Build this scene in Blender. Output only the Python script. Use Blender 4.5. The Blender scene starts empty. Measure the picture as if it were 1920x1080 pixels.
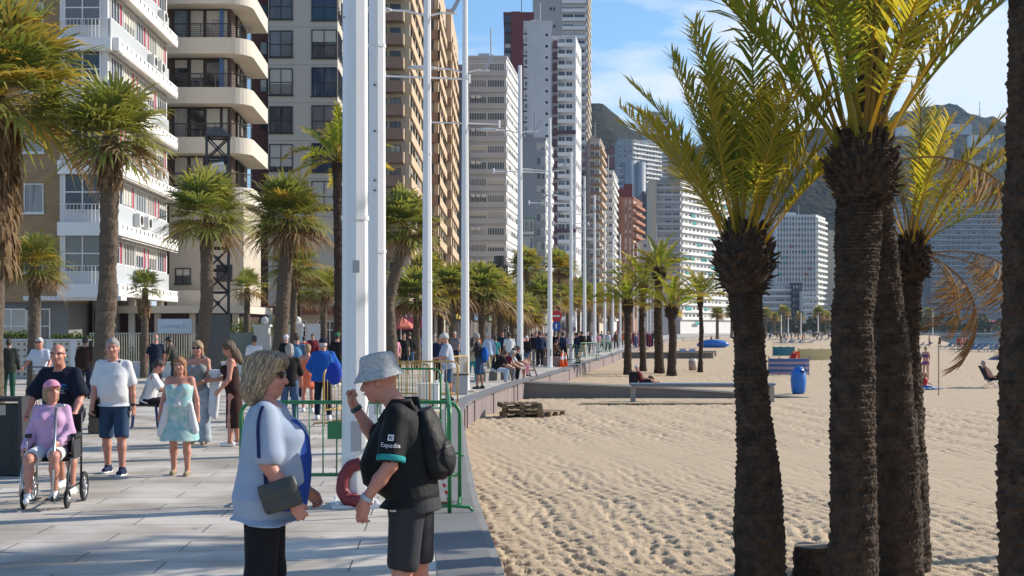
import bpy, math, random
import numpy as np
from mathutils import Vector, Matrix
from mathutils.bvhtree import BVHTree
R_ = math.radians
SC = bpy.context.scene
COL = SC.collection
HZ, CAM, F = 618.0, 1.88, 2400.0          # horizon row, eye height, focal length in photo pixels
SAND = -0.60
# ------------------------------------------------------------------ camera, sky, sun, exposure
cd = bpy.data.cameras.new('camera'); cam = bpy.data.objects.new('camera', cd); COL.objects.link(cam)
cd.sensor_width = 36.0; cd.lens = F / 1920 * 36; cd.shift_y = (HZ - 540) / 1920
cd.clip_start = 0.1; cd.clip_end = 20000
cam.location = (0, 0, CAM); cam.rotation_euler = (R_(90), 0, 0)
SC.camera = cam
SUN_AZ, SUN_EL = 21.0, 28.0               # azimuth measured from +X towards +Y
world = bpy.data.worlds.new('World'); SC.world = world; world.use_nodes = True
wn = world.node_tree.nodes; wl = world.node_tree.links; wn.clear()
w_out = wn.new('ShaderNodeOutputWorld'); w_bg = wn.new('ShaderNodeBackground'); w_bg.inputs[1].default_value = 0.135
sky = wn.new('ShaderNodeTexSky'); sky.sky_type = 'NISHITA'; sky.sun_disc = False
sky.sun_elevation = R_(SUN_EL); sky.sun_rotation = R_(90 - SUN_AZ); sky.air_density = 1.0; sky.dust_density = 0.6; sky.ozone_density = 2.2
tc = wn.new('ShaderNodeTexCoord'); sx = wn.new('ShaderNodeSeparateXYZ'); wl.new(tc.outputs['Generated'], sx.inputs[0])
mp = wn.new('ShaderNodeMapping'); mp.inputs['Scale'].default_value = (5, 5, 17); wl.new(tc.outputs['Generated'], mp.inputs[0])
nz = wn.new('ShaderNodeTexNoise'); nz.inputs['Scale'].default_value = 1.3; nz.inputs['Detail'].default_value = 7; nz.inputs['Roughness'].default_value = 0.55
wl.new(mp.outputs[0], nz.inputs['Vector'])
# cloud bank: thick near the horizon on the sea side, thin to the left and above
def wmath(op, a, b=None, c=None):
    n = wn.new('ShaderNodeMath'); n.operation = op
    for i, v in enumerate((a, b, c)):
        if v is None: continue
        if isinstance(v, (int, float)): n.inputs[i].default_value = v
        else: wl.new(v, n.inputs[i])
    return n.outputs[0]
bank = wmath('MULTIPLY_ADD', sx.outputs['X'], 0.5, 0.15)          # more to the right
bank = wmath('MULTIPLY_ADD', sx.outputs['Z'], -1.3, bank)
cl = wmath('ADD', nz.outputs['Fac'], bank)
rmp = wn.new('ShaderNodeValToRGB'); rmp.color_ramp.elements[0].position = 0.40; rmp.color_ramp.elements[1].position = 0.58
wl.new(cl, rmp.inputs[0])
mixw = wn.new('ShaderNodeMixRGB'); mixw.inputs[2].default_value = (5.3, 5.8, 6.5, 1)
fac = wmath('MULTIPLY', rmp.outputs[0], 0.85); wl.new(fac, mixw.inputs[0])
tint = wn.new('ShaderNodeMixRGB'); tint.blend_type = 'MULTIPLY'; tint.inputs[0].default_value = 1.0; tint.inputs[2].default_value = (0.74, 0.96, 1.12, 1)
wl.new(sky.outputs[0], tint.inputs[1]); wl.new(tint.outputs[0], mixw.inputs[1]); wl.new(mixw.outputs[0], w_bg.inputs[0]); wl.new(w_bg.outputs[0], w_out.inputs[0])
sd = bpy.data.lights.new('sun', 'SUN'); sd.energy = 5.0; sd.angle = R_(0.53); sd.color = (1.0, 0.93, 0.82)
sun = bpy.data.objects.new('sun', sd); COL.objects.link(sun)
sdir = Vector((math.cos(R_(SUN_AZ)) * math.cos(R_(SUN_EL)), math.sin(R_(SUN_AZ)) * math.cos(R_(SUN_EL)), math.sin(R_(SUN_EL))))
sun.rotation_euler = sdir.to_track_quat('Z', 'Y').to_euler(); sun.location = (30, 10, 40)
SC.view_settings.view_transform = 'Standard'; SC.view_settings.look = 'None'; SC.view_settings.exposure = 0.35; SC.view_settings.gamma = 1.0
SC.render.engine = 'CYCLES'
SC.cycles.max_bounces = 6; SC.cycles.diffuse_bounces = 3; SC.cycles.glossy_bounces = 3; SC.cycles.transmission_bounces = 4; SC.cycles.transparent_max_bounces = 4
SC.cycles.caustics_reflective = False; SC.cycles.caustics_refractive = False
# ------------------------------------------------------------------ helpers
def at(x, y, Y): return Vector(((x - 960) * Y / F, Y, CAM - (y - HZ) * Y / F))
def onz(x, y, z=0.0):
    Y = F * (CAM - z) / (y - HZ); return Vector(((x - 960) * Y / F, Y, z))
def onS(x, y): return onz(x, y, SAND)
MATS = {}
def mat(name, col, rough=0.7, noise=None, bump=None, metal=0.0, spec=0.5, trans=0.0, c2=None, coord='Object', stripes=None, attr=None, stretch=(1, 1, 1)):
    """noise=(scale, amount) mottles towards c2 or a darker shade; bump=(scale, strength, distance); trans = share of light let through (leaves)."""
    if name in MATS: return MATS[name]
    m = bpy.data.materials.new(name); m.use_nodes = True; nt = m.node_tree; N = nt.nodes; L = nt.links
    b = N['Principled BSDF']; b.inputs['Roughness'].default_value = rough; b.inputs['Metallic'].default_value = metal
    b.inputs['Specular IOR Level'].default_value = spec; b.inputs['Base Color'].default_value = (*col, 1)
    csock = None
    tcn = N.new('ShaderNodeTexCoord'); mpn = N.new('ShaderNodeMapping'); mpn.inputs['Scale'].default_value = stretch; L.new(tcn.outputs[coord], mpn.inputs[0]); vec = mpn.outputs[0]
    if attr:                                    # colour varies along a leaf: green -> c2
        a = N.new('ShaderNodeAttribute'); a.attribute_name = attr
        mx = N.new('ShaderNodeMixRGB'); mx.inputs[1].default_value = (*col, 1); mx.inputs[2].default_value = (*c2, 1); L.new(a.outputs['Fac'], mx.inputs[0]); csock = mx.outputs[0]
    if noise:
        n = N.new('ShaderNodeTexNoise'); n.inputs['Scale'].default_value = noise[0]; n.inputs['Detail'].default_value = 5; n.inputs['Roughness'].default_value = 0.65; L.new(vec, n.inputs['Vector'])
        r = N.new('ShaderNodeValToRGB'); r.color_ramp.elements[0].position = 0.3; r.color_ramp.elements[1].position = 0.7; L.new(n.outputs['Fac'], r.inputs[0])
        mx = N.new('ShaderNodeMixRGB'); f_ = N.new('ShaderNodeMath'); f_.operation = 'MULTIPLY'; f_.inputs[1].default_value = noise[1]; L.new(r.outputs[0], f_.inputs[0]); L.new(f_.outputs[0], mx.inputs[0])
        if csock: L.new(csock, mx.inputs[1])
        else: mx.inputs[1].default_value = (*col, 1)
        d = c2 if (c2 and not attr) else tuple(c * 0.45 for c in col); mx.inputs[2].default_value = (*d, 1); csock = mx.outputs[0]
    if stripes:                                 # (axis scale vector, other colour, share)
        w = N.new('ShaderNodeTexWave'); w.inputs['Scale'].default_value = stripes[0]; w.bands_direction = stripes[3] if len(stripes) > 3 else 'X'; L.new(vec, w.inputs['Vector'])
        r = N.new('ShaderNodeValToRGB'); r.color_ramp.interpolation = 'CONSTANT'; r.color_ramp.elements[0].position = 0; r.color_ramp.elements[1].position = stripes[2]; L.new(w.outputs['Fac'], r.inputs[0])
        mx = N.new('ShaderNodeMixRGB'); L.new(r.outputs[0], mx.inputs[0]); mx.inputs[2].default_value = (*stripes[1], 1)
        if csock: L.new(csock, mx.inputs[1])
        else: mx.inputs[1].default_value = (*col, 1)
        csock = mx.outputs[0]
    if csock: L.new(csock, b.inputs['Base Color'])
    if bump:
        n = N.new('ShaderNodeTexNoise'); n.inputs['Scale'].default_value = bump[0]; n.inputs['Detail'].default_value = 4; L.new(vec, n.inputs['Vector'])
        bp = N.new('ShaderNodeBump'); bp.inputs['Strength'].default_value = bump[1]; bp.inputs['Distance'].default_value = bump[2]; L.new(n.outputs['Fac'], bp.inputs['Height']); L.new(bp.outputs[0], b.inputs['Normal'])
    if trans:
        t = N.new('ShaderNodeBsdfTranslucent'); t.inputs[0].default_value = (*[min(1, c * 2.0) for c in col], 1)
        if csock:
            g = N.new('ShaderNodeMixRGB'); g.blend_type = 'MULTIPLY'; g.inputs[0].default_value = 1; g.inputs[2].default_value = (2.2, 1.9, 1.0, 1); L.new(csock, g.inputs[1]); L.new(g.outputs[0], t.inputs[0])
        ms = N.new('ShaderNodeMixShader'); ms.inputs[0].default_value = trans
        L.new(b.outputs[0], ms.inputs[1]); L.new(t.outputs[0], ms.inputs[2]); L.new(ms.outputs[0], N['Material Output'].inputs[0])
    MATS[name] = m; return m
class MB:
    def __init__(s): s.v = []; s.f = []; s.m = []
    def add(s, vs, fs, m=0):
        o = len(s.v); s.v += [tuple(p) for p in vs]; s.f += [tuple(i + o for i in q) for q in fs]; s.m += [m] * len(fs); return s
    def box(s, c, d, rz=0.0, m=0, rot=None):
        hx, hy, hz = d[0] / 2, d[1] / 2, d[2] / 2; M = rot if rot else Matrix.Rotation(rz, 3, 'Z'); c = Vector(c)
        vs = [c + M @ Vector((sx * hx, sy * hy, sz * hz)) for sz in (-1, 1) for sx, sy in ((-1, -1), (1, -1), (1, 1), (-1, 1))]
        return s.add(vs, [(3, 2, 1, 0), (4, 5, 6, 7), (0, 1, 5, 4), (1, 2, 6, 5), (2, 3, 7, 6), (3, 0, 4, 7)], m)
    def tube(s, pts, rad, n=8, m=0, cap=True):
        pts = [Vector(p) for p in pts]
        if not isinstance(rad, (list, tuple)): rad = [rad] * len(pts)
        vs = []; up = None
        for i, p in enumerate(pts):
            t = (pts[min(i + 1, len(pts) - 1)] - pts[max(i - 1, 0)]).normalized()
            if up is None: up = Vector((0, 0, 1)) if abs(t.z) < 0.9 else Vector((1, 0, 0))
            a = t.cross(up).normalized(); b = a.cross(t); up = b
            for k in range(n):
                an = 2 * math.pi * k / n; vs.append(p + (a * math.cos(an) + b * math.sin(an)) * rad[i])
        fs = [(i * n + k, i * n + (k + 1) % n, (i + 1) * n + (k + 1) % n, (i + 1) * n + k) for i in range(len(pts) - 1) for k in range(n)]
        if cap: fs += [tuple(range(n))[::-1], tuple((len(pts) - 1) * n + k for k in range(n))]
        return s.add(vs, fs, m)
    def prism(s, poly, z0, z1, m=0):
        n = len(poly); vs = [(p[0], p[1], z0) for p in poly] + [(p[0], p[1], z1) for p in poly]
        return s.add(vs, [tuple(range(n))[::-1], tuple(range(n, 2 * n))] + [(i, (i + 1) % n, n + (i + 1) % n, n + i) for i in range(n)], m)
    def ell(s, c, r, nu=10, nv=7, m=0, rot=None):
        c = Vector(c); M = rot if rot else Matrix.Identity(3); vs = []
        for j in range(nv + 1):
            ph = math.pi * j / nv
            for i in range(nu):
                th = 2 * math.pi * i / nu; vs.append(c + M @ Vector((r[0] * math.sin(ph) * math.cos(th), r[1] * math.sin(ph) * math.sin(th), -r[2] * math.cos(ph))))
        return s.add(vs, [(j * nu + i, j * nu + (i + 1) % nu, (j + 1) * nu + (i + 1) % nu, (j + 1) * nu + i) for j in range(nv) for i in range(nu)], m)
    def mesh(s, name, mats, smooth=False):
        me = bpy.data.meshes.new(name); me.from_pydata(s.v, [], s.f)
        for k in (mats if isinstance(mats, (list, tuple)) else [mats]): me.materials.append(k)
        if any(s.m): me.polygons.foreach_set('material_index', s.m)
        if smooth: me.polygons.foreach_set('use_smooth', [True] * len(s.f))
        me.update(); return me
    def obj(s, name, mats, parent=None, smooth=False, **kw): return link(name, s.mesh(name, mats, smooth), parent, **kw)
def link(name, me, parent=None, label=None, cat=None, group=None, kind=None, loc=None, rz=None):
    o = bpy.data.objects.new(name, me); COL.objects.link(o); o.parent = parent
    if label: o['label'] = label
    if cat: o['category'] = cat
    if group: o['group'] = group
    if kind: o['kind'] = kind
    if loc is not None: o.location = loc
    if rz is not None: o.rotation_euler = (0, 0, rz)
    return o
def thing(name, label, cat, loc=(0, 0, 0), rz=0.0, group=None): return link(name, None, None, label, cat, group, None, loc, rz)
def dup(root, loc=None, rz=None, label=None, group=None):
    def cp(o, par):
        c = o.copy(); COL.objects.link(c); c.parent = par
        for ch in kids.get(o, []): cp(ch, c)
        return c
    kids = {}
    st = [root]
    while st:
        o = st.pop(); kids[o] = list(o.children); st += kids[o]
    r = cp(root, root.parent)
    if loc is not None: r.location = loc
    if rz is not None: r.rotation_euler = (0, 0, rz)
    if label: r['label'] = label
    if group: r['group'] = group
    return r
def npmesh(name, V, Fq, mats, smooth=True, attrs=None, mi=None):
    """V (n,3) float, Fq list of index arrays (m,k)."""
    me = bpy.data.meshes.new(name); faces = []
    for a in Fq: faces += a.tolist()
    me.from_pydata(V.tolist(), [], faces)
    for k in (mats if isinstance(mats, (list, tuple)) else [mats]): me.materials.append(k)
    if mi is not None: me.polygons.foreach_set('material_index', mi)
    if smooth: me.polygons.foreach_set('use_smooth', [True] * len(faces))
    for k, a in (attrs or {}).items():
        at_ = me.attributes.new(k, 'FLOAT', 'POINT'); at_.data.foreach_set('value', np.asarray(a, dtype=np.float32))
    me.update(); return me
def snoise(P, sc, seed=0, oct=3):
    """cheap smooth pseudo noise of points P (n,3): sums of sines, about -1..1"""
    rs = np.random.RandomState(seed); out = np.zeros(P.shape[:-1]); amp = 1.0; tot = 0
    for o in range(oct):
        for _ in range(3):
            d = rs.normal(size=3); d *= sc * (2 ** o) / np.linalg.norm(d) * rs.uniform(0.7, 1.3)
            out += amp * np.sin(P @ d + rs.uniform(0, 6.28)); tot += amp * 0.6
        amp *= 0.55
    return out / tot
# ------------------------------------------------------------------ materials
M_ = dict(
 white=mat('white_paint', (0.78, 0.78, 0.77), 0.45, noise=(3, 0.12)),
 pole=mat('pole_paint', (0.80, 0.80, 0.80), 0.38, noise=(2.6, 0.26), c2=(.58, .56, .53), stretch=(7, 7, 0.35), bump=(6, .12, .01)),
 green=mat('green_enamel', (0.03, 0.22, 0.07), 0.4, noise=(9, 0.5), c2=(0.02, 0.12, 0.05)),
 yellow=mat('yellow_enamel', (0.55, 0.33, 0.06), 0.45, noise=(9, 0.6), c2=(0.30, 0.17, 0.06)),
 black=mat('black_paint', (0.012, 0.012, 0.014), 0.5),
 dark=mat('dark_steel', (0.035, 0.035, 0.04), 0.5, noise=(5, 0.5)),
 steel=mat('brushed_steel', (0.55, 0.55, 0.56), 0.35, metal=0.9, noise=(12, 0.3)),
 grey=mat('grey_stone', (0.24, 0.24, 0.25), 0.8, noise=(6, 0.4), bump=(40, 0.3, 0.01)),
 conc=mat('concrete', (0.30, 0.28, 0.26), 0.85, noise=(1.2, 0.45), bump=(30, 0.3, 0.01)),
 timber=mat('weathered_timber', (0.24, 0.17, 0.10), 0.85, noise=(3, 0.7), stretch=(0.6, 8, 8), bump=(20, 0.5, 0.01)),
 rubber=mat('rubber', (0.015, 0.015, 0.016), 0.7),
 redhose=mat('red_hose', (0.23, 0.025, 0.035), 0.55, noise=(14, 0.5)),
 orange=mat('orange_plastic', (0.75, 0.11, 0.02), 0.45),
 bluep=mat('blue_plastic', (0.015, 0.16, 0.55), 0.4, noise=(4, 0.3)),
 wpanel=mat('wall_panel', (0.25, 0.195, 0.19), 0.85, noise=(1.5, 0.55), bump=(18, 0.4, 0.02), stretch=(3, 3, 0.6)),
)
# ------------------------------------------------------------------ ground, promenade, sand, sea, hills
EDGE = [(-30, 1.9), (0, 0.5), (5, 0.13), (9.77, -0.14), (14.0, -0.47), (19, -0.74), (24.8, -1.02), (29, -1.22), (32.5, -1.24), (35.5, -0.98), (39.2, -0.52), (46.5, 0.39), (53, 1.48), (71.6, 3.97), (98, 7.9), (112.8, 9.8), (150, 15.0), (220, 25.5), (320, 44), (420, 72), (500, 108), (560, 170), (600, 260), (620, 420)]
EY = np.array([e[0] for e in EDGE]); EX = np.array([e[1] for e in EDGE])
def edge_x(Y): return float(np.interp(Y, EY, EX))
def fine_edge():
    Ys = np.concatenate([np.arange(-30, 60, 1.0), np.arange(60, 160, 3), np.arange(160, 621, 10)])
    xs = np.interp(Ys, EY, EX); k = np.ones(3) / 3
    for _ in range(2): xs[1:-1] = np.convolve(xs, k, 'valid')
    return [(float(x), float(y)) for x, y in zip(xs, Ys)]
FE = fine_edge()
def offs(pts, d):
    out = []
    for i, p in enumerate(pts):
        a = Vector(pts[max(i - 1, 0)]); b = Vector(pts[min(i + 1, len(pts) - 1)]); t = (b - a).normalized(); out.append((p[0] + t.y * d, p[1] - t.x * d))
    return out
def strip(left, right, z, zr=None):
    n = len(left); vs = [(p[0], p[1], z) for p in left] + [(p[0], p[1], z if zr is None else zr) for p in right]
    return MB().add(vs, [(i, n + i, n + i + 1, i + 1) for i in range(n - 1)])
def tile_mat():
    m = bpy.data.materials.new('promenade_slabs'); m.use_nodes = True; N = m.node_tree.nodes; L = m.node_tree.links; b = N['Principled BSDF']
    t = N.new('ShaderNodeTexCoord'); mp = N.new('ShaderNodeMapping'); mp.inputs['Rotation'].default_value = (0, 0, R_(-3)); L.new(t.outputs['Object'], mp.inputs[0])
    br = N.new('ShaderNodeTexBrick'); br.inputs['Scale'].default_value = 1; br.inputs['Brick Width'].default_value = 1.5; br.inputs['Row Height'].default_value = 0.5; br.inputs['Mortar Size'].default_value = 0.007; br.inputs['Mortar Smooth'].default_value = 0.3
    br.inputs['Color1'].default_value = (0.74, 0.665, 0.575, 1); br.inputs['Color2'].default_value = (0.64, 0.575, 0.495, 1); br.inputs['Mortar'].default_value = (0.10, 0.085, 0.075, 1); br.inputs['Bias'].default_value = -0.2
    L.new(mp.outputs[0], br.inputs['Vector'])
    n = N.new('ShaderNodeTexNoise'); n.inputs['Scale'].default_value = 0.9; n.inputs['Detail'].default_value = 6; L.new(t.outputs['Object'], n.inputs['Vector'])
    r = N.new('ShaderNodeValToRGB'); r.color_ramp.elements[0].position = 0.35; r.color_ramp.elements[0].color = (0.56, 0.53, 0.49, 1); r.color_ramp.elements[1].position = 0.62; r.color_ramp.elements[1].color = (1, 1, 1, 1); L.new(n.outputs['Fac'], r.inputs[0])
    mx = N.new('ShaderNodeMixRGB'); mx.blend_type = 'MULTIPLY'; mx.inputs[0].default_value = 1; L.new(br.outputs['Color'], mx.inputs[1]); L.new(r.outputs[0], mx.inputs[2])
    n2 = N.new('ShaderNodeTexNoise'); n2.inputs['Scale'].default_value = 60; L.new(t.outputs['Object'], n2.inputs['Vector'])
    m2 = N.new('ShaderNodeMixRGB'); m2.blend_type = 'MULTIPLY'; m2.inputs[0].default_value = 0.22; L.new(mx.outputs[0], m2.inputs[1]); L.new(n2.outputs['Fac'], m2.inputs[2])
    v = N.new('ShaderNodeTexVoronoi'); v.inputs['Scale'].default_value = 1.7; L.new(t.outputs['Object'], v.inputs['Vector']); vr = N.new('ShaderNodeValToRGB'); vr.color_ramp.elements[0].position = 0.045; vr.color_ramp.elements[0].color = (.35, .33, .31, 1); vr.color_ramp.elements[1].position = 0.07; vr.color_ramp.elements[1].color = (1, 1, 1, 1); L.new(v.outputs['Distance'], vr.inputs[0])
    m3 = N.new('ShaderNodeMixRGB'); m3.blend_type = 'MULTIPLY'; m3.inputs[0].default_value = 0.8; L.new(m2.outputs[0], m3.inputs[1]); L.new(vr.outputs[0], m3.inputs[2])
    L.new(m3.outputs[0], b.inputs['Base Color']); b.inputs['Roughness'].default_value = 0.6
    bp = N.new('ShaderNodeBump'); bp.inputs['Strength'].default_value = 0.25; bp.inputs['Distance'].default_value = 0.01; L.new(n2.outputs['Fac'], bp.inputs['Height']); L.new(bp.outputs[0], b.inputs['Normal'])
    return m
left = [(-400.0, p[1]) for p in FE]
inner = offs(FE, -0.42)
strip(left, inner, 0.0).obj('promenade', tile_mat(), kind='structure')
strip(inner, offs(FE, 0.03), 0.004).obj('promenade_kerb', mat('kerb_stone', (0.215, 0.205, 0.20), 0.75, noise=(1.6, 0.4), bump=(60, 0.3, 0.006)), kind='structure')
# sea wall under the promenade edge
wall = thing('promenade_wall', 'low brown panelled retaining wall along the promenade edge above the sand', 'wall', (0, 0, 0))
n = len(FE); vs = [(p[0], p[1], 0.0) for p in FE] + [(p[0], p[1], -1.2) for p in FE]
MB().add(vs, [(i, n + i, n + i + 1, i + 1) for i in range(n - 1)]).obj('wall_core', M_['conc'], wall)
b = MB(); acc = 0.0; ol = offs(FE, 0.035)
for i in range(n - 1):
    p, q = Vector((*FE[i], 0)), Vector((*FE[i + 1], 0)); L_ = (q - p).length
    if p.y > 230 or p.y < -5: continue
    k = 1; t = (q - p).normalized(); nrm = Vector((t.y, -t.x, 0)); rz = math.atan2(t.y, t.x)
    c = (p + q) / 2 + nrm * 0.02
    b.box((c.x, c.y, -0.53), (L_ - 0.03, 0.05, 0.9), rz)
    if random.random() < 0.2: b.box((c.x + nrm.x * .03, c.y + nrm.y * .03, -0.5), (0.10, 0.05, 0.94), rz)
b.obj('wall_panels', M_['wpanel'], wall)
cop = strip(offs(FE, 0.03), offs(FE, 0.10), -0.004); cop.obj('coping', M_['conc'], wall)
# ---- sand
SHY = [-60, 195, 207, 330, 600, 720, 800]; SHX = [95, 92, 68, 106, 196, 270, 900]
def shore_x(Y): return float(np.interp(Y, SHY, SHX))
def sand_mesh():
    yy = np.concatenate([np.linspace(1290, 1090, 60), np.arange(1089, 760, -0.8), np.arange(760, 643.5, -0.9)]); Ys = F * (CAM - SAND) / (yy - HZ); Ys = np.concatenate([[-40, -10, 0, 4], Ys, np.linspace(245, 700, 30)])
    nc = 330; P = np.zeros((len(Ys), nc + 2, 3))
    for j, Y in enumerate(Ys):
        x0 = edge_x(Y) - 1.2; sh = shore_x(Y); x1 = min(0.43 * max(Y, 5) + 3, sh - 1)
        P[j, :nc, 0] = np.linspace(x0, x1, nc); P[j, nc, 0] = sh; P[j, nc + 1, 0] = sh + 14; P[j, :, 1] = Y; P[j, nc, 2] = -0.12; P[j, nc + 1, 2] = -0.8
    Q = P.reshape(-1, 3).copy(); Q2 = Q.copy(); Q2[:, 2] = 0; Q2[:, 1] *= 0.75
    amp = np.clip(1.25 - Q[:, 1] / 200, 0.25, 1)
    base = snoise(Q2, 1.2, 1, 2) * 0.012
    w = Q2 + np.stack([snoise(Q2, 2.2, 5, 2), snoise(Q2, 2.2, 6, 2), Q2[:, 2] * 0], 1) * 0.22
    f1 = snoise(w, 33, 2, 3); f2 = snoise(w * np.array([1, 1.5, 1]), 52, 3, 2)
    foot = -np.clip(f1 - 0.15, 0, 1) * 0.078 + np.clip(-f1 - 0.3, 0, 1) * 0.024 + f2 * 0.013
    patch = np.clip(0.7 + 0.75 * snoise(Q2, 0.35, 9, 2), 0.22, 1.25)
    Q[:, 2] += SAND + (base + foot * patch) * amp
    g = np.arange(len(Ys) * (nc + 2)).reshape(len(Ys), nc + 2)
    fq = np.stack([g[:-1, :-1], g[:-1, 1:], g[1:, 1:], g[1:, :-1]], -1).reshape(-1, 4)
    m = mat('sand', (0.53, 0.405, 0.27), 0.95, noise=(1.6, 0.45), c2=(0.40, 0.30, 0.20), bump=(26, 0.5, 0.02), spec=0.2)
    return npmesh('sand', Q, [fq], m)
link('sand', sand_mesh(), kind='structure')
# ---- sea, land under the town
sea_m = mat('sea_water', (0.02, 0.075, 0.11), 0.12, bump=(0.9, 0.5, 0.25), stretch=(0.5, 1.4, 1))
MB().add([(60, -200, -0.95), (4000, -200, -0.95), (4000, 4990, -0.95), (60, 4990, -0.95)], [(0, 1, 2, 3)]).obj('sea', sea_m, kind='structure')
gm = mat('ground', (0.20, 0.17, 0.13), 0.95, noise=(0.02, 0.5))
MB().add([(-4000, -300, -1.4), (4000, -300, -1.4), (4000, 5000, -1.4), (-4000, 5000, -1.4)], [(0, 1, 2, 3)]).obj('ground', gm, kind='structure')
pl = [(-400, 622), (430, 622), (190, 690), (245, 760), (420, 790), (900, 815), (3000, 900), (3000, 5000), (-400, 5000)]
MB().prism(pl, -1.3, -0.25).obj('far_land', mat('far_land_sand', (0.42, 0.34, 0.24), 0.95, noise=(0.03, 0.4)), kind='structure')
# ---- hills
def hill(name, ridge, Y0, Y1, col, c2, seed, nx=260, ny=60, rough=0.06):
    """ridge: (photo x, photo y) of the skyline, standing at depth Y1"""
    rx = [r[0] for r in ridge]; ry = [r[1] for r in ridge]
    xs = np.linspace(rx[0], rx[-1], nx); top = CAM - (np.interp(xs, rx, ry) - HZ) * Y1 / F
    P = np.zeros((ny + 8, nx, 3))
    for j in range(ny + 8):
        t = j / (ny - 1); Y = Y0 + (Y1 - Y0) * t; P[j, :, 0] = (xs - 960) * Y1 / F; P[j, :, 1] = Y
        prof = t ** 0.85 if t <= 1 else max(0, 1 - (t - 1) * 4); P[j, :, 2] = top * prof
    Q = P.reshape(-1, 3); a = (Q[:, 2] / max(top)).clip(0, 1)
    Q2 = Q.copy(); Q2[:, 2] = 0
    Q[:, 2] += (snoise(Q2, 0.018, seed, 3) * 14 * a + np.abs(snoise(Q2, 0.09, seed + 1, 3)) * 9 * np.minimum(a * 4, 1)) * rough / 0.06
    g = np.arange((ny + 8) * nx).reshape(ny + 8, nx)
    fq = np.stack([g[:-1, :-1], g[:-1, 1:], g[1:, 1:], g[1:, :-1]], -1).reshape(-1, 4)
    m = mat(name + '_scrub', col, 0.95, noise=(0.045, 0.85), c2=c2, bump=(0.12, 1.0, 6.0), spec=0.1)
    link(name, npmesh(name, Q, [fq], m), kind='structure')
hill('hill_slope', [(700, 250), (1000, 205), (1107, 199), (1125, 202), (1150, 224), (1180, 244), (1250, 262), (1330, 275), (1450, 272), (1560, 262), (1700, 290), (1900, 340), (2300, 380)], 900, 1500, (0.03, 0.029, 0.017), (0.006, 0.011, 0.006), 3)
hill('wooded_hill', [(1250, 330), (1400, 300), (1560, 262), (1660, 240), (1690, 222), (1725, 211), (1750, 207), (1790, 212), (1815, 232), (1850, 240), (2000, 258), (2300, 300)], 1500, 2200, (0.012, 0.022, 0.010), (0.004, 0.009, 0.004), 11, rough=0.07)
# ---- ramp, boardwalk, long bench, pallets
r = thing('concrete_ramp', 'long grey concrete ramp sloping from the promenade down onto the sand', 'ramp')
prof = [(0.42, 0.0), (4.34, -0.17), (5.77, -0.235), (7.75, -0.36), (10.8, -0.58)]
b = MB(); vs = []
for Y in (46.5, 48.9):
    vs += [(x, Y, z - 0.05) for x, z in prof] + [(x, Y, -0.95) for x, z in prof]
k = 5
b.add(vs, [tuple([5 + i for i in range(5)] + [4 - i for i in range(5)])] + [(10 + i, 15 + i, 16 + i, 11 + i) for i in range(4)] + [(i, i + 1, 11 + i, 10 + i) for i in range(4)] + [(4, 9, 19, 14)])
b.obj('ramp_body', mat('ramp_concrete', (0.21, 0.185, 0.165), 0.9, noise=(0.8, 0.4), bump=(14, 0.3, 0.02)), r)
b = MB(); vs = []
for Y, z2 in ((46.44, 0), (46.75, 0), (46.44, -0.06), (46.75, -0.06)): vs += [(x, Y, z + z2 + 0.004) for x, z in prof]
b.add(vs, [(i, i + 1, 6 + i, 5 + i) for i in range(4)] + [(10 + i, 11 + i, 1 + i, i) for i in range(4)] + [(5 + i, 6 + i, 16 + i, 15 + i) for i in range(4)])
b.obj('ramp_kerb', mat('ramp_kerb_stone', (0.42, 0.37, 0.31), 0.85, noise=(2, 0.3)), r)
r = thing('concrete_ramp', 'smaller grey ramp behind the beach palms with a flat far end', 'ramp')
MB().prism([(9.0, 110), (17.3, 110), (17.3, 112), (9.2, 112)], -0.9, -0.12).obj('ramp_body', MATS['ramp_concrete'], r)
MB().box((13.3, 109.98, -0.085), (8.3, 0.3, 0.07)).obj('ramp_kerb', MATS['ramp_kerb_stone'], r)
bw = thing('boardwalk', 'narrow pale wooden boardwalk lying on the sand in front of the ramp', 'boardwalk', onS(1240, 757.5))
b = MB()
for i in range(34): b.box((-2.6 + i * 0.155, random.uniform(-.02, .02), 0.03), (0.14, 0.55, 0.035), random.uniform(-.02, .02))
b.obj('planks', mat('pale_planks', (0.50, 0.40, 0.24), 0.85, noise=(4, 0.5)), bw)
b = MB(); b.box((0, .2, 0.0), (5.2, .07, .04)); b.box((0, -.2, 0), (5.2, .07, .04)); b.obj('runners', M_['timber'], bw)
bn = thing('long_bench', 'very long low beach bench with a blue grey top beside the ramp', 'bench', (6.55, 44.1, SAND))
MB().box((0, 0, 0.60), (4.95, 0.55, 0.07)).obj('bench_top', mat('bench_blue', (0.16, 0.22, 0.30), 0.5, noise=(2, 0.4), stretch=(.3, 4, 4)), bn)
MB().box((0, 0, 0.53), (4.85, 0.45, 0.062)).obj('apron', mat('bench_apron', (0.36, 0.31, 0.26), 0.7, noise=(3, .3)), bn)
for x in (-2.38, 2.38): MB().box((x, 0, 0.235), (0.14, 0.4, 0.52)).obj('leg', MATS['bench_apron'], bn)
bn2 = dup(bn, onS(1304, 668), 0, 'second long low bench farther off beyond the beach palms'); bn2.scale = (0.78, 1, 0.8)
for k in (bn, bn2): k['group'] = 'long benches on the beach'
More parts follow.
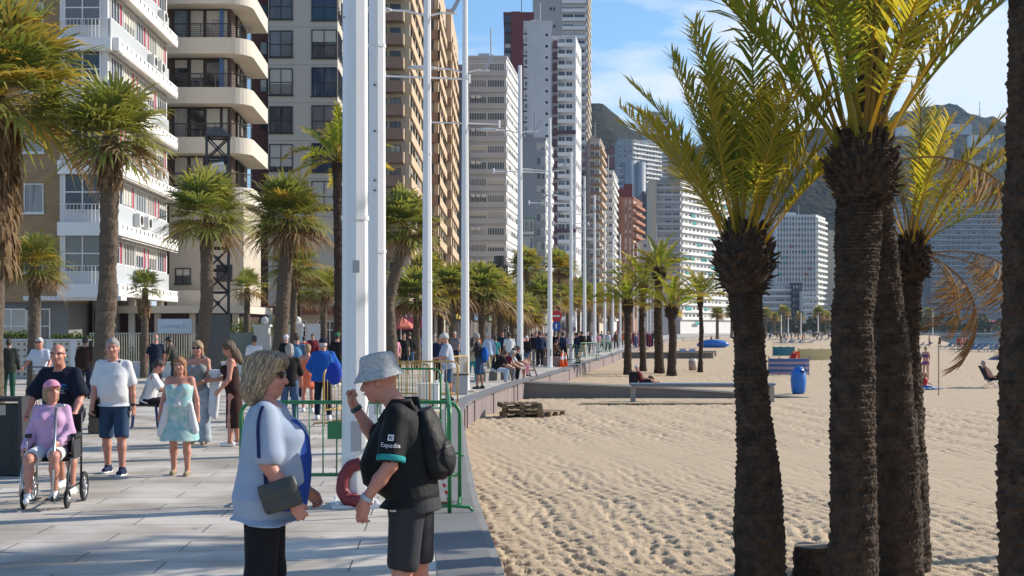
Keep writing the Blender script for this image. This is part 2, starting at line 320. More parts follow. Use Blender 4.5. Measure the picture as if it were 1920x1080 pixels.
def pallet(loc, rz, label):
    t = thing('wooden_pallet', label, 'pallet', loc, rz, 'pallets stacked on the sand')
    b = MB()
    for i in range(6): b.box((-0.5 + i * 0.2, 0, 0.125), (0.12, 1.0, 0.022))
    b.obj('deck_boards', M_['timber'], t)
    b = MB()
    for y in (-0.44, 0, 0.44):
        for x in (-0.5, 0, 0.5): b.box((x, y, 0.062), (0.14, 0.1, 0.078))
    b.obj('blocks', M_['timber'], t)
    b = MB()
    for y in (-0.44, 0, 0.44): b.box((0, y, 0.011), (1.14, 0.1, 0.02)); b.box((0, y, 0.107), (1.14, 0.1, 0.012))
    b.obj('stringers', M_['timber'], t)
pp = onS(978, 781)
pallet((pp.x - .02, pp.y, SAND - .01), 0.10, 'lowest weathered wooden pallet, lying on the sand under two others')
pallet((pp.x + .03, pp.y + .02, SAND + .128), -0.05, 'middle weathered wooden pallet between two others on the sand')
pallet((pp.x - .06, pp.y, SAND + .266), 0.16, 'topmost weathered wooden pallet of the stack on the sand')
pallet((pp.x + .55, pp.y + .5, SAND + .01), -0.5, 'loose wooden pallet lying half behind the pallet stack')
# ------------------------------------------------------------------ buildings
def glass_mat(name, dark=(0.02, 0.025, 0.03), light=(0.30, 0.28, 0.25), share=0.5, rough=0.08):
    """window panes: dark glass, some with pale curtains drawn behind (differs from window to window)"""
    m = bpy.data.materials.new(name); m.use_nodes = True; N = m.node_tree.nodes; L = m.node_tree.links; b = N['Principled BSDF']
    oi = N.new('ShaderNodeObjectInfo'); a = N.new('ShaderNodeAttribute'); a.attribute_name = 'rnd'
    s = N.new('ShaderNodeMath'); s.operation = 'ADD'; L.new(oi.outputs['Random'], s.inputs[0]); L.new(a.outputs['Fac'], s.inputs[1])
    f = N.new('ShaderNodeMath'); f.operation = 'FRACT'; L.new(s.outputs[0], f.inputs[0])
    t = N.new('ShaderNodeTexCoord'); mp = N.new('ShaderNodeMapping'); mp.inputs['Scale'].default_value = (5, 5, 0.25); L.new(t.outputs['Object'], mp.inputs[0])
    n = N.new('ShaderNodeTexNoise'); n.inputs['Scale'].default_value = 1.6; n.inputs['Detail'].default_value = 3; L.new(mp.outputs[0], n.inputs['Vector'])
    r = N.new('ShaderNodeValToRGB'); r.color_ramp.elements[0].position = 1 - share - 0.08; r.color_ramp.elements[1].position = 1 - share + 0.08
    k = N.new('ShaderNodeMath'); k.operation = 'MULTIPLY_ADD'; k.inputs[1].default_value = 0.5; L.new(n.outputs['Fac'], k.inputs[0]); L.new(f.outputs[0], k.inputs[2])
    k2 = N.new('ShaderNodeMath'); k2.operation = 'SUBTRACT'; k2.inputs[1].default_value = 0.25; L.new(k.outputs[0], k2.inputs[0]); L.new(k2.outputs[0], r.inputs[0])
    mx = N.new('ShaderNodeMixRGB'); mx.inputs[1].default_value = (*dark, 1); L.new(r.outputs[0], mx.inputs[0])
    m3 = N.new('ShaderNodeMixRGB'); m3.inputs[1].default_value = (*light, 1); m3.inputs[2].default_value = tuple(c * 0.5 for c in light) + (1,); L.new(n.outputs['Fac'], m3.inputs[0]); L.new(m3.outputs[0], mx.inputs[2])
    L.new(mx.outputs[0], b.inputs['Base Color']); b.inputs['Roughness'].default_value = rough
    return m
G_DARK = glass_mat('dark_glass', share=0.35); G_PALE = glass_mat('curtained_glass', light=(0.42, 0.40, 0.37), share=0.65)
G_BLUE = glass_mat('bluish_glass', dark=(0.03, 0.05, 0.08), light=(0.2, 0.25, 0.30), share=0.3)
G_MIX = glass_mat('shaded_windows', dark=(0.05, 0.05, 0.055), light=(0.22, 0.21, 0.20), share=0.5)
FR_W = mat('white_frame', (0.72, 0.71, 0.68), 0.5); FR_D = mat('dark_frame', (0.03, 0.026, 0.024), 0.5)
def wall_mat(n, c, s=0.35, a=0.25, brick=False): return mat(n, c, 0.85, noise=(s, a), bump=(3, 0.2, 0.02), stretch=(1, 1, 0.35))
WIN = {}
def win_meshes(w, h, nv, nh, frame, glass, sill):
    k = (round(w, 2), round(h, 2), nv, nh, frame.name, glass.name, sill)
    if k in WIN: return WIN[k]
    t = min(0.07, w * 0.05); b = MB()              # local: x along facade, y out of the wall, z up, origin at window centre
    for x in (-w / 2 + t / 2, w / 2 - t / 2): b.box((x, 0.035, 0), (t, 0.07, h))
    for z in (-h / 2 + t / 2, h / 2 - t / 2): b.box((0, 0.035, z), (w - 2 * t, 0.07, t))
    for i in range(1, nv): b.box((-w / 2 + w * i / nv, 0.03, 0), (t * .8, 0.06, h - 2 * t))
    for z in (nh or []): b.box((0, 0.028, -h / 2 + h * z), (w - 2 * t, 0.056, t * .8))
    if sill: b.box((0, 0.06, -h / 2 - 0.04), (w + 0.12, 0.12, 0.08))
    f = b.mesh('window', frame); g = MB().box((0, 0.008, 0), (w - 2 * t, 0.012, h - 2 * t)).mesh('pane', glass)
    WIN[k] = (f, g); return WIN[k]
BLD = {}; RB_ = random.Random(5)
class Bld:
    def __init__(s, name, label, cat='building', group=None): s.t = thing(name, label, cat, group=group); s.req = []; s.nparts = 0
    def body(s, poly, z0, z1, m, name='wall'): return MB().prism(poly, z0, z1).obj(name, m, s.t)
    def box_on(s, p0, p1, u0, u1, z0, z1, d0, d1, m, name, mb=None):
        """box on the facade from p0 to p1 (outside on the right hand): u along in metres, d outwards"""
        p0 = Vector(p0); t = (Vector(p1) - p0).normalized(); nr = Vector((t.y, -t.x)); c = p0 + t * (u0 + u1) / 2 + nr * (d0 + d1) / 2
        b = mb or MB(); b.box((c.x, c.y, (z0 + z1) / 2), (abs(u1 - u0), abs(d1 - d0), z1 - z0), math.atan2(t.y, t.x))
        return b if mb else b.obj(name, m, s.t)
    def win(s, p0, p1, u, z, w, h, nv=2, nh=None, frame=None, glass=None, sill=False, d=0.0):
        p0 = Vector(p0); t = (Vector(p1) - p0).normalized(); nr = Vector((t.y, -t.x)); c = p0 + t * u + nr * (d + 0.003)
        px = 960 + F * c.x / c.y; py = HZ - (z - CAM) * F / c.y
        if px < -60 or px > 1990 or py < -40: return
        s.req.append((c.x, c.y, z, math.atan2(t.y, t.x), (w, h, nv, tuple(nh or ()), frame or FR_W, glass or G_DARK, sill)))
    def finish(s, panes=True, cap=100):
        for i, (x, y, z, a, k) in enumerate(s.req):
            if i >= cap: break
            f, g = win_meshes(*k); o = link('window', f, s.t, loc=(x, y, z), rz=a + math.pi)
            link('pane', g, o)
            if RB_.random() < .42:
                fr = RB_.choice((.25, .4, .55, .8)); kk = (round(k[0], 2), round(k[1], 2), fr); w_, h_ = k[0], k[1]
                if kk not in BLD: BLD[kk] = MB().box((0, .021, h_ / 2 - .06 - h_ * fr / 2), (w_ - .13, .01, h_ * fr)).mesh('blind', mat('blind_cloth', (.50, .47, .41), .8, noise=(.8, .3)))
                link('blind', BLD[kk], o)
        rest = s.req[cap:]
        if rest:
            V = []; Fq = []; MI = []; RND = []; mats = []
            for (x, y, z, a, k) in rest:
                f, g = win_meshes(*k); rr = random.random()
                for me in (f, g):
                    mt = me.materials[0]
                    if mt not in mats: mats.append(mt)
                    o = len(V); ca, sa = math.cos(a + math.pi), math.sin(a + math.pi)
                    for v in me.vertices: V.append((x + v.co.x * ca - v.co.y * sa, y + v.co.x * sa + v.co.y * ca, z + v.co.z)); RND.append(rr)
                    for p in me.polygons: Fq.append(tuple(o + q for q in p.vertices)); MI.append(mats.index(mt))
            me = bpy.data.meshes.new('window_rows'); me.from_pydata(V, [], Fq)
            for k in mats: me.materials.append(k)
            me.polygons.foreach_set('material_index', MI); me.attributes.new('rnd', 'FLOAT', 'POINT').data.foreach_set('value', RND)
            link('window_rows', me, s.t, kind='stuff')
def X(x, Y): return (x - 960) * Y / F
def Zp(y, Y): return CAM - (y - HZ) * Y / F
# ---- first block on the left: brick wing and white balconied end
brick = mat('yellow_brick', (0.34, 0.22, 0.11), 0.9, noise=(1.0, 0.25), bump=(25, .3, .01))
def brick_nodes(m):
    N = m.node_tree.nodes; L = m.node_tree.links; b = N['Principled BSDF']
    t = N.new('ShaderNodeTexCoord'); mp = N.new('ShaderNodeMapping'); mp.inputs['Rotation'].default_value = (R_(90), 0, 0); L.new(t.outputs['Object'], mp.inputs[0])
    br = N.new('ShaderNodeTexBrick'); br.inputs['Scale'].default_value = 1; br.inputs['Brick Width'].default_value = 0.5; br.inputs['Row Height'].default_value = 0.16; br.inputs['Mortar Size'].default_value = 0.016
    br.inputs['Color1'].default_value = (0.40, 0.25, 0.12, 1); br.inputs['Color2'].default_value = (0.31, 0.19, 0.09, 1); br.inputs['Mortar'].default_value = (0.25, 0.2, 0.14, 1)
    L.new(mp.outputs[0], br.inputs[0]); L.new(br.outputs[0], b.inputs['Base Color'])
brick_nodes(brick)
wh = wall_mat('white_render', (0.70, 0.69, 0.67)); grp = wall_mat('grey_panel', (0.42, 0.44, 0.46)); slot = mat('slot_shadowline', (0.05, 0.05, 0.05), .9)
redc = mat('red_curtain', (0.35, 0.02, 0.06), 0.8); awn = mat('white_awning', (0.72, 0.69, 0.63), 0.8, noise=(2, .2))
B = Bld('apartment_block', 'white balconied apartment block with a yellow brick wing, nearest on the left')
P0, P1, P2 = (X(112, 60.4), 60.4), (X(202, 60.4), 60.4), (X(313, 72.5), 72.5)
Wf = (Vector(P1) - Vector(P0)).length; Ws = (Vector(P2) - Vector(P1)).length
B.body([P0, P1, P2, (P0[0], 72.5)], 3.5, 25.5, wh)
W0 = (X(-170, 61.6), 61.6)
B.body([W0, (P0[0] - .003, 61.6), (P0[0] - .003, 72), (W0[0], 72)], 3.2, 25.5, brick, 'brick_wing')
B.body([(W0[0] + .1, 61.9), (P0[0] - .1, 61.9), (P0[0] - .1, 72), (W0[0] + .1, 72)], 0, 3.2, wall_mat('ground_floor_grey', (0.20, 0.20, 0.20)), 'ground_floor_wall')
for k in range(6):
    z = 4.0 + 2.9 * k
    B.win(W0, (P0[0], 61.6), X(64, 61.6) - W0[0], z + 4.05 - 2.9 + 0.15, 0.95, 1.4, 1, None, FR_W, G_PALE, True)
    B.win(W0, (P0[0], 61.6), X(-30, 61.6) - W0[0], z + 1.3, 0.95, 1.4, 1, None, FR_W, G_PALE, True)
for x, w in ((22, 2.9), (72, 1.2)): B.win((W0[0], 61.9), (P0[0], 61.9), X(x, 61.9) - W0[0], 1.95, w, 1.9, 2, (0.55,), FR_W, G_MIX)
for k in range(7):
    z = 4.02 + 2.9 * k
    b = MB(); B.box_on(P0, P1, 0.0, Wf + 0.25, z - 0.62, z, 0.0, 0.35, None, '', b); B.box_on(P1, P2, -0.12, Ws + .3, z - 0.56, z + .02, 0.003, 0.55, None, '', b)
    for i in range(15):
        u = 0.6 + i * 0.83; c0 = Vector(P1); t = (Vector(P2) - c0).normalized(); nr = Vector((t.y, -t.x)); c = c0 + t * u + nr * .552
        b.box((c.x, c.y, z - .14), (0.16, 0.012, 0.2), math.atan2(t.y, t.x), 1)
    b.obj('balcony', [mat('white_parapet', (0.80, 0.78, 0.75), .7, noise=(1, .1)), slot], B.t)
    B.box_on(P1, P2, .05, Ws - .05, z + .021, z + 0.98, 0.003, 0.12, grp, 'spandrel')
    for i in range(5):
        u = 1.35 + i * 2.32
        B.win(P1, P2, u, z + 1.6, 2.1, 1.2, 4, None, FR_W, G_PALE if i % 2 else G_BLUE, False)
        if (i + k) % 2 == 0: B.box_on(P1, P2, u + .55, u + .85, z + 1.02, z + 2.15, 0.03, 0.06, redc, 'curtain')
        if (i * 3 + k) % 4 == 1: B.box_on(P1, P2, u - .95, u - .7, z + 1.02, z + 2.15, 0.03, 0.06, redc, 'curtain')
    aw = MB(); c0 = Vector(P1); t = (Vector(P2) - c0).normalized(); nr = Vector((t.y, -t.x)); c = c0 + t * (Ws / 2) + nr * .32
    aw.box((c.x, c.y, z + 2.28), (Ws - .3, 0.62, 0.035), rot=Matrix.Rotation(math.atan2(t.y, t.x), 3, 'Z') @ Matrix.Rotation(R_(14), 3, 'X')); aw.obj('awning', awn, B.t)
    B.win(P0, P1, Wf * .48, z + 1.55, 1.75, 2.0, 2, (0.45,), FR_W, G_MIX, False)
    b = MB()
    for i in range(11): b.tube([(P0[0] + .25 + i * .17, 60.1, z), (P0[0] + .25 + i * .17, 60.1, z + .85)], .014, 5)
    b.tube([(P0[0] + .1, 60.1, z + .86), (P1[0], 60.1, z + .86)], .022, 6); b.obj('railing', FR_W, B.t)
    for u in ((4.2, 6.0) if k in (0, 1, 3) else (7.2, 8.9) if k % 2 == 0 else (9.5,)):
        b = MB(); B.box_on(P1, P2, u, u + .85, z + .2, z + .82, .12, .45, None, '', b)
        c = Vector(P1) + t * (u + .42) + nr * .46; b.tube([c.to_3d() + Vector((0, 0, z + .5)), c.to_3d() + Vector((nr.x * .02, nr.y * .02, z + .5))], .24, 12, 1); b.obj('air_conditioner', [mat('off_white_metal', (0.6, 0.6, .57), .5), M_['dark']], B.t)
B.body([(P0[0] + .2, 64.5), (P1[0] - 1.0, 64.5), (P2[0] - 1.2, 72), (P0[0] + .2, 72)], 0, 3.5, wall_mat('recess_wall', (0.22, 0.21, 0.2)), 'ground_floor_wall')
for c in ((P1[0] - .35, 61.0), (P1[0] - .5, 66), (P2[0] - .1, 71.5)): MB().box((c[0], c[1], 1.75), (0.32, 0.32, 3.5)).obj('column', wh, B.t)
for u in (0.55, 1.15): B.win((P0[0], 64.5), (P1[0] - 1, 64.5), u, 1.6, .5, 2.6, 1, None, FR_D, G_MIX)
MB().box((P1[0] - 1.6, 60.6, 3.36), (4.6, 0.9, .2)).obj('canopy', wh, B.t)
B.finish()
# ---- second block: cream with rounded balconies
crm = wall_mat('cream_render', (0.50, 0.43, 0.34)); crb = mat('cream_parapet', (0.60, 0.535, 0.44), .75, noise=(.6, .12))
B = Bld('apartment_block', 'cream apartment block with rounded balcony corners and dark railings')
Y2 = 74.0
def b2_outline(off, Yf=Y2):
    x0, x1 = X(296, Y2), -15.2; r = 1.3 - off; pts = [(x0, Yf + off)]
    for i in range(9):
        a = R_(-90 + i * 11.25); pts.append((x1 - off - r + r * math.cos(a), Yf + off + r + r * math.sin(a)))
    return pts + [(x1 - .35 - off, 81.5), (x0, 81.5)]
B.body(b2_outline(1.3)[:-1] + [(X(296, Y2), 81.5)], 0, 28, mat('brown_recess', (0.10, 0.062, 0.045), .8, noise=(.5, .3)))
for k in range(7):
    zt = 10.14 + 2.88 * k
    B.body(b2_outline(0), zt - .93, zt, crb, 'balcony')
    b = MB(); o = b2_outline(.09)[:-2]
    for j in range(6): b.tube([(p[0], p[1], zt + .12 + j * .12) for p in o], .016, 5)
    b.tube([(p[0], p[1], zt + .80) for p in o], .035, 6)
    for i in range(0, 5): b.tube([(X(320, Y2) + i * .85, Y2 + .09, zt), (X(320, Y2) + i * .85, Y2 + .09, zt + .8)], .025, 5)
    for p in o[2::2]: b.tube([(p[0], p[1], zt), (p[0], p[1], zt + .8)], .02, 5)
    b.obj('railing', FR_D, B.t)
    q0, q1 = (X(314, Y2), Y2 + 1.3), (-16.6, Y2 + 1.3)
    for i, (u, w) in enumerate(((0.45, .85), (1.4, .85), (2.35, .9), (3.05, .35))):
        if k in (5,) and i < 3: continue
        B.win(q0, q1, u, zt + .95, w, 1.9, 1, None, FR_D, G_PALE if (i + k) % 3 else G_BLUE)
    if k in (0, 2, 3): B.box_on(q0, q1, 2.75, 2.95, zt, zt + 1.92, .02, .2, mat('blue_screen', (0.05, .14, .32), .6), 'screen')
    s0, s1 = (-16.5, 76.5), (-16.85, 81.4)
    for u in (.9, 2.3, 3.7): B.win(s0, s1, u, zt + .95, 1.1, 1.9, 2, None, FR_D, G_DARK)
zt = 9.2
B.body([(X(314, Y2), Y2 + .4), (-15.6, Y2 + .4), (-15.9, 81), (X(314, Y2), 81)], 3.3, zt - .002, crm, 'lower_wall')
B.box_on((X(314, Y2), Y2 + .4), (-15.6, Y2 + .4), 0, 4.1, 3.25, 4.15, .003, .5, crb, 'lintel_band')
for u, z, w in ((.8, 5.0, .9), (2.2, 7.8, 1.4), (3.2, 5.2, .9)): B.win((X(314, Y2), Y2 + .4), (-15.6, Y2 + .4), u, z, w, .9, 2, None, FR_D, G_DARK, True)
for u in (2.25, 3.6): B.box_on((X(314, Y2), Y2 + 1.3), (-16, Y2 + 1.3), u - .12, u + .12, 0, 3.3, .003, .8, crm, 'pillar')
B.finish()
# ---- low entrance hall in front, dark
B = Bld('entrance_pavilion', 'low dark entrance pavilion with a flat cream roof below the cream block')
B.body([(-20.6, 66), (-14.0, 66), (-14.0, 73), (-20.6, 73)], 0, 2.7, mat('dark_red_entrance', (0.045, 0.016, 0.02), .7))
B.body([(-20.9, 65.4), (-13.7, 65.4), (-13.7, 73.2), (-20.9, 73.2)], 2.72, 3.1, crb, 'roof')
for x in (-18.2, -16.4, -14.2): MB().box((x, 65.8, 1.35), (.3, .3, 2.7)).obj('pillar', crm, B.t)
B.finish()
# ---- third block: pale with square dark-framed windows, maroon recess beside it
B = Bld('apartment_block', 'pale grey cream apartment block with square dark framed windows beside a maroon recess')
Y3 = 98.0; pal = wall_mat('pale_render', (0.50, 0.455, 0.38), .25, .15)
q0, q1, q2 = (X(503, Y3), Y3), (X(633, Y3), Y3), (X(633, Y3) - .5, 112)
B.body([q0, q1, q2, (q0[0], 112)], 0, 31, pal)
B.body([(X(470, 99.5), 99.5), (q0[0] - .003, 99.5), (q0[0] - .003, 112), (X(470, 99.5), 112)], 0, 31, mat('maroon_brick', (0.10, 0.035, 0.025), .85, noise=(.7, .3)), 'recess_wall')
for k in range(9):
    z = Zp(295.5, Y3) - 2.9 + 2.9 * k
    B.win(q0, q1, X(527, Y3) - q0[0], z, 1.8, 2.04, 2, (.48,), FR_D, G_MIX if k % 3 else G_DARK, True)
    B.win(q0, q1, X(608, Y3) - q0[0], z, 1.95, 2.2, 2, (.45,), FR_D, G_BLUE if k % 2 else G_MIX, True)
    for u in (1.2, 4, 7, 10): B.win(q1, q2, u, z, 2.2, 2.0, 2, (.5,), FR_D, G_BLUE)
    B.box_on(q0, q1, 0, (q1[0] - q0[0]), z - 1.62, z - 1.58, .002, .01, mat('joint_line', (.3, .27, .23), .9), 'joint')
    B.win((X(470, 99.5), 99.5), (q0[0], 99.5), 1.0, z, .55, 1.0, 1, None, FR_D, G_DARK)
B.finish()
B = Bld('shop_pavilion', 'low cream shop building with a brown fascia under the palms')
B.body([(-16.5, 88), (-5.0, 92), (-5.0, 96), (-16.5, 96)], 0, 2.9, crm)
B.box_on((-16.8, 87.2), (-4.8, 91.4), 0, 12.6, 2.92, 3.5, -1.0, .1, mat('brown_fascia', (0.16, 0.05, 0.035), .7), 'fascia')
for u in (1.5, 4.0, 6.5, 9): B.win((-16.5, 88), (-5, 92), u, 1.45, 1.7, 2.1, 2, (.7,), FR_W, G_PALE if u > 4 else G_DARK)
B.finish()
# ---- fourth: stepped tan tower with brown balcony bands
tan = wall_mat('tan_render', (0.50, 0.385, 0.26)); brn = mat('brown_parapet', (0.25, 0.155, 0.105), .8, noise=(.6, .2)); tanp = mat('sunlit_tan_parapet', (0.52, 0.385, 0.25), .8, noise=(.6, .15)); rec = wall_mat('recess_tan', (0.44, 0.36, 0.255))  # tan parapet: sunlit tone of the brown bands, put into the colour
B = Bld('apartment_tower', 'tan stepped apartment tower with brown balcony fronts')
xa, xb, xc, xd = X(676, 158), X(768, 158), X(822, 180), X(846, 200)
B.body([(xa, 158), (xb, 158), (xb, 228), (xa, 228)], 0, 52, rec)
B.body([(xb + .003, 180), (xc, 180), (xc, 228), (xb + .003, 228)], 0, 52, tan, 'middle_wing')
B.body([(xc + .003, 200), (xd, 200), (xd, 226), (xc + .003, 226)], 0, 52, tan, 'rear_wing')
z1 = Zp(283, 156) - 2.9 * 5
for k in range(18):
    z = z1 + 2.9 * k                                       # z = top of a balcony front
    if z > 47: break
    b = MB(); B.box_on((xa, 158), (xb, 158), 0.2, xb - xa - .75, z - 1.35, z, 1.30, 1.52, None, '', b)
    B.box_on((xa, 158), (xb, 158), 0.2, xb - xa - .75, z - 1.35, z - 1.15, 0.0, 1.29, None, '', b)
    B.box_on((xa, 158), (xb, 158), xb - xa - .747, xb - xa - .6, z - 1.35, z, 0.003, 1.52, None, '', b, ); b.m[-6:] = [1] * 6; b.obj('balcony', [brn, tanp], B.t)
    for u in (.9, 2.6, 4.3): B.win((xa, 158), (xb, 158), u, z + .02, 1.3, 1.95, 2, None, FR_D, G_MIX)
    B.box_on((xb, 158), (xb, 180), 0.1, 21.8, z - 1.3, z - .05, .003, .25, tanp, 'band')
    for u in (2.5, 6.5, 11, 16): B.win((xb, 158), (xb, 180), u, z + .75, 2.6, 1.4, 2, None, FR_D, G_DARK)
    B.box_on((xb, 180), (xc, 180), 0.25, xc - xb + .25, z - 1.3, z - .02, .003, .5, brn, 'band')
    B.win((xb, 180), (xc, 180), .95, z + .75, 1.35, 1.5, 2, None, FR_D, G_PALE)
    B.box_on((xc, 180), (xc, 200), -.5, 19.9, z - 1.3, z - .05, .003, .25, tanp, 'band')
    for u in (3, 8, 13, 17): B.win((xc, 180), (xc, 200), u, z + .75, 2.6, 1.4, 2, None, FR_D, G_DARK)
    B.box_on((xd, 200), (xd, 226), -.3, 25, z - 1.3, z - .05, .003, .25, tanp, 'band')
    for u in (4, 10, 16, 22): B.win((xd, 200), (xd, 226), u, z + .75, 2.6, 1.4, 2, None, FR_D, G_DARK)
    B.box_on((xc, 200), (xd, 200), .26, xd - xc, z - 1.3, z - .05, .003, .3, brn, 'band')
B.finish()
# ---- generic tower for the rest of the sea front
def tower(name, label, xl, xr, Y, ytop, wallm, xs=None, Ys=None, pitch=2.9, front=None, side=None, fb=None, sb=None, depth=18, sidem=None, roofbox=True, cat='tower block', start=1, cap=100):
    B = Bld(name, label, cat); p0, p1 = (X(xl, Y), Y), (X(xr, Y), Y); p2 = (X(xs, Ys), Ys) if xs else (p1[0] + .1, Y + depth); zt = Zp(ytop, Y)
    B.body([p0, p1, p2, (p0[0], p2[1] + .5)], -.3, zt, wallm); W = p1[0] - p0[0]; Wsd = (Vector(p2) - Vector(p1)).length
    MB().prism([(p0[0] - .2, p0[1] - .2), (p1[0] + .25, p1[1] - .2), (p2[0] + .25, p2[1] + .2), (p0[0] - .2, p2[1] + .7)], zt + .003, zt + .5).obj('roof', wallm, B.t)
    if sidem: B.box_on(p1, p2, .05, Wsd, .2, zt - .02, .003, .12, sidem, 'side_wall')  # lighter side wall: the sunlight on it is put into its colour
    if roofbox:
        b = MB(); b.box((p0[0] + W * .4, p1[1] + 7, zt + 1.2), (W * .3, 4, 1.6)); b.tube([(p0[0] + W * .6, p1[1] + 3, zt), (p0[0] + W * .6, p1[1] + 3, zt + 6)], .12, 5); b.obj('roof_housing', wallm, B.t)
    nf = int((zt - 1.5) / pitch)
    for k in range(start, nf):
        z = k * pitch + pitch * .55 + (zt - nf * pitch) - .2
        for spec, a, c, Wd, d0 in ((front, p0, p1, W, 0), (side, p1, p2, Wsd, .12 if sidem else 0)):
            if not spec: continue
            u0, u1 = spec.get('span', (0, 1)); n = spec['n']; cw = Wd * (u1 - u0) / n
            for i in range(n):
                B.win(a, c, Wd * u0 + cw * (i + .5), z + spec.get('dz', 0), cw * spec.get('w', .7), spec.get('h', 1.4), spec.get('nv', 2), None, spec.get('f', FR_W), spec.get('g', G_DARK) if (i * 7 + k * 3) % 5 else spec.get('g2', G_PALE), False, d0)
        for spec, a, c, Wd in ((fb, p0, p1, W), (sb, p1, p2, Wsd)):
            if not spec: continue
            u0, u1 = spec.get('span', (0, 1))
            B.box_on(a, c, Wd * u0 + .01, Wd * u1 - .01, z - 1.55, z - 1.55 + spec.get('h', 1.0), .003, spec.get('d', .8), spec['m2'] if spec.get('m2') and k % spec.get('ev', 3) == 0 else spec['m'], 'balcony')
    B.finish(cap=cap); return B
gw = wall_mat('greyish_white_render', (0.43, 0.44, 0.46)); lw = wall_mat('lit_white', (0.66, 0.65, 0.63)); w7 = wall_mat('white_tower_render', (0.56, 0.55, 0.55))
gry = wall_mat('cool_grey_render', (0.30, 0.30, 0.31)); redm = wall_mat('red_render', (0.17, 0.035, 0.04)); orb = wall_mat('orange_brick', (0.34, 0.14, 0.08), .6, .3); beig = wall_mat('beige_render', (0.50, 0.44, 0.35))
purp = mat('maroon_parapet', (0.10, 0.045, 0.065), .8); blug = wall_mat('blue_grey_render', (0.24, 0.28, 0.32)); teal = mat('teal_awning', (0.03, 0.30, 0.27), .8); lwp = mat('white_balcony', (0.70, 0.69, 0.66), .75)
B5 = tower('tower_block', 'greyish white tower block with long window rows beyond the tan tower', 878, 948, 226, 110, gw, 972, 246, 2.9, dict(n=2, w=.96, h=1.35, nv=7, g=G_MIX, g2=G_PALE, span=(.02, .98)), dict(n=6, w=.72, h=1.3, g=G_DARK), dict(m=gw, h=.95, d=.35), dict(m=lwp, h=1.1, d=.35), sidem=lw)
B5b = [B5.body([(X(858, 227), 227.5), (X(878, 227) - .003, 227.5), (X(878, 227) - .003, 245), (X(858, 227), 245)], 0, 49, gry, 'side_slab')]
for k in range(0, 15, 2):
    for j in range(3 if k % 4 == 0 else 2): B5.box_on((X(878, 226), 226), (X(948, 226), 226), .5 + j * .95, 1.25 + j * .95, 2.0 + k * 2.9, 2.55 + k * 2.9, .36, .7, MATS['off_white_metal'], 'air_conditioner')
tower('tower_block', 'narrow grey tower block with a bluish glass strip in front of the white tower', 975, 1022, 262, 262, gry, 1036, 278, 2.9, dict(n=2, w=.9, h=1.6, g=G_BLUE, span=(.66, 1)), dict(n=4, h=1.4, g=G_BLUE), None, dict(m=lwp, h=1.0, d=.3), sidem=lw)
tower('office_block', 'low glass fronted block at the foot of the narrow grey tower', 966, 1001, 244, 408, wall_mat('green_glass_wall', (0.16, 0.22, 0.23)), None, None, 3.2, dict(n=4, w=.9, h=2.2, g=G_BLUE, g2=G_BLUE, nv=3), None, dict(m=gw, h=.5, d=.3), roofbox=False, cat='office block')
T7 = tower('white_tower', 'tall white tower with a column of round windows and maroon edged balconies', 983, 1034, 336, 43, w7, None, None, 2.9, dict(n=1, w=.7, h=1.3, g=G_BLUE, span=(.0, .13)), None, dict(m=purp, h=.35, d=.4, span=(-.03, .1)))
ring = None
for k in range(26):
    z = 81 - 1.8 - k * 2.95
    b = MB(); ps = [(0.55 * math.cos(i * .3927), 0.0, 0.55 * math.sin(i * .3927)) for i in range(17)]
    b.tube(ps, .13, 6); b.tube([(0, .02, 0), (0, -.02, 0)], .5, 16, 1)
    if ring is None: ring = b.mesh('round_window', [FR_W, G_BLUE], True)
    link('round_window', ring, T7.t, loc=(X(1025, 336), 335.97, z))
p0, p1, p2 = (X(1038, 339), 340), (X(1080, 339), 340), (X(1090, 358), 358)
T7.body([(p0[0] - .9, 340.5), (p1[0], 340.5), p2, (p0[0] - .9, 358)], 0, 80, w7, 'balcony_wing')
for k in range(27):
    z = 1.5 + 2.9 * k
    b = MB(); T7.box_on((p0[0], 340.5), (p1[0], 340.5), 1.0, p1[0] - p0[0], z, z + 1.0, 1.2, 1.4, None, '', b); T7.box_on((p0[0], 340.5), (p1[0], 340.5), 0, 1.0, z - .2, z + 1.6, .003, 1.5, None, '', b); b.m[-6:] = [1] * 6
    b.obj('balcony', [lwp if k % 9 else purp, purp], T7.t)
    if k < 27: 
        for u in (2.2, 4.2): 
            f, g = win_meshes(1.7, 1.9, 2, (), FR_W, G_BLUE, False); o = link('window', f, T7.t, loc=(p0[0] + u, 340.49, z + 1.45), rz=math.pi); link('pane', g, o)
    for u in (3, 8, 13):
        if k % 2: 
            f, g = win_meshes(2.4, 1.6, 2, (), FR_W, G_BLUE, False); t = (Vector(p2) - Vector((p1[0], 340.5))).normalized(); c = Vector((p1[0], 340.5)) + t * u + Vector((t.y, -t.x)) * .01; o = link('window', f, T7.t, loc=(c.x, c.y, z + 1.4), rz=math.atan2(t.y, t.x) + math.pi); link('pane', g, o)
tower('red_tower', 'dark red tower with a glazed left edge behind the white tower', 945, 1000, 392, 26, redm, None, None, 2.9, dict(n=1, w=.8, h=2.3, g=G_BLUE, g2=G_DARK, f=FR_D, span=(0, .25)), None, dict(m=FR_D, h=.3, d=.6, span=(0, .25)))
T9 = tower('tallest_tower', 'tallest tower, grey front with a strip of blue windows, rising out of sight', 1001, 1100, 430, -60, wall_mat('tall_tower_grey', (0.40, 0.385, 0.36)), 1106, 455, 2.95, dict(n=2, w=.92, h=1.6, nv=3, g=G_BLUE, g2=G_DARK, span=(.54, .97)), None, dict(m=lwp, h=1.15, d=.5, span=(.53, .98)), dict(m=beig, h=1.2, d=.6), roofbox=False)
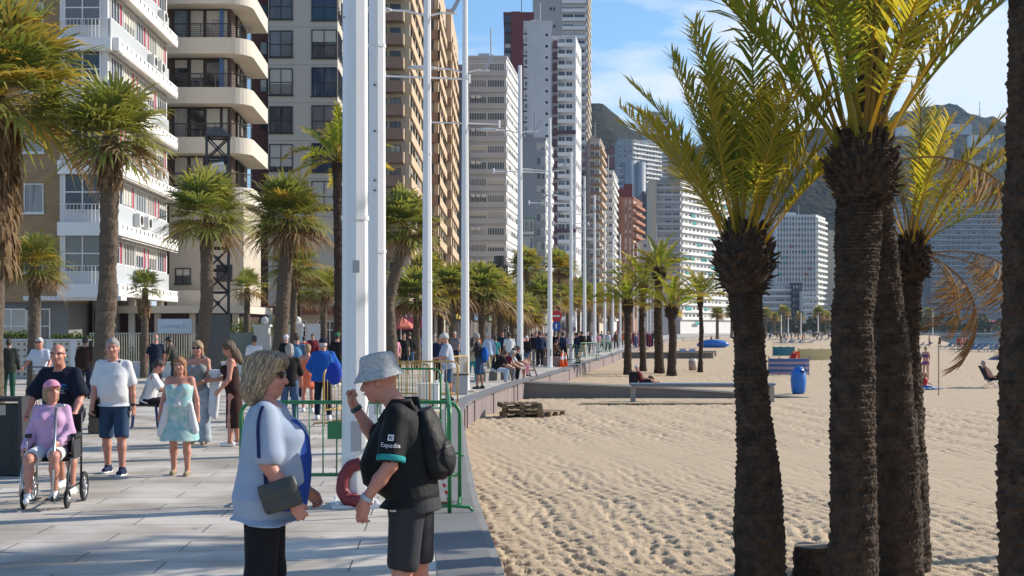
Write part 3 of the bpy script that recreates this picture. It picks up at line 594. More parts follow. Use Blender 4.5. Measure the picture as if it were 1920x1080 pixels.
for k in range(1, 40):
    if k % 2: T9.box_on((X(1001, 430), 430), (X(1100, 430), 430), 5.3, 6.1, k * 2.95, k * 2.95 + 1.0, .003, .06, FR_D, 'vent_window'); T9.box_on((X(1001, 430), 430), (X(1100, 430), 430), 6.5, 7.2, k * 2.95, k * 2.95 + 1.0, .003, .06, FR_D, 'vent_window')
tower('apartment_tower', 'slim beige tower with striped balconies right of the tallest tower', 1106, 1124, 410, 262, beig, 1133, 432, 2.9, dict(n=2, w=.85, h=1.5, g=G_DARK, g2=G_MIX), dict(n=3, w=.8, h=1.5, f=FR_D), dict(m=mat('brown_balcony', (.25, .14, .08), .8), h=.7, d=.9), dict(m=tanp, h=.9, d=.9))
tower('apartment_tower', 'slim white tower between the beige striped tower and the orange brick block', 1132, 1149, 450, 322, lw, 1158, 480, 2.9, dict(n=2, w=.8, h=1.4, g=G_MIX), dict(n=4, w=.7), dict(m=lwp, h=.9, d=.6), dict(m=lwp, h=.9, d=.6))
T12 = tower('brick_tower', 'orange brick apartment tower with lit balconies and a stepped red roof', 1157, 1187, 476, 372, orb, 1204, 498, 2.9, dict(n=2, w=.35, h=2.5, nv=1, g=G_PALE, g2=G_PALE, span=(.4, .95)), dict(n=3, w=.7, h=1.5, f=FR_D), None, dict(m=orb, h=1.0, d=1.3), roofbox=False)
b = MB(); b.box((X(1172, 480), 484, Zp(365, 476) + .5), (5.5, 7, 4)); b.box((X(1180, 480), 486, Zp(350, 476)), (3, 4, 4)); b.ell((X(1163, 480), 484, Zp(362, 476)), (2.2, 2.2, 3)); b.obj('roof_housing', redm, T12.t)
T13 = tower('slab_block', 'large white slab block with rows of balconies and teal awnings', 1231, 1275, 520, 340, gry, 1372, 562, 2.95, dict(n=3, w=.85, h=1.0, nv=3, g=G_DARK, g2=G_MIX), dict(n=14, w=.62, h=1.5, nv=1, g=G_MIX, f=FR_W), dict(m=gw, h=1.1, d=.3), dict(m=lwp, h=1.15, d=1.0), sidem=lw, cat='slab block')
T13.body([(X(1218, 519), 519), (X(1231, 519) - .003, 519), (X(1231, 519) - .003, 530), (X(1218, 519), 530)], 0, Zp(338, 519), beig, 'stair_tower')
rs = random.Random(4); P1, P2 = (X(1275, 520), 520), (X(1372, 562), 562); Wd = (Vector(P2) - Vector(P1)).length
for k in range(26):
    u = rs.uniform(1, Wd - 8); z = 3 + 2.95 * rs.randint(0, 18); T13.box_on(P1, P2, u, u + rs.uniform(2.5, 6), z + .9, z + 2.0, 1.02, 1.2, teal, 'awning')
tower('apartment_tower', 'plum coloured narrow tower left of the large white slab block', 1203, 1219, 540, 365, wall_mat('plum_grey', (0.20, 0.16, 0.17)), None, None, 2.9, dict(n=2, w=.4, h=1.2), None, cat='tower block')
tower('low_block', 'low pale block with a white stair tower beside the orange brick tower', 1205, 1252, 440, 452, gw, None, None, 3, dict(n=5, w=.6, h=1.3, g=G_MIX), None, dict(m=gw, h=1, d=.5), cat='low block')
tower('round_fronted_tower', 'steel blue tower with a curved front on the hillside', 1160, 1212, 640, 305, wall_mat('steel_blue', (0.26, 0.30, 0.34)), None, None, 3, dict(n=6, w=.8, h=1.4, g=G_BLUE, g2=G_DARK), None, dict(m=mat('steel_band', (.4, .45, .5), .5), h=.8, d=.5))
b = MB(); b.tube([(X(1182, 640), 638, 0), (X(1182, 640), 638, Zp(303, 640))], 3.0, 20); b.tube([(X(1200, 640), 638, 0), (X(1200, 640), 638, Zp(306, 640))], 2.6, 20)
b.obj('drum', mat('drum_grey', (.36, .37, .39), .5, noise=(.2, .3)), [o for o in bpy.data.objects if o.name.startswith('round_fronted')][0], True)
tower('hillside_tower', 'blue grey tower with a gridded front high on the slope behind the round fronted tower', 1158, 1186, 840, 262, blug, 1240, 862, 3, dict(n=3, w=.6, h=1.6, g=G_BLUE), dict(n=9, w=.75, h=1.7, nv=1, g=G_DARK), None, dict(m=lwp, h=1, d=.8))
tower('hillside_tower', 'farthest hillside tower, tallest on the slope, with dark roof edge', 1208, 1252, 960, 212, wall_mat('far_grey', (.30, .31, .33)), None, None, 3, dict(n=6, w=.7, h=1.7, g=G_DARK), None, dict(m=lwp, h=.9, d=.8))
T15 = tower('grid_fronted_block', 'wide hotel block with a white gridded front across the bay', 1456, 1529, 690, 404, lw, 1547, 712, 3.0, dict(n=13, w=.68, h=1.7, nv=1, g=G_MIX, g2=G_BLUE), dict(n=3, w=.7), dict(m=gw, h=.7, d=.6), dict(m=lwp, h=1.2, d=1.5), cat='hotel block', sidem=lw)
for i in range(14): u = (X(1529, 690) - X(1456, 690)) * i / 13; T15.box_on((X(1456, 690), 690), (X(1529, 690), 690), u - .2, u + .2, 3, Zp(406, 690), .003, .9, lwp, 'fin')
for k in range(12):
    u = rs.uniform(1, 17); z = 4 + 3.0 * rs.randint(0, 17); T15.box_on((X(1456, 690), 690), (X(1529, 690), 690), u, u + 1.6, z, z + 1.2, .92, 1.1, teal if k % 2 else mat('faded_red_awning', (.35, .12, .08), .8), 'awning')
tower('shaded_hotel_side', 'grey blue shaded side of the gridded hotel block', 1418, 1455, 700, 408, gry, None, None, 3.0, dict(n=5, w=.8, h=1.4, nv=1, g=G_MIX), None, dict(m=gw, h=.9, d=.6), cat='slab block')  # left side of the hotel, its shade put into the grey wall colour
tower('low_block', 'low white hotel annexe with long window bands across the bay', 1424, 1486, 640, 534, gw, None, None, 3.1, dict(n=4, w=.95, h=1.5, nv=4, g=G_DARK), None, dict(m=lwp, h=1.1, d=1.0), cat='low block', roofbox=False)
tower('low_block', 'dark low block between the white annexe and a bright stepped block', 1486, 1503, 636, 532, wall_mat('charcoal_wall', (.05, .06, .075)), None, None, 3.1, dict(n=3, w=.5, h=1.4), None, cat='low block', roofbox=False)
tower('low_block', 'bright white stepped block beside the dark low block', 1504, 1531, 630, 548, lw, None, None, 3.1, dict(n=4, w=.7, h=1.2, g=G_MIX), None, dict(m=lwp, h=1.1, d=1.2), cat='low block', roofbox=False)
tower('beige_block', 'plain beige block standing alone behind the beach', 1550, 1582, 720, 437, beig, None, None, 3.0, dict(n=2, w=.3, h=1.2, span=(.5, 1)), None, cat='tower block')
tower('bayside_tower', 'slim pale blue tower seen between the dark palm trunks', 1655, 1700, 740, 385, blug, None, None, 3.0, dict(n=5, w=.7, h=1.6, g=G_BLUE), None, dict(m=gw, h=.9, d=.8), cat='tower block')
T18 = tower('bayside_slab', 'broad shaded blue grey hotel slab at the far end of the beach', 1745, 1878, 745, 374, blug, None, None, 3.0, dict(n=14, w=.8, h=1.5, nv=1, g=G_BLUE, g2=G_MIX), None, dict(m=wall_mat('bluish_balcony', (.32, .37, .40)), h=1.0, d=1.2), cat='hotel slab')
ta = thing('beach_awning', 'red awning along the foot of the broad blue grey slab', 'awning')
MB().box((X(1858, 720), 722, Zp(603, 720)), (14, 5, .5), rot=Matrix.Rotation(R_(12), 3, 'X')).obj('canopy', mat('red_awning', (.35, .03, .05), .7, stripes=(.6, (.25, .02, .04), .5)), ta)
b = MB()
for i in range(5): b.tube([(X(1858, 720) - 6.5 + i * 3.2, 719.8, -.3), (X(1858, 720) - 6.5 + i * 3.2, 719.8, Zp(604, 720))], .08, 5)
b.obj('posts', FR_W, ta)
# houses on the hills
def house(x, y, Y, w, h, label, m, n=3):
    t = thing('hillside_house', label, 'house', at(x, y, Y), 0, 'houses on the hills')
    MB().box((0, 6, -2), (w, 12, h + 8)).obj('wall', m, t); MB().box((0, 6, h / 2 + 2.3), (w + 1, 13, .6)).obj('roof', mat('terracotta', (.30, .13, .08), .9) if n % 2 else m, t)
    f, g = win_meshes(1.8, 2.0, 1, (), FR_W, G_DARK, False)
    for i in range(n): o = link('window', f, t, loc=(-w / 2 + w * (i + .5) / n, -.01, 0), rz=math.pi); link('pane', g, o)
for i, (x, y, Y, w, h, l) in enumerate([(1698, 243, 2080, 26, 9, 'long pale villa on the wooded hilltop, left of the crest'), (1762, 232, 2130, 12, 8, 'small yellowish house just under the wooded crest'), (1800, 240, 2050, 38, 9, 'wide white terrace of houses right below the wooded crest'), (1838, 262, 1900, 30, 10, 'pale terrace lower on the wooded hill near the mast'), (1150, 292, 1150, 12, 9, 'reddish house low on the bare slope'), (1770, 290, 1750, 26, 12, 'grey white block halfway down the wooded hill'), (1578, 290, 1650, 14, 9, 'brownish villa among the trees on the slope'), (1840, 315, 1500, 34, 14, 'broad white block on the lower slope of the wooded hill'), (1700, 310, 1560, 22, 12, 'greyish house cluster on the lower slope'), (1535, 330, 1400, 14, 10, 'small beige house on the dark wooded slope')]):
    house(x, y, Y, w, h, l, redm if i == 4 else (lw, beig, gw)[i % 3], 3 + i % 3)
mt = thing('radio_mast', 'thin lattice radio mast on the wooded hill against the sky', 'mast', at(1837, 240, 2190))
b = MB(); b.tube([(0, 0, -8), (0, 0, 46)], [.9, .35], 6); b.obj('pole', M_['dark'], mt)
b = MB()
for z in (12, 22, 32): b.box((0, 0, z), (3.2, .6, .6))
b.obj('antenna', M_['dark'], mt)
# ------------------------------------------------------------------ palms
leaf_g = mat('date_leaf', (0.125, 0.185, 0.026), 0.45, attr='tint', c2=(0.46, 0.33, 0.055), trans=0.5, spec=0.4)
leaf_y = mat('date_leaf_yellowing', (0.24, 0.24, 0.032), 0.5, attr='tint', c2=(0.54, 0.36, 0.065), trans=0.5, spec=0.3)
leaf_d = mat('dead_leaf', (0.24, 0.15, 0.08), 0.8, attr='tint', c2=(0.36, 0.24, 0.13), trans=0.2, spec=0.1)
fan_g = mat('fan_leaf', (0.12, 0.175, 0.05), 0.5, attr='tint', c2=(0.32, 0.27, 0.07), trans=0.35, spec=0.35)
fan_y = mat('fan_leaf_yellowing', (0.26, 0.22, 0.045), 0.5, attr='tint', c2=(0.46, 0.30, 0.08), trans=0.4, spec=0.3)
fan_d = mat('fan_leaf_dead', (0.19, 0.125, 0.07), 0.85, attr='tint', c2=(0.30, 0.21, 0.12), trans=0.12, spec=0.1)
bark_d = mat('date_bark', (0.105, 0.072, 0.05), 0.95, noise=(9, 0.9), c2=(0.022, 0.016, 0.013), bump=(30, 1.0, 0.04), spec=0.2)
bark_f = mat('fan_palm_bark', (0.15, 0.115, 0.085), 0.9, noise=(4, 0.6), c2=(0.06, 0.045, 0.035), bump=(30, 0.7, 0.02), stretch=(1, 1, 4), spec=0.2)
stub_m = mat('leaf_base', (0.095, 0.065, 0.045), 0.95, noise=(14, 0.9), c2=(0.02, 0.014, 0.011), bump=(50, 0.6, 0.01), spec=0.2)
def frond_mesh(L, bend, th0, npair, leaf, seed, m, wid=0.022, start=0.16, tip_y=0.8, vee=0.35, clump=0.0, dead=False):
    """pinnate leaf; starts at the origin pointing up, bends towards +X"""
    rs = np.random.RandomState(seed); ns = 28; s = np.linspace(0, 1, ns); th = th0 + bend * s ** 1.4
    P = np.zeros((ns, 3)); d = np.stack([np.sin(th), 0.0 * th, np.cos(th)], 1); P[1:] = np.cumsum((d[1:] + d[:-1]) / 2, 0) * L / (ns - 1)
    P[:, 1] += 0.03 * L * np.sin(s * 3 + seed); V = []; Q = []; T = []
    # rachis: flattened triangular tube
    nrm = np.stack([np.cos(th), 0 * th, -np.sin(th)], 1)
    for i in range(ns):
        w = (0.019 * (1 - s[i]) + 0.004) * (L / 2.2) ** 0.5 * (1.9 if s[i] < 0.05 else 1)
        for a in range(4):
            an = a * math.pi / 2 + .785; V.append(P[i] + np.array([0, 1, 0]) * math.cos(an) * w + nrm[i] * math.sin(an) * w * .7); T.append(.42 if not dead else .5)
    for i in range(ns - 1):
        for a in range(4): Q.append((i * 4 + a, i * 4 + (a + 1) % 4, i * 4 + 4 + (a + 1) % 4, i * 4 + 4 + a))
    for k in range(npair):
        u = start + (1 - start) * (k + rs.uniform(-.2, .2)) / npair; u = min(max(u, start), .995)
        p = np.array([np.interp(u, s, P[:, j]) for j in range(3)]); fw = np.array([np.interp(u, s, d[:, j]) for j in range(3)]); nn = np.array([np.interp(u, s, nrm[:, j]) for j in range(3)])
        prof = min(1, .35 + (u - start) * 3.0) * (1 - .55 * max(0, (u - .45) / .55) ** 1.5)
        for side in (-1, 1):
            if dead and rs.rand() < .15: continue
            a = R_(62 - 34 * u + rs.uniform(-11, 11)); v = vee + rs.uniform(-.35, .35); ll = leaf * prof * rs.uniform(.85, 1.1)
            ld = fw * math.cos(a) + np.array([0, side, 0]) * math.sin(a) * math.cos(v) + (-nn) * math.sin(a) * math.sin(v) * 1.0
            if dead: ld = ld * .6 + np.array([0, 0, -.9]) + rs.normal(size=3) * .12
            ld /= np.linalg.norm(ld); wv = np.cross(ld, nn * .8 + np.array([0, side * .4, 0])); wv /= np.linalg.norm(wv) + 1e-6
            droop = np.array([0, 0, -1]) * ll * (.10 + .22 * rs.rand()); w = wid * (.8 + .4 * prof)
            o = len(V); mid = p + ld * ll * .45; tip = p + ld * ll + droop
            V += [p - wv * w * .35, p + wv * w * .35, mid - wv * w * .5 + droop * .15, mid + wv * w * .5 + droop * .15, tip]
            b0 = tip_y * max(0, (u - .35) / .65) * rs.uniform(.5, 1.1) * (.5 if seed % 3 else 1); T += [b0 * .6, b0 * .6, b0 * .8, b0 * .8, min(1, b0 + .45)]
            Q += [(o, o + 1, o + 3, o + 2), (o + 2, o + 3, o + 4)]
    me = bpy.data.meshes.new('frond'); me.from_pydata([tuple(v) for v in V], [], Q); me.materials.append(m)
    at_ = me.attributes.new('tint', 'FLOAT', 'POINT'); at_.data.foreach_set('value', np.clip(np.array(T), 0, 1).astype(np.float32)); me.update(); return me
def trunk_mesh(pts, rads, rows, cols, depth, m, seed=0, name='trunk'):
    """trunk with overlapping old leaf bases; pts/rads along the stem"""
    pts = np.array(pts, float); rads = np.array(rads); rs = np.random.RandomState(seed)
    t = np.linspace(0, 1, len(pts)); nz_ = rows * 5; na = cols * 4; u = np.linspace(0, 1, nz_)
    C = np.stack([np.interp(u, t, pts[:, j]) for j in range(3)], 1); k = np.ones(9) / 9
    for j in range(2):
        pad = np.pad(C[:, j], 4, mode='edge'); C[:, j] = np.convolve(pad, k, 'valid')
    R = np.interp(u, t, rads); V = np.zeros((nz_, na, 3)); rnd = rs.uniform(.1, 1.9, (rows + 2, cols + 1)); off = rs.uniform(-.9, .9, (rows + 2,))
    ang = np.arange(na) / na; A3 = np.stack([np.cos(ang * 6.283)[None, :] * R[:, None], np.sin(ang * 6.283)[None, :] * R[:, None], np.broadcast_to(C[:, 2:3], (nz_, na))], -1); wob = snoise(A3, 7, seed, 3) * .016 + snoise(A3, 30, seed + 1, 3) * .010
    for i in range(nz_):
        row = u[i] * rows; r0 = int(row); fr = row - r0
        x = ang * cols + (r0 % 2) * .5 + off[r0] * .3; ci = np.floor(x).astype(int) % cols; fx = x - np.floor(x)
        shape = (1 - np.abs(fx - .5) * 1.5) ; bump = .62 * depth * rnd[r0, ci] * (fr ** .8) * np.clip(shape + .35, 0, 1)
        rr = R[i] + wob[i] - depth * .3 + bump + rs.uniform(-.28, .28, na) * depth
        V[i, :, 0] = C[i, 0] + rr * np.cos(ang * 2 * np.pi); V[i, :, 1] = C[i, 1] + rr * np.sin(ang * 2 * np.pi); V[i, :, 2] = C[i, 2] - bump * .25
    g = np.arange(nz_ * na).reshape(nz_, na); g2 = np.roll(g, -1, 1)
    fq = np.stack([g[:-1], g2[:-1], g2[1:], g[1:]], -1).reshape(-1, 4)
    return npmesh(name, V.reshape(-1, 3), [fq, g[-1][None, :]], m, smooth=False)
def boss_mesh(r, h, n, seed):
    """swollen head of the trunk: cut leaf bases pointing up and out"""
    rs = np.random.RandomState(seed); b = MB(); b.ell((0, 0, h * .45), (r * .86, r * .86, h * .62), 16, 10)
    for i in range(n):
        z = (i + .5) / n; a = i * 2.39996 + rs.uniform(-.2, .2); prof = math.sin(math.pi * min(1, .16 + z * .74)) ** .7
        rr = r * .80 * prof; p = Vector((rr * math.cos(a), rr * math.sin(a), z * h * 1.0)); out = Vector((math.cos(a), math.sin(a), -.15 + z * 1.6 + rs.uniform(-.5, .5))).normalized()
        side = Vector((-math.sin(a), math.cos(a), 0)); ln = r * rs.uniform(.15, .42); w = r * rs.uniform(.06, .14); up = side.cross(out).normalized()
        q = p + out * ln + Vector((0, 0, rs.uniform(-.02, .04)))
        b.add([p - side * w - up * w * .5, p + side * w - up * w * .5, p + side * w * .9 + up * w * .6, p - side * w * .9 + up * w * .6,
               q - side * w * .5 - up * w * .15, q + side * w * .5 - up * w * .15, q + side * w * .45 + up * w * .2, q - side * w * .45 + up * w * .2],
              [(0, 1, 5, 4), (1, 2, 6, 5), (2, 3, 7, 6), (3, 0, 4, 7), (4, 5, 6, 7)])
    return b.mesh('crown', stub_m)
FRP = []
for sd_, (L, bend, th0, m_) in enumerate([(2.1, .30, .0, leaf_g), (2.0, .5, .0, leaf_g), (1.9, .62, .0, leaf_g), (2.15, .22, .0, leaf_y), (1.9, .7, .0, leaf_y), (2.05, .4, .0, leaf_g)]):
    FRP.append(frond_mesh(L, bend, th0, 42, .48, sd_ + 1, m_, wid=.023, start=.22))
leaf_o = mat('date_leaf_olive', (.12, .135, .03), .5, attr='tint', c2=(.44, .27, .06), trans=.45, spec=.3)
OLV = [frond_mesh(2.1, b_, 0, 36, .44, 50 + i, m_, wid=.021, start=.34) for i, (b_, m_) in enumerate(((.3, leaf_o), (.5, leaf_o), (.7, leaf_y), (.4, leaf_g), (.85, leaf_o)))]
DEADF = [frond_mesh(1.9, 1.9, .35, 48, .50, 21, leaf_d, wid=.024, dead=True, start=.3), frond_mesh(1.7, 2.3, .5, 44, .46, 22, leaf_d, wid=.024, dead=True, start=.3)]
def date_palm(label, base, pts, rads, boss, nfr, scale, tilt0, tilt1, seed, rows=40, cols=12, depth=.035, fixed=(), dead=(), group='date palms on the beach', skip=None, pool=None):
    """pts relative to base; fronds: outer tilt tilt1 .. inner tilt0 (degrees from vertical)"""
    rs = random.Random(seed); t = thing('date_palm', label, 'palm tree', base, 0, group)
    link('trunk', trunk_mesh(pts, rads, rows, cols, depth, bark_d, seed), t)
    top = Vector(pts[-1]); br, bh = boss
    cr = link('crown', boss_mesh(br, bh, 260, seed), t, loc=top - Vector((0, 0, bh * .25)))
    for i in range(nfr):
        f = i / max(1, nfr - 1); az = i * 137.5 + rs.uniform(-14, 14); tl = tilt0 + (tilt1 - tilt0) * f ** .8 + rs.uniform(-6, 6)
        pm = (pool or FRP); me = pm[rs.randrange(len(pm))] if f < .75 else rs.choice((FRP[2], FRP[4], FRP[3]))
        o = link('frond', me, cr); o.scale = (scale * rs.uniform(.85, 1.08),) * 3
        r0 = br * (.25 + .35 * f); o.location = (r0 * math.cos(R_(az)), r0 * math.sin(R_(az)), bh * (.98 - .25 * f)); o.rotation_euler = (rs.uniform(-.15, .15), R_(tl), R_(az))
        o.rotation_euler = (Matrix.Rotation(R_(az), 3, 'Z') @ Matrix.Rotation(R_(tl), 3, 'Y') @ Matrix.Rotation(rs.uniform(-.5, .5), 3, 'Z')).to_euler()
    for az, tl, k, sc_ in fixed:
        o = link('frond', FRP[k], cr); o.scale = (sc_,) * 3; o.location = (br * .5 * math.cos(R_(az)), br * .5 * math.sin(R_(az)), bh * .85)
        o.rotation_euler = (Matrix.Rotation(R_(az), 3, 'Z') @ Matrix.Rotation(R_(tl), 3, 'Y')).to_euler()
    for az, tl, k, sc_ in dead:
        o = link('frond', DEADF[k], cr, label='dry brown hanging frond'); o.scale = (sc_,) * 3; o.location = (br * .7 * math.cos(R_(az)), br * .7 * math.sin(R_(az)), bh * .6)
        o.rotation_euler = (Matrix.Rotation(R_(az), 3, 'Z') @ Matrix.Rotation(R_(tl), 3, 'Y')).to_euler()
    return t
def rel(base, lst, Y): return [(at(x, y, Y) - Vector(base)) for x, y in lst]
# the large palms in front of the beach (base just below the frame)
def near_palm(label, Y, line, rads, boss, nfr, sc, t0, t1, seed, **kw):
    base = Vector((X(line[0][0], Y), Y, SAND - .05)); s = F / Y
    pts = [Vector((0, 0, 0))] + [at(x, y, Y) - base for x, y in line[1:]]
    return date_palm(label, base, pts, [r / s for r in rads], boss, nfr, sc, t0, t1, seed, **kw)
near_palm('date palm with a full yellow green crown, standing left of the other large palms', 12.2, [(1426, 1100), (1424, 960), (1420, 850), (1410, 740), (1404, 640), (1398, 570), (1396, 515)], [50, 45, 38, 32, 30, 30, 34], (.30, .60), 28, .86, 5, 34, 5, rows=64, cols=15, depth=.024,
          fixed=[(180, 27, 4, .80), (172, 20, 1, .9), (5, 38, 1, .9), (350, 42, 3, .75), (270, 6, 0, 1.0), (310, 16, 3, 1.05), (230, 14, 5, 1.0)])
near_palm('thickest date palm with a shaggy bulging head and a crown reaching above the picture', 11.6, [(1600, 1100), (1600, 900), (1598, 760), (1600, 600), (1606, 480), (1612, 400), (1618, 350)], [47, 42, 40, 38, 40, 44, 46], (.33, .62), 26, 1.3, 5, 33, 8, rows=72, cols=17, depth=.026, pool=OLV, fixed=[(0, 34, 1, 1.4), (180, 18, 3, 1.35)], dead=[(5, 55, 0, .9)])
near_palm('dark leaning date palm trunk half hidden behind the thickest palm', 12.7, [(1690, 1100), (1684, 900), (1676, 720), (1664, 560), (1650, 430), (1640, 300), (1632, 120), (1628, -60)], [42, 40, 36, 30, 27, 26, 26, 26], (.27, .6), 22, 1.15, 6, 45, 12, rows=76, cols=14, depth=.024)
near_palm('shorter date palm with green upright fronds and dry fronds hanging on its right', 13.3, [(1714, 1100), (1712, 900), (1706, 760), (1704, 640), (1706, 560), (1710, 505)], [32, 28, 24, 20, 20, 23], (.20, .46), 19, .74, 6, 40, 17, pool=OLV, rows=58, cols=12, depth=.02, fixed=[(0, 32, 2, .85), (350, 48, 4, .8), (10, 58, 2, .75)], dead=[(0, 60, 0, .85), (20, 80, 1, .95), (340, 75, 0, .8), (355, 100, 1, .6), (300, 90, 0, .6)])
near_palm('large dark date palm trunk at the far right, its crown above the picture', 9.4, [(1935, 1150), (1934, 900), (1938, 600), (1946, 300), (1950, 0), (1950, -260)], [62, 60, 58, 56, 54, 54], (.32, .6), 24, 1.3, 5, 70, 23, rows=90, cols=18, depth=.026)
# a tall palm just outside the picture on the right: its crown shades the promenade
for i, (x, y, h, l) in enumerate([(11.8, 16.5, 9.0, 'very tall slim date palm just beyond the right edge of the view')]):
    date_palm(l, (x, y, SAND - .05), [(0, 0, 0), (.05, 0, h * .5), (0, 0, h + .6)], [.14, .12, .12], (.24, .5), 22, 1.15, 8, 80, 40 + i, rows=40, cols=10, group=None)
st = thing('palm_stump', 'sawn off palm stump between the two thick palm trunks', 'stump', (X(1522, 12.6), 12.6, SAND - .05))
link('stump_body', trunk_mesh([(0, 0, 0), (0, 0, .2), (0, 0, .40)], [.20, .18, .175], 7, 9, .025, bark_d, 3), st)
MB().tube([(0, 0, .385), (0, 0, .41)], .165, 18).obj('cut_top', mat('cut_wood', (.30, .24, .17), .9, noise=(12, .5)), st)
# mid distance date palms on the sand
MID = [frond_mesh(2.0, .9, .05, 34, .5, 31, leaf_g, wid=.04), frond_mesh(2.0, 1.3, .1, 34, .5, 33, leaf_o, wid=.04), frond_mesh(1.9, .5, 0, 34, .48, 32, leaf_g, wid=.045)]
for i, (x, yb, yc, w, sc, l) in enumerate([(1177, 703, 580, 15, .95, 'beach date palm by the promenade wall, first of the five'), (1206, 696, 545, 13, 1.05, 'tall yellowish beach date palm, second of the five'), (1236, 700, 520, 18, 1.0, 'tallest thick beach date palm, third of the five'), (1259, 704, 590, 17, 1.0, 'stout beach date palm with a broad foot, fourth of the five'), (1313, 698, 570, 9, .95, 'slim beach date palm standing alone right of the others')]):
    p = onS(x, yb); s = F / p.y; h = (yb - yc) / s
    date_palm(l, p, [(0, 0, -.1), (0, 0, .4), ((x % 3 - 1) * .08, 0, h * .6), (0, 0, h)], [w * .62 / s, w * .5 / s, w * .42 / s, w * .4 / s], (w * .75 / s, .7), 26, sc * 1.08, 4, 84, 60 + i, rows=30, cols=9, depth=.03, pool=MID, group='date palms farther down the beach')
# ---- fan palms
def fan_crown(R, n, seed, elev=(86, -36), yellow=.15, dead=.2, nseg=20, wid=1.0):
    rs = np.random.RandomState(seed); V = []; Q = []; T = []; MI = []
    for i in range(n):
        f = (i + .5) / n; el = R_(elev[0] + (elev[1] - elev[0]) * f ** .85 + rs.uniform(-8, 8)); az = i * 2.39996 + rs.uniform(-.25, .25)
        d = np.array([math.cos(el) * math.cos(az), math.cos(el) * math.sin(az), math.sin(el)]); side = np.array([-math.sin(az), math.cos(az), 0]); up = np.cross(d, side); up = -up if up[2] < 0 else up
        mi = 2 if f > 1 - dead * .5 else (1 if rs.rand() < yellow * .7 + .3 * max(0, f - .6) else 0); tone = rs.uniform(0, .45)
        pl = R * rs.uniform(.34, .5); tip0 = d * pl + np.array([0, 0, -1]) * pl * .12 * f
        o = len(V); pw = .012 * R + .006          # petiole
        V += [side * pw, -side * pw, tip0 - side * pw * .7, tip0 + side * pw * .7]; T += [.9] * 4; Q.append((o, o + 1, o + 2, o + 3)); MI.append(mi)
        bl = R * rs.uniform(.58, .78); fold = rs.uniform(.15, .5)
        for k in range(nseg):
            a = R_(-118 + 236 * (k + .5) / nseg + rs.uniform(-3, 3)); dd = d * math.cos(a) + side * math.sin(a); dd = dd + up * fold * abs(math.sin(a)) * .7; dd /= np.linalg.norm(dd)
            ll = bl * (1 - .28 * abs(a) / 2.1) * rs.uniform(.85, 1.08); w = ll * 1.75 / nseg * wid; wv = np.cross(dd, up); wv /= np.linalg.norm(wv) + 1e-6
            m1 = tip0 + dd * ll * .5; gr = np.array([0, 0, -1.0]); sag = ll * rs.uniform(.12, .4) * (1.5 if mi == 2 else 1); m2 = tip0 + dd * ll * .82 + gr * sag * .4; e = tip0 + dd * ll + gr * sag
            o = len(V); V += [tip0, m1 - wv * w * .5, m1 + wv * w * .5, m2 - wv * w * .28, m2 + wv * w * .28, e]; T += [tone, tone, tone, tone + .25, tone + .25, tone + .6]
            Q += [(o, o + 1, o + 2), (o + 1, o + 3, o + 4, o + 2), (o + 3, o + 5, o + 4)]; MI += [mi] * 3
    me = bpy.data.meshes.new('crown'); me.from_pydata([tuple(v) for v in V], [], Q)
    for m in (fan_g, fan_y, fan_d): me.materials.append(m)
    me.polygons.foreach_set('material_index', MI); a_ = me.attributes.new('tint', 'FLOAT', 'POINT'); a_.data.foreach_set('value', np.clip(np.array(T), 0, 1).astype(np.float32)); me.update(); return me
def skirt_mesh(R, h, n, seed):
    rs = np.random.RandomState(seed); V = []; Q = []; T = []
    for i in range(n):
        a = rs.uniform(0, 6.283); z = -h * rs.rand() ** 1.0; r = R * (.45 + .55 * rs.rand()) * (1 - .3 * (-z / h)); d = np.array([math.cos(a), math.sin(a), 0]); s_ = np.array([-d[1], d[0], 0])
        ln = rs.uniform(.25, .6) * min(1, h); w = rs.uniform(.012, .035); p = d * r * .7 + np.array([0, 0, z]); e = p + d * ln * rs.uniform(.1, .45) + np.array([0, 0, -ln]) + s_ * rs.uniform(-.12, .12)
        o = len(V); V += [p - s_ * w, p + s_ * w, (p + e) / 2 + d * .05 + s_ * w * 1.3, (p + e) / 2 + d * .05 - s_ * w * 1.3, e]; t_ = rs.rand(); T += [t_ * .5] * 4 + [t_]; Q += [(o, o + 1, o + 2, o + 3), (o + 3, o + 2, o + 4)]
    me = bpy.data.meshes.new('dead_skirt'); me.from_pydata([tuple(v) for v in V], [], Q); me.materials.append(fan_d)
    a_ = me.attributes.new('tint', 'FLOAT', 'POINT'); a_.data.foreach_set('value', np.array(T, dtype=np.float32)); me.update(); return me
CR = {}
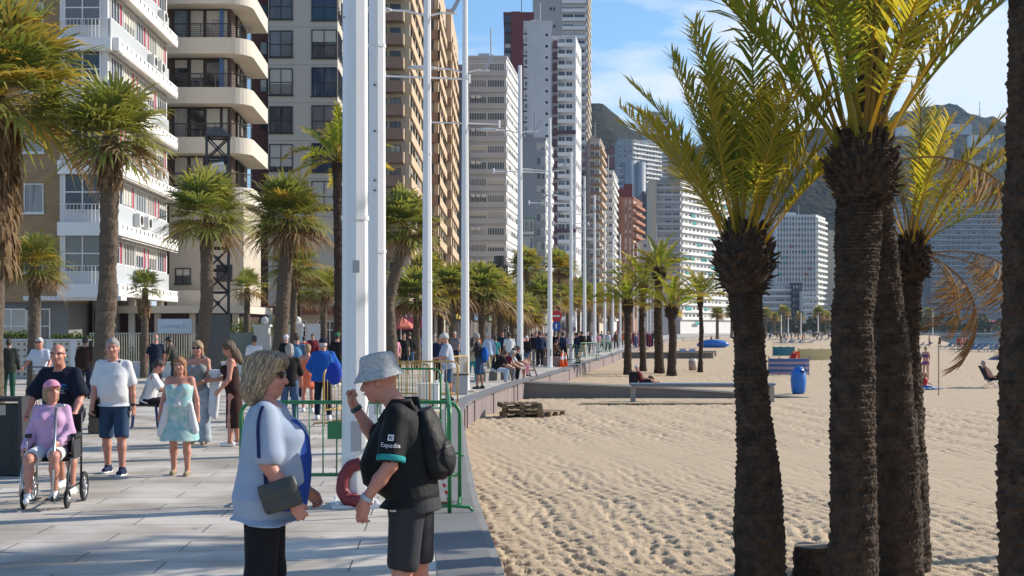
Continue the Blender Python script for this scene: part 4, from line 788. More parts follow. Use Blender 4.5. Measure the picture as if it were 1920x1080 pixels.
def fan_palm(label, x0, y0, x1, y1, Y, w, R, seed, n=34, skirt=None, lean=0, dead=.2, yellow=.15, proto=None, group='fan palms along the promenade', elev=(86, -36), nseg=24, wid=1.0):
    """trunk foot at photo (x0, y0) (y0 None: on the ground), crown centre at (x1, y1), depth Y, trunk w px wide, crown radius R metres"""
    base = Vector((X(x0, Y), Y, 0)); top = at(x1, y1, Y); s = F / Y; t = thing('fan_palm', label, 'palm tree', base, 0, group)
    h = top.z; d = top - base
    pts = [(0, 0, -.05), (d.x * .1, 0, h * .12), (d.x * .5 + lean, 0, h * .5), (d.x * .95, 0, h * .9), (d.x, 0, h)]
    rows = max(10, int(h / .13)); r = w / 2 / s
    link('trunk', trunk_mesh(pts, [r * 1.3, r * 1.08, r, r * .95, r * .8], rows, 8, r * .10, bark_f, seed), t)
    me = CR.get(proto) if proto else None
    if me is None:
        me = fan_crown(1.0, n, seed, elev, yellow, dead, nseg, wid)
        if proto: CR[proto] = me
    o = link('crown', me, t, loc=(d.x, 0, h)); o.scale = (R, R, R); o.rotation_euler = (0, 0, seed * 1.3)
    if skirt: link('dead_skirt', skirt_mesh(skirt[0], skirt[1], skirt[2], seed), t, loc=(d.x, 0, h - .1))
    return t
fan_palm('big fan palm with a long brown skirt, cut off by the left edge', -12, None, -2, 180, 24, 30, 2.15, 71, n=58, skirt=(.50, 3.0, 1500), dead=.12, yellow=.55, nseg=26)
fan_palm('tall fan palm whose grey trunk stands behind the white polo shirt man', 187, None, 207, 255, 23.2, 34, 1.22, 72, n=46, skirt=(.28, .7, 240), lean=.05, dead=.18, yellow=.2, nseg=24)
fan_palm('small fan palm in front of the brick wing, by the pierced white wall', 62, None, 66, 500, 35, 22, 1.1, 73, n=40, skirt=(.22, .5, 120), dead=.3)
fan_palm('young thin fan palm with a ruff of brown leaves below its small crown', 270, None, 272, 540, 50, 13, .95, 74, n=22, dead=.05)
t = [o for o in bpy.data.objects if o.name.startswith('fan_palm')][-1]; link('dead_skirt', skirt_mesh(.30, .55, 260, 8), t, loc=(.02, 0, at(272, 562, 50).z))
fan_palm('leaning fan palm beside the dark lattice tower', 373, None, 388, 405, 46, 24, 2.0, 75, n=44, skirt=(.4, .8, 160), lean=.15, dead=.15, yellow=.1)
fan_palm('broad dense fan palm between the lattice tower and the first mast', 522, None, 540, 410, 54, 26, 2.25, 76, n=56, skirt=(.45, 1.2, 260), dead=.28, yellow=.12)
fan_palm('thin fan palm close behind the broad dense one', 549, None, 552, 500, 58, 12, 1.6, 77, n=34, skirt=(.35, .8, 80))
fan_palm('small fan palm among the shop fronts behind the man in blue', 607, None, 607, 545, 62, 12, 1.35, 78, n=34, dead=.35)
fan_palm('little fan palm by the cream pavilion, behind the lattice tower', 462, None, 464, 540, 62, 12, 1.15, 79, n=24, dead=.3)
fan_palm('curved fan palm standing between the first pair of masts and the lamp post', 733, None, 757, 425, 49, 22, 1.65, 80, n=46, lean=-.35, yellow=.05, dead=.12, skirt=(.4, .8, 160), wid=1.2)
# a tall feather palm behind the first masts
p = Vector((X(634, 52), 52, 0)); date_palm('tall feather palm whose grey trunk stands right behind the first white mast', p, [(0, 0, -.1), (.05, 0, 3), (-.02, 0, Zp(318, 52))], [.25, .2, .19], (.26, .6), 28, 1.2, 6, 95, 90, rows=50, cols=8, depth=.02, pool=MID, group='feather palms behind the masts')
far = [(690, 520, 74, 1.6), (782, 560, 62, 1.7), (800, 520, 80, 1.9), (828, 555, 76, 1.7), (848, 540, 70, 1.7), (872, 560, 78, 1.8), (905, 548, 72, 1.9), (938, 565, 80, 1.9), (925, 540, 100, 2.0), (962, 575, 84, 1.8), (985, 590, 92, 1.9), (1012, 560, 104, 2.1), (990, 505, 108, 2.1), (1048, 505, 112, 2.1), (1040, 560, 116, 2.1), (1066, 560, 128, 2.2), (1085, 555, 135, 2.2), (1103, 565, 150, 2.3), (1122, 560, 165, 2.3), (1142, 570, 178, 2.4), (1165, 575, 190, 2.5), (560, 545, 76, 1.7), (655, 540, 82, 1.8)]
where = ['behind the gap between the first pair of masts', 'just left of the tall lamp mast, hanging low', 'behind the first lamp mast, taller', 'right of the first lamp mast', 'left of the second lamp mast', 'directly behind the second lamp mast', 'over the seated row, left one', 'over the seated row, right one', 'behind the second lattice tower', 'left of the third lamp mast, low crown', 'right of the third lamp mast, low crown', 'between the third and fourth lamp masts', 'high dark crown beside the narrow grey tower', 'high crown at the foot of the white tower', 'under the high crown at the foot of the white tower', 'left of the fifth lamp mast', 'right of the fifth lamp mast', 'by the sixth lamp mast', 'by the seventh lamp mast', 'by the eighth lamp mast', 'farthest of the row, beside the beach palms', 'behind the broad dense fan palm', 'behind the base of the white masts']
for i, ((x, yc, Y, R), wd) in enumerate(zip(far, where)):
    fan_palm('fan palm ' + wd, x, None, x + (i % 3 - 1) * 3, yc, Y, 2 * .19 * F / Y, R, 100 + i, n=40, dead=.33, yellow=.3, proto='far%d' % (i % 5), skirt=None, nseg=16, wid=1.2)
for i, (x, yb, h, Y) in enumerate([(1345, 640, 5, 260), (1372, 638, 6, 300), (1384, 636, 5, 330), (1436, 634, 7, 420), (1452, 634, 6, 430), (1470, 633, 8, 450), (1535, 633, 8, 470), (1548, 632, 7, 480), (1716, 628, 12, 640), (1742, 628, 10, 650), (1500, 632, 7, 520)]):
    t = fan_palm('far palm ' + ['left of the blue canvas on the beach', 'second from the blue canvas', 'third from the blue canvas', 'in front of the low hotel annexe, left', 'in front of the low hotel annexe, middle', 'in front of the dark low block', 'left of the plain beige block', 'under the plain beige block', 'tall, before the slim pale blue tower', 'tall, at the corner of the broad slab', 'before the bright stepped block'][i], x, None, x, HZ - (h - CAM) * F / Y, Y, 2 * .3 * F / Y, h * .38, 140 + i, n=40, proto='far%d' % (i % 5), group='far palms round the bay')
# ------------------------------------------------------------------ masts and street things
def mast(label, x, Y, lamp=True, r0=.13, r1=.075, H=12.3, box=False, octa=8, group='white masts along the promenade edge', pennant=False):
    t = thing('lamp_mast' if lamp else 'white_mast', label, 'mast', (X(x, Y), Y, 0), R_(11), group)
    b = MB(); b.tube([(0, 0, 0), (0, 0, .9), (0, 0, H * .55), (0, 0, H)], [r0 * 1.06, r0, (r0 + r1) / 2, r1], octa); b.obj('pole', M_['pole'], t)
    b = MB(); b.box((0, 0, .015), (r0 * 3.6, r0 * 3.6, .03))
    for sx in (-1, 1):
        for sy in (-1, 1): b.tube([(sx * r0 * 1.4, sy * r0 * 1.4, .03), (sx * r0 * 1.4, sy * r0 * 1.4, .075)], .018, 6)
    b.obj('base_plate', M_['pole'], t)
    b = MB()
    for z in (3.05, 6.2): b.tube([(0, 0, z), (0, 0, z + .05)], r0 + (r1 - r0) * z / H + .012, octa)
    b.obj('joint_ring', M_['pole'], t); MB().box((0, -r0 * 1.02, .75), (r0 * .8, .012, .32)).obj('access_hatch', mat('pale_grey_plate', (.42, .42, .43), .5), t)
    if lamp:
        for sgn, ln in ((-1, 1.0), (1, .75)):
            b = MB(); b.tube([(0, 0, 9.62), (sgn * ln * .5, 0, 9.72), (sgn * ln, 0, 9.72)], .026, 6); b.obj('lamp_arm', M_['pole'], t)
        b = MB(); b.ell((-1.3, 0, 9.72), (.46, .16, .075), 12, 6); b.obj('lamp_head', mat('lamp_shell', (.60, .60, .58), .4), t, True)
        b = MB(); b.box((.72, -.05, 9.95), (.10, .10, .5), rot=Matrix.Rotation(R_(28), 3, 'Y')); b.obj('floodlight', mat('pale_grey_plate', (.42, .42, .43), .5), t)
        b = MB(); b.tube([(-1.05, 0, 8.1), (1.05, 0, 8.1)], .024, 6)
        for sgn in (-1, 1): b.tube([(sgn * 1.05, 0, 8.0), (sgn * 1.05, 0, 8.22)], .035, 6)
        b.obj('crossbar', M_['pole'], t)
    return t
mA = mast('nearest and thickest white mast, behind the couple, red hose at its foot', 666, 4512 / (947 - 618), False, .142, .115, 13, group='thick white masts')
b = MB()
for z in (5.2,): b.tube([(-.12, -.09, z), (-.14, -.105, z)], .012, 8)
b.box((.0, -.139, 2.55), (.07, .01, .13)); b.obj('inspection_cover', mat('pale_grey_plate', (.42, .42, .43), .5), mA)
mB = mast('second thick white mast, close behind the nearest one', 707, 19.6, False, .138, .11, 13, group='thick white masts')
for k, z in enumerate((4.0, 4.9, 4.15, 5.6)):
    MB().tube([(-.04, -.11, z), (-.055, -.155, z)], .014, 8).obj('bolt_hole', M_['dark'], mB)
names = ['first lamp mast past the thick pair', 'second lamp mast, beside the man in the pale grey shirt', 'third lamp mast, behind the seated row', 'fourth lamp mast, by the planter with a seated person', 'fifth lamp mast', 'sixth lamp mast', 'seventh lamp mast', 'eighth lamp mast', 'ninth lamp mast', 'tenth lamp mast, last before the beach palms']
for i, (x, Y) in enumerate([(801, 31.6), (872, 38.6), (975, 50.5), (1031, 63), (1071, 75), (1096, 87), (1115, 99), (1134, 112), (1149, 125), (1163, 140)]): mast('slender white ' + names[i], x, Y)
for i, (x, Y) in enumerate([(1188, 152), (1195, 166), (1208, 186), (1214, 205), (1220, 225), (1226, 245), (1232, 268)]): mast('white flagpole seen ' + ['left of the second beach palm', 'just right of the second beach palm trunk', 'first in the cluster behind the third beach palm', 'second in the cluster behind the third beach palm', 'third in the cluster behind the third beach palm', 'fourth in the cluster behind the third beach palm', 'last and farthest of the cluster'][i], x, Y, False, .10, .06, 12, group='white flagpoles farther on')
for i, (x, yt, Y) in enumerate([(1465, 585, 420), (1478, 590, 430), (1502, 582, 440), (1676, 580, 480), (1749, 575, 520), (1534, 585, 460)]):
    t = thing('floodlight_pole', 'thin pale pole across the beach ' + ['left of the dark low block', 'under the dark low block', 'by the bright stepped block', 'between the dark palm trunks', 'left of the broad bayside slab', 'by the beige block'][i], 'pole', (X(x, Y), Y, -.6), 0, 'thin poles across the beach'); MB().tube([(0, 0, 0), (0, 0, Zp(yt, Y))], [.22, .14], 6).obj('pole', M_['pole'], t); MB().box((0, 0, Zp(yt, Y)), (1.6, .4, .35)).obj('floodlight', M_['dark'], t)
# red hose coiled at the first mast
hb = onz(668, 944); t = thing('red_hose', 'dark red corrugated hose curling up the foot of the nearest mast', 'hose', hb)
pts = [(.16, -.30, .07), (.06, -.36, .07), (-.05, -.34, .08), (-.115, -.30, .18), (-.10, -.28, .32), (-.03, -.26, .43), (.08, -.25, .46)]
fine = []
for i in range(60):
    u = i / 59 * (len(pts) - 1); k = min(int(u), len(pts) - 2); f = u - k; fine.append(Vector(pts[k]).lerp(Vector(pts[k + 1]), f))
for _ in range(4): fine = [fine[0]] + [(fine[i - 1] + fine[i] * 2 + fine[i + 1]) / 4 for i in range(1, 59)] + [fine[-1]]
MB().tube(fine, [.066 + .006 * (i % 2) for i in range(60)], 10).obj('hose_body', M_['redhose'], t, True)
b = MB()
for i in range(3): b.tube([(.08 + .10 * math.cos(a_ + i), -.34 + .08 * math.sin(a_ + i), .045 + .03 * i) for a_ in [k * .5 for k in range(8)]], .04, 8)
b.obj('hose_end', M_['redhose'], t, True)
# ---- crowd barriers
def barrier(label, p, q, m, plate=None, H=1.1, group='crowd barriers', rail2=True, legs=True):
    p, q = Vector(p), Vector(q); L = (q - p).length; rz = math.atan2(q.y - p.y, q.x - p.x); t = thing('crowd_barrier', label, 'barrier', (p + q) / 2, rz, group)
    a = L / 2; r = .14; r_ = .021; pts = [(-a, 0, 0)]
    for i in range(7): an = R_(180 - i * 15); pts.append((-a + r + r * math.cos(an), 0, H - r + r * math.sin(an)))
    for i in range(7): an = R_(90 - i * 15); pts.append((a - r + r * math.cos(an), 0, H - r + r * math.sin(an)))
    pts.append((a, 0, 0)); MB().tube(pts, r_, 10).obj('frame_tube', m, t, True)
    b = MB(); b.tube([(-a, 0, .32), (a, 0, .32)], .019, 8); b.obj('lower_rail', m, t, True)
    n = max(4, int(L / .135)); n = min(n, 16)
    for i in range(1, n):
        u = -a + L * i / n; MB().tube([(u, 0, .32), (u, 0, H - .015)], .0085, 6).obj('bar', m, t, True)
    for x in (-a, a):
        b = MB(); b.tube([(x, -.24, .02), (x, -.2, .06), (x, 0, .075), (x, .2, .06), (x, .24, .02)], .017, 8); b.obj('foot', m, t, True)
    if plate: MB().box((plate[0], -.012, plate[1]), (plate[2], .012, plate[3])).obj('number_plate', m, t)
    return t
g1 = onz(452, 946); g2 = onz(862, 946)
barrier('green crowd barrier right behind the couple, across the first mast', g1, g2, M_['green'], (-.12, .80, .25, .19))
g3 = Vector((-.62, 14.1, 0)); barrier('green crowd barrier standing end on behind the bucket hat man', onz(843, 962), onz(838, 858), M_['green'])
barrier('green crowd barrier farther back with bright top rail by the lamp mast', onz(722, 795), onz(826, 795), M_['green'])
barrier('rusty yellow crowd barrier in front of the first lamp mast', onz(722, 762), onz(858, 762), M_['yellow'])
barrier('yellow crowd barrier end on beside the man in the blue jacket', onz(607, 800), onz(641, 795), M_['yellow'])
barrier('short yellow crowd barrier behind the bright green one', onz(742, 770), onz(806, 778), M_['yellow'])
barrier('yellow crowd barrier next to the man in the pale grey shirt', onz(836, 742), onz(876, 737), M_['yellow'])
barrier('bright green crowd barrier standing by the orange cones', onz(1063, 686), onz(1082, 686), M_['green'])
barrier('green crowd barrier beyond the fifth mast', onz(1088, 678), onz(1118, 677), M_['green'])
barrier('green crowd barrier farthest along the promenade edge', onz(1122, 668), onz(1146, 667), M_['green'])
# lamp post pedestals / litter bin
for x, Y, l in ((805, 31.0, 'white concrete block at the foot of the first lamp mast'), (862, 37.5, 'pale grey litter bin at the foot of the second lamp mast')):
    t = thing('concrete_block' if x == 805 else 'litter_bin', l, 'block' if x == 805 else 'bin', (X(x, Y), Y, 0)); b = MB(); b.box((0, -.35, .28), (.5, .45, .56)); b.obj('body', M_['white'] if x == 805 else mat('pale_grey_plate', (.42, .42, .43), .5), t); MB().box((0, -.35, .58), (.54, .49, .035)).obj('lid', M_['white'] if x == 805 else M_['dark'], t)
# striped tape
b = MB(); p = onz(842, 942); q = Vector((X(822, p.y), p.y, Zp(875, p.y))); t = thing('barrier_tape', 'thin red and white tape hanging from the end of the green barrier', 'tape')
dirv = q - p; sidev = Vector((.018, 0, 0))
for i in range(10): a0 = p + dirv * (i / 10) + Vector((0, 0, .01)); a1 = p + dirv * ((i + 1) / 10) + Vector((0, 0, .01)); b.add([a0 - sidev, a0 + sidev, a1 + sidev, a1 - sidev, a0 - sidev + Vector((0, .004, 0)), a1 - sidev + Vector((0, .004, 0))], [(0, 1, 2, 3)], i % 2)
b.obj('tape_strip', [mat('tape_red', (.6, .03, .03), .5), M_['white']], t)
t = thing('wooden_batten', 'short reddish wooden batten lying by the green barrier foot', 'batten', onz(822, 946), .05); MB().box((0, -.05, .02), (.24, .04, .035)).obj('batten_body', mat('reddish_wood', (.32, .14, .07), .8, noise=(20, .5)), t); MB().box((.13, -.05, .04), (.03, .05, .075)).obj('red_end', M_['orange'], t)
# sandwich board / timber easel leaning by the seated row
t = thing('timber_trestle', 'leaning pale timber trestle at the end of the seated row', 'trestle', onz(992, 706))
b = MB()
for dx in (-.1, .16): b.box((dx, 0, .42), (.07, .05, .95), rot=Matrix.Rotation(R_(-22), 3, 'Y'))
for z in (.25, .5, .72): b.box((.03 - (z - .42) * .4, .01, z), (.3, .03, .06))
b.obj('frame', mat('pale_planks', (0.50, 0.40, 0.24), 0.85, noise=(4, 0.5)), t)
t = thing('stone_planter', 'pinkish stone planter block near the orange cones', 'planter', onz(1032, 688)); MB().box((0, .3, .24), (.95, .6, .48)).obj('block', mat('pink_stone', (.30, .19, .17), .85, noise=(4, .4)), t); MB().box((0, .3, .50), (1.0, .65, .05)).obj('rim', mat('pink_stone_rim', (.36, .25, .22), .85), t)
for x, y, l in ((1053, 688, 'orange traffic cone left of another cone'), (1060, 687, 'orange traffic cone next to the bright green barrier')):
    t = thing('traffic_cone', l, 'cone', onz(x, y)); MB().tube([(0, 0, .03), (0, 0, .35), (0, 0, .72)], [.15, .09, .03], 14).obj('cone_body', M_['orange'], t, True); MB().box((0, 0, .018), (.36, .36, .035)).obj('base', M_['orange'], t); MB().tube([(0, 0, .38), (0, 0, .52)], [.088, .066], 14).obj('white_band', M_['white'], t)
# road signs
t = thing('road_sign', 'red no entry disc above a round blue sign on one post', 'sign', (X(1043, 82), 82, 0)); MB().tube([(0, 0, 0), (0, 0, 3.2)], .04, 8).obj('post', M_['steel'], t)
for z, m, l in ((2.75, mat('sign_red', (.55, .02, .03), .4), 'no entry disc'), (2.1, mat('sign_blue', (.02, .10, .45), .4), 'blue disc')):
    b = MB(); b.tube([(0, -.06, z), (0, -.085, z)], .36 if z > 2.5 else .3, 24); o = b.obj('disc', m, t, label=l)
    b = MB(); b.box((0, -.09, z), (.44, .01, .11) if z > 2.5 else (.1, .01, .3)); b.obj('white_mark', M_['white'], o)
# lattice towers
def lattice(label, x, Y, w, ztop, ped, cab=True):
    t = thing('lattice_tower', label, 'tower', (X(x, Y), Y, 0), R_(14)); a = w / 2
    MB().box((0, 0, ped / 2), (w * 1.12, w * 1.12, ped)).obj('pedestal', mat('dark_grey_pedestal', (.11, .115, .12), .7, noise=(1.5, .4)), t)
    b = MB()
    for sx in (-1, 1):
        for sy in (-1, 1): b.box((sx * a, sy * a, (ped + ztop) / 2), (w * .11, w * .11, ztop - ped))
    b.obj('corner_posts', M_['dark'], t); n = max(2, int((ztop - ped) / (w * 1.02))); hh = (ztop - ped) / n; b = MB(); ct = 0.05
    for i in range(n):
        z0, z1 = ped + i * hh, ped + (i + 1) * hh
        for s in (-1, 1):
            for p, q in (((-a, s * a), (a, s * a)), ((s * a, -a), (s * a, a))):
                for za, zb in ((z0, z1), (z1, z0)): b.tube([(p[0], p[1], za), (q[0], q[1], zb)], w * .035, 4)
                b.tube([(p[0], p[1], z1), (q[0], q[1], z1)], w * .05, 4)
        if i % 2 == 0: b.ell((0, -a, (z0 + z1) / 2), (w * .12, w * .05, w * .12), 8, 5)
    b.obj('bracing', M_['dark'], t)
    if cab:
        b = MB(); b.add([(-a * 1.2, -a * 1.2, ztop), (a * 1.2, -a * 1.2, ztop), (a * 1.2, a * 1.2, ztop), (-a * 1.2, a * 1.2, ztop), (-a * .3, -a * .3, ztop + w * .45), (a * .3, -a * .3, ztop + w * .45), (a * .3, a * .3, ztop + w * .45), (-a * .3, a * .3, ztop + w * .45)], [(0, 1, 5, 4), (1, 2, 6, 5), (2, 3, 7, 6), (3, 0, 4, 7), (4, 5, 6, 7), (3, 2, 1, 0)]); b.obj('cap', M_['dark'], t)
        sp = MB(); sp.box((0, -a - .05, ztop - w * 1.5), (w * .62, w * .5, w * .45), rot=Matrix.Rotation(R_(20), 3, 'X') @ Matrix.Rotation(R_(-12), 3, 'Y')); sp.obj('floodlight', mat('lamp_shell', (.60, .60, .58), .4), t)
    return t
lattice('tall dark lattice tower with a floodlight, beside the leaning fan palm', 408, 57, .95, Zp(258, 57), Zp(590, 57))
lattice('distant dark lattice tower with a drum cap between two lamp masts', 938, 112, 1.0, Zp(500, 112), 1.4)
lt = [o for o in bpy.data.objects if o.name.startswith('lattice_tower')][-1]; MB().tube([(0, 0, Zp(502, 112)), (0, 0, Zp(480, 112))], .55, 14).obj('drum', M_['dark'], lt)
# ---- pierced white wall, fences, hedges on the left
def pierced_wall():
    x0, x1 = X(-60, 50), X(170, 50); t = thing('breeze_block_wall', 'low white pierced breeze block wall in front of the brick wing', 'wall', (0, 50, 0)); zt = 1.42
    m = mat('cream_blocks', (.62, .55, .46), .8, noise=(2, .2)); b = MB(); c = .235; n = int((x1 - x0) / c); rows = 6
    for j in range(rows):
        z = .02 + j * c + c / 2
        for i in range(n):
            x = x0 + i * c + c / 2; w = .145
            b.box((x - c / 2 + w / 4, 0, z), (w / 2, .12, c)); b.box((x + c / 2 - w / 4, 0, z), (w / 2, .12, c)); b.box((x, 0, z - c / 2 + w / 4), (c - w, .118, w / 2)); b.box((x, 0, z + c / 2 - w / 4), (c - w, .118, w / 2))
            b.box((x, 0, z), (.03, .1, .03), rot=Matrix.Rotation(R_(45), 3, 'Y'))
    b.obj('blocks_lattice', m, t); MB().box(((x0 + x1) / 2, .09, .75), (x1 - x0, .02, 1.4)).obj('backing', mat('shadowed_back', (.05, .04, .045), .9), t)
    for x in (X(20, 50), X(95, 50), X(140, 50)): MB().box((x, 0, .74), (.26, .24, 1.48)).obj('pier', wh, t)
    MB().box(((x0 + x1) / 2, 0, zt + .06), (x1 - x0, .2, .07)).obj('coping', wh, t)
pierced_wall()
def bar_fence(label, xa, xb, Y, h, m, n, w=.03, back=None):
    a, c = X(xa, Y), X(xb, Y); t = thing('railing_fence', label, 'fence', (0, Y, 0)); b = MB()
    for i in range(n): b.box((a + (c - a) * i / (n - 1), 0, h / 2), (w, .03, h))
    b.obj('bars', m, t); b = MB(); b.box(((a + c) / 2, 0, h), (c - a + .1, .05, .05)); b.box(((a + c) / 2, 0, .15), (c - a + .1, .04, .05)); b.obj('rails', m, t); return t
bar_fence('cream bar railing fence left of the lattice tower', 170, 372, 54, 1.72, mat('cream_enamel', (.50, .46, .36), .5), 46)
bar_fence('faded green slatted fence right of the lattice tower', 432, 505, 60, 1.72, mat('grey_green_slats', (.28, .31, .26), .7, noise=(3, .3)), 34, .055)
for x, Y, l in ((492, 60, 'white gate pier with a round finial left of the broad palm'), (553, 60, 'white gate pier half hidden by the broad palm trunk')):
    t = thing('gate_pier', l, 'pier', (X(x, Y), Y, 0)); MB().box((0, 0, 1.0), (.7, .6, 2.0)).obj('shaft', wh, t); MB().box((0, 0, 2.06), (.85, .75, .12)).obj('cap', wh, t); MB().ell((.12, 0, 2.3), (.18, .18, .2), 12, 8).obj('finial', wh, t, True)
# sign on stand
t = thing('information_board', 'white board with faint blue lettering on a stand behind the railing', 'sign', (X(328, 57), 57, 0))
MB().box((0, 0, Zp(611, 57)), (1.52, .08, .62)).obj('board', mat('board_white', (.62, .66, .72), .4), t); MB().box((0, -.01, Zp(611, 57) - .36), (1.5, .1, .07)).obj('lower_band', mat('board_navy', (.03, .06, .13), .5), t)
b = MB()
for x in (-.55, .5): b.tube([(x, .03, 0), (x, .03, Zp(622, 57))], .03, 6)
b.obj('post', FR_W, t)
fc = bpy.data.curves.new('lettering', 'FONT'); fc.body = 'Levante 5'; fc.size = .27; fc.align_x = 'CENTER'; fc.extrude = .003
fm = bpy.data.objects.new('tmp', fc); COL.objects.link(fm); bpy.context.view_layer.update(); me = bpy.data.meshes.new_from_object(fm.evaluated_get(bpy.context.evaluated_depsgraph_get())); bpy.data.objects.remove(fm)
me.materials.clear(); me.materials.append(mat('faint_blue_letters', (.30, .40, .52), .5)); o = link('lettering', me, t, loc=(-.05, -.045, Zp(615, 57))); o.rotation_euler = (R_(90), 0, 0)
# black menu cabinet at far left
t = thing('black_cabinet', 'black freestanding cabinet with a pale panel, cut off by the left edge', 'cabinet', onz(8, 890), .0)
b = MB(); s = F / onz(8, 890).y; b.box((-.10, 0, .07 / 2 + .43), (.72, .4, .90)); b.obj('case', M_['black'], t)
MB().box((.29, -.01, .51), (.045, .44, 1.02)).obj('side_post', M_['dark'], t); MB().box((-.1, -.01, .985), (.73, .43, .05)).obj('top_rail', M_['black'], t); MB().box((-.15, -.203, .85), (.5, .01, .13)).obj('panel', mat('pale_panel', (.45, .40, .33), .6, noise=(8, .3)), t)
MB().box((.16, -.201, .5), (.012, .008, .74)).obj('seam', M_['dark'], t)
# pink shop awning, umbrella, shop counters in the background
t = thing('pink_awning', 'pink shop awning with white script behind the curved palm', 'awning', (X(772, 74), 74, 0))
b = MB(); w = 1.15; b.add([(-w, 0, 3.0), (w, 0, 3.0), (w, -.8, 2.15), (-w, -.8, 2.15), (-w, -.82, 1.9), (w, -.82, 1.9)], [(0, 1, 2, 3), (3, 2, 5, 4)]); b.add([(-w, .02, 2.98), (w, .02, 2.98), (w, -.78, 2.13), (-w, -.78, 2.13)], [(3, 2, 1, 0)])
b.obj('canopy', mat('pink_canvas', (.55, .06, .16), .7, noise=(1, .15)), t)
b = MB()
for i in range(5): b.tube([(-.7 + i * .3, -.36 - .02, 2.55), (-.62 + i * .3, -.30, 2.72), (-.52 + i * .3, -.40, 2.52), (-.45 + i * .3, -.34, 2.6)], .03, 4)
b.obj('script_lettering', M_['white'], t); b = MB()
for x in (-w, w): b.tube([(x, 0, 0), (x, 0, 3.0)], .04, 6); b.tube([(x, 0, 2.2), (x, -.8, 2.15)], .03, 5)
b.obj('frame', FR_W, t); MB().box((0, .3, 1.45), (2.6, .3, 2.9)).obj('shop_front', mat('dark_shop', (.04, .03, .035), .6), t)
t = thing('red_parasol', 'small reddish parasol beside the pink awning', 'parasol', (X(752, 66), 66, 0)); MB().tube([(0, 0, 0), (0, 0, 2.5)], .03, 6).obj('pole', FR_W, t); MB().tube([(0, 0, 1.95), (0, 0, 2.05), (0, 0, 2.55)], [.75, .74, .06], 8).obj('canopy', mat('coral_canvas', (.55, .14, .10), .75), t)
t = thing('tilted_menu_board', 'tilted white board on a red base among the walkers', 'sign', (X(559, 60), 60, 0)); MB().box((0, 0, Zp(609, 60)), (.5, .06, .36), rot=Matrix.Rotation(R_(24), 3, 'Y')).obj('board', M_['white'], t); MB().tube([(-.02, 0, 0), (-.02, 0, 1.85)], .035, 6).obj('post', mat('rust_red', (.30, .07, .04), .6), t); MB().box((0, 0, 1.75), (.4, .08, .16)).obj('bracket', MATS['rust_red'], t)
t = thing('white_kiosk', 'white and red kiosk panel behind the walkers', 'kiosk', (X(590, 70), 70, 0)); MB().box((0, 0, 1.75), (.8, .5, .9)).obj('upper_panel', M_['white'], t); MB().box((0, 0, .65), (.8, .5, 1.25)).obj('lower_panel', mat('kiosk_red', (.4, .08, .05), .6, stripes=(6, (.6, .5, .45), .5)), t)
t = thing('row_of_shops', 'long dim row of shop fronts with pale fascias behind the promenade palms', 'shops', (0, 0, 0))
q0, q1 = (-6.0, 96), (6.5, 205); Bq = Bld('shops_tmp', 'x x x x'); bpy.data.objects.remove(Bq.t); Bq.t = t
Bq.body([q0, q1, (q1[0] - 6, q1[1]), (q0[0] - 6, q0[1])], 0, 3.6, mat('shop_dim', (.10, .08, .07), .8, noise=(.4, .6)))
cols_ = [(.55, .52, .45), (.40, .28, .05), (.45, .08, .06), (.05, .12, .25), (.5, .5, .5), (.12, .2, .12)]
Ls = (Vector(q1) - Vector(q0)).length
for i in range(22):
    u = 1 + i * Ls / 22; Bq.box_on(q0, q1, u, u + 4.2, 2.75, 3.35, .003, .9 if i % 2 else .3, mat('fascia_%d' % (i % 6), cols_[i % 6], .7), 'fascia')
    Bq.box_on(q0, q1, u + .4, u + 3.4, .3, 2.5, .003, .05, G_PALE if i % 3 == 0 else G_DARK, 'shop_window')
# hedges and shrubs
def leafy(name, label, cat, loc, r, n, m, seed, group=None, lw_=.06):
    rs = np.random.RandomState(seed); V = []; Q = []; T = []
    for i in range(n):
        p = rs.normal(size=3); p /= np.linalg.norm(p); rad = rs.uniform(.55, 1.0); c = p * np.array(r) * rad * (1 + .18 * math.sin(p[0] * 7 + seed) * math.cos(p[2] * 6)); c[2] = abs(c[2])
        a = rs.normal(size=3); a /= np.linalg.norm(a); b_ = np.cross(a, p + .01); b_ /= np.linalg.norm(b_); s_ = lw_ * rs.uniform(.6, 1.5); o = len(V); V += [c - a * s_, c + b_ * s_ * .5, c + a * s_, c - b_ * s_ * .5]; t_ = rs.rand() * .7; T += [t_] * 4; Q.append((o, o + 1, o + 2, o + 3))
    me = bpy.data.meshes.new('foliage'); me.from_pydata([tuple(v) for v in V], [], Q); me.materials.append(m); a_ = me.attributes.new('tint', 'FLOAT', 'POINT'); a_.data.foreach_set('value', np.array(T, dtype=np.float32)); me.update()
    t = thing(name, label, cat, loc, 0, group); link('foliage', me, t); MB().tube([(0, 0, -.05), (0, 0, r[2] * .6)], .05, 6).obj('stem', bark_f, t); return t
shrub = mat('shrub_leaf', (.05, .09, .02), .6, attr='tint', c2=(.16, .19, .03), trans=.3)
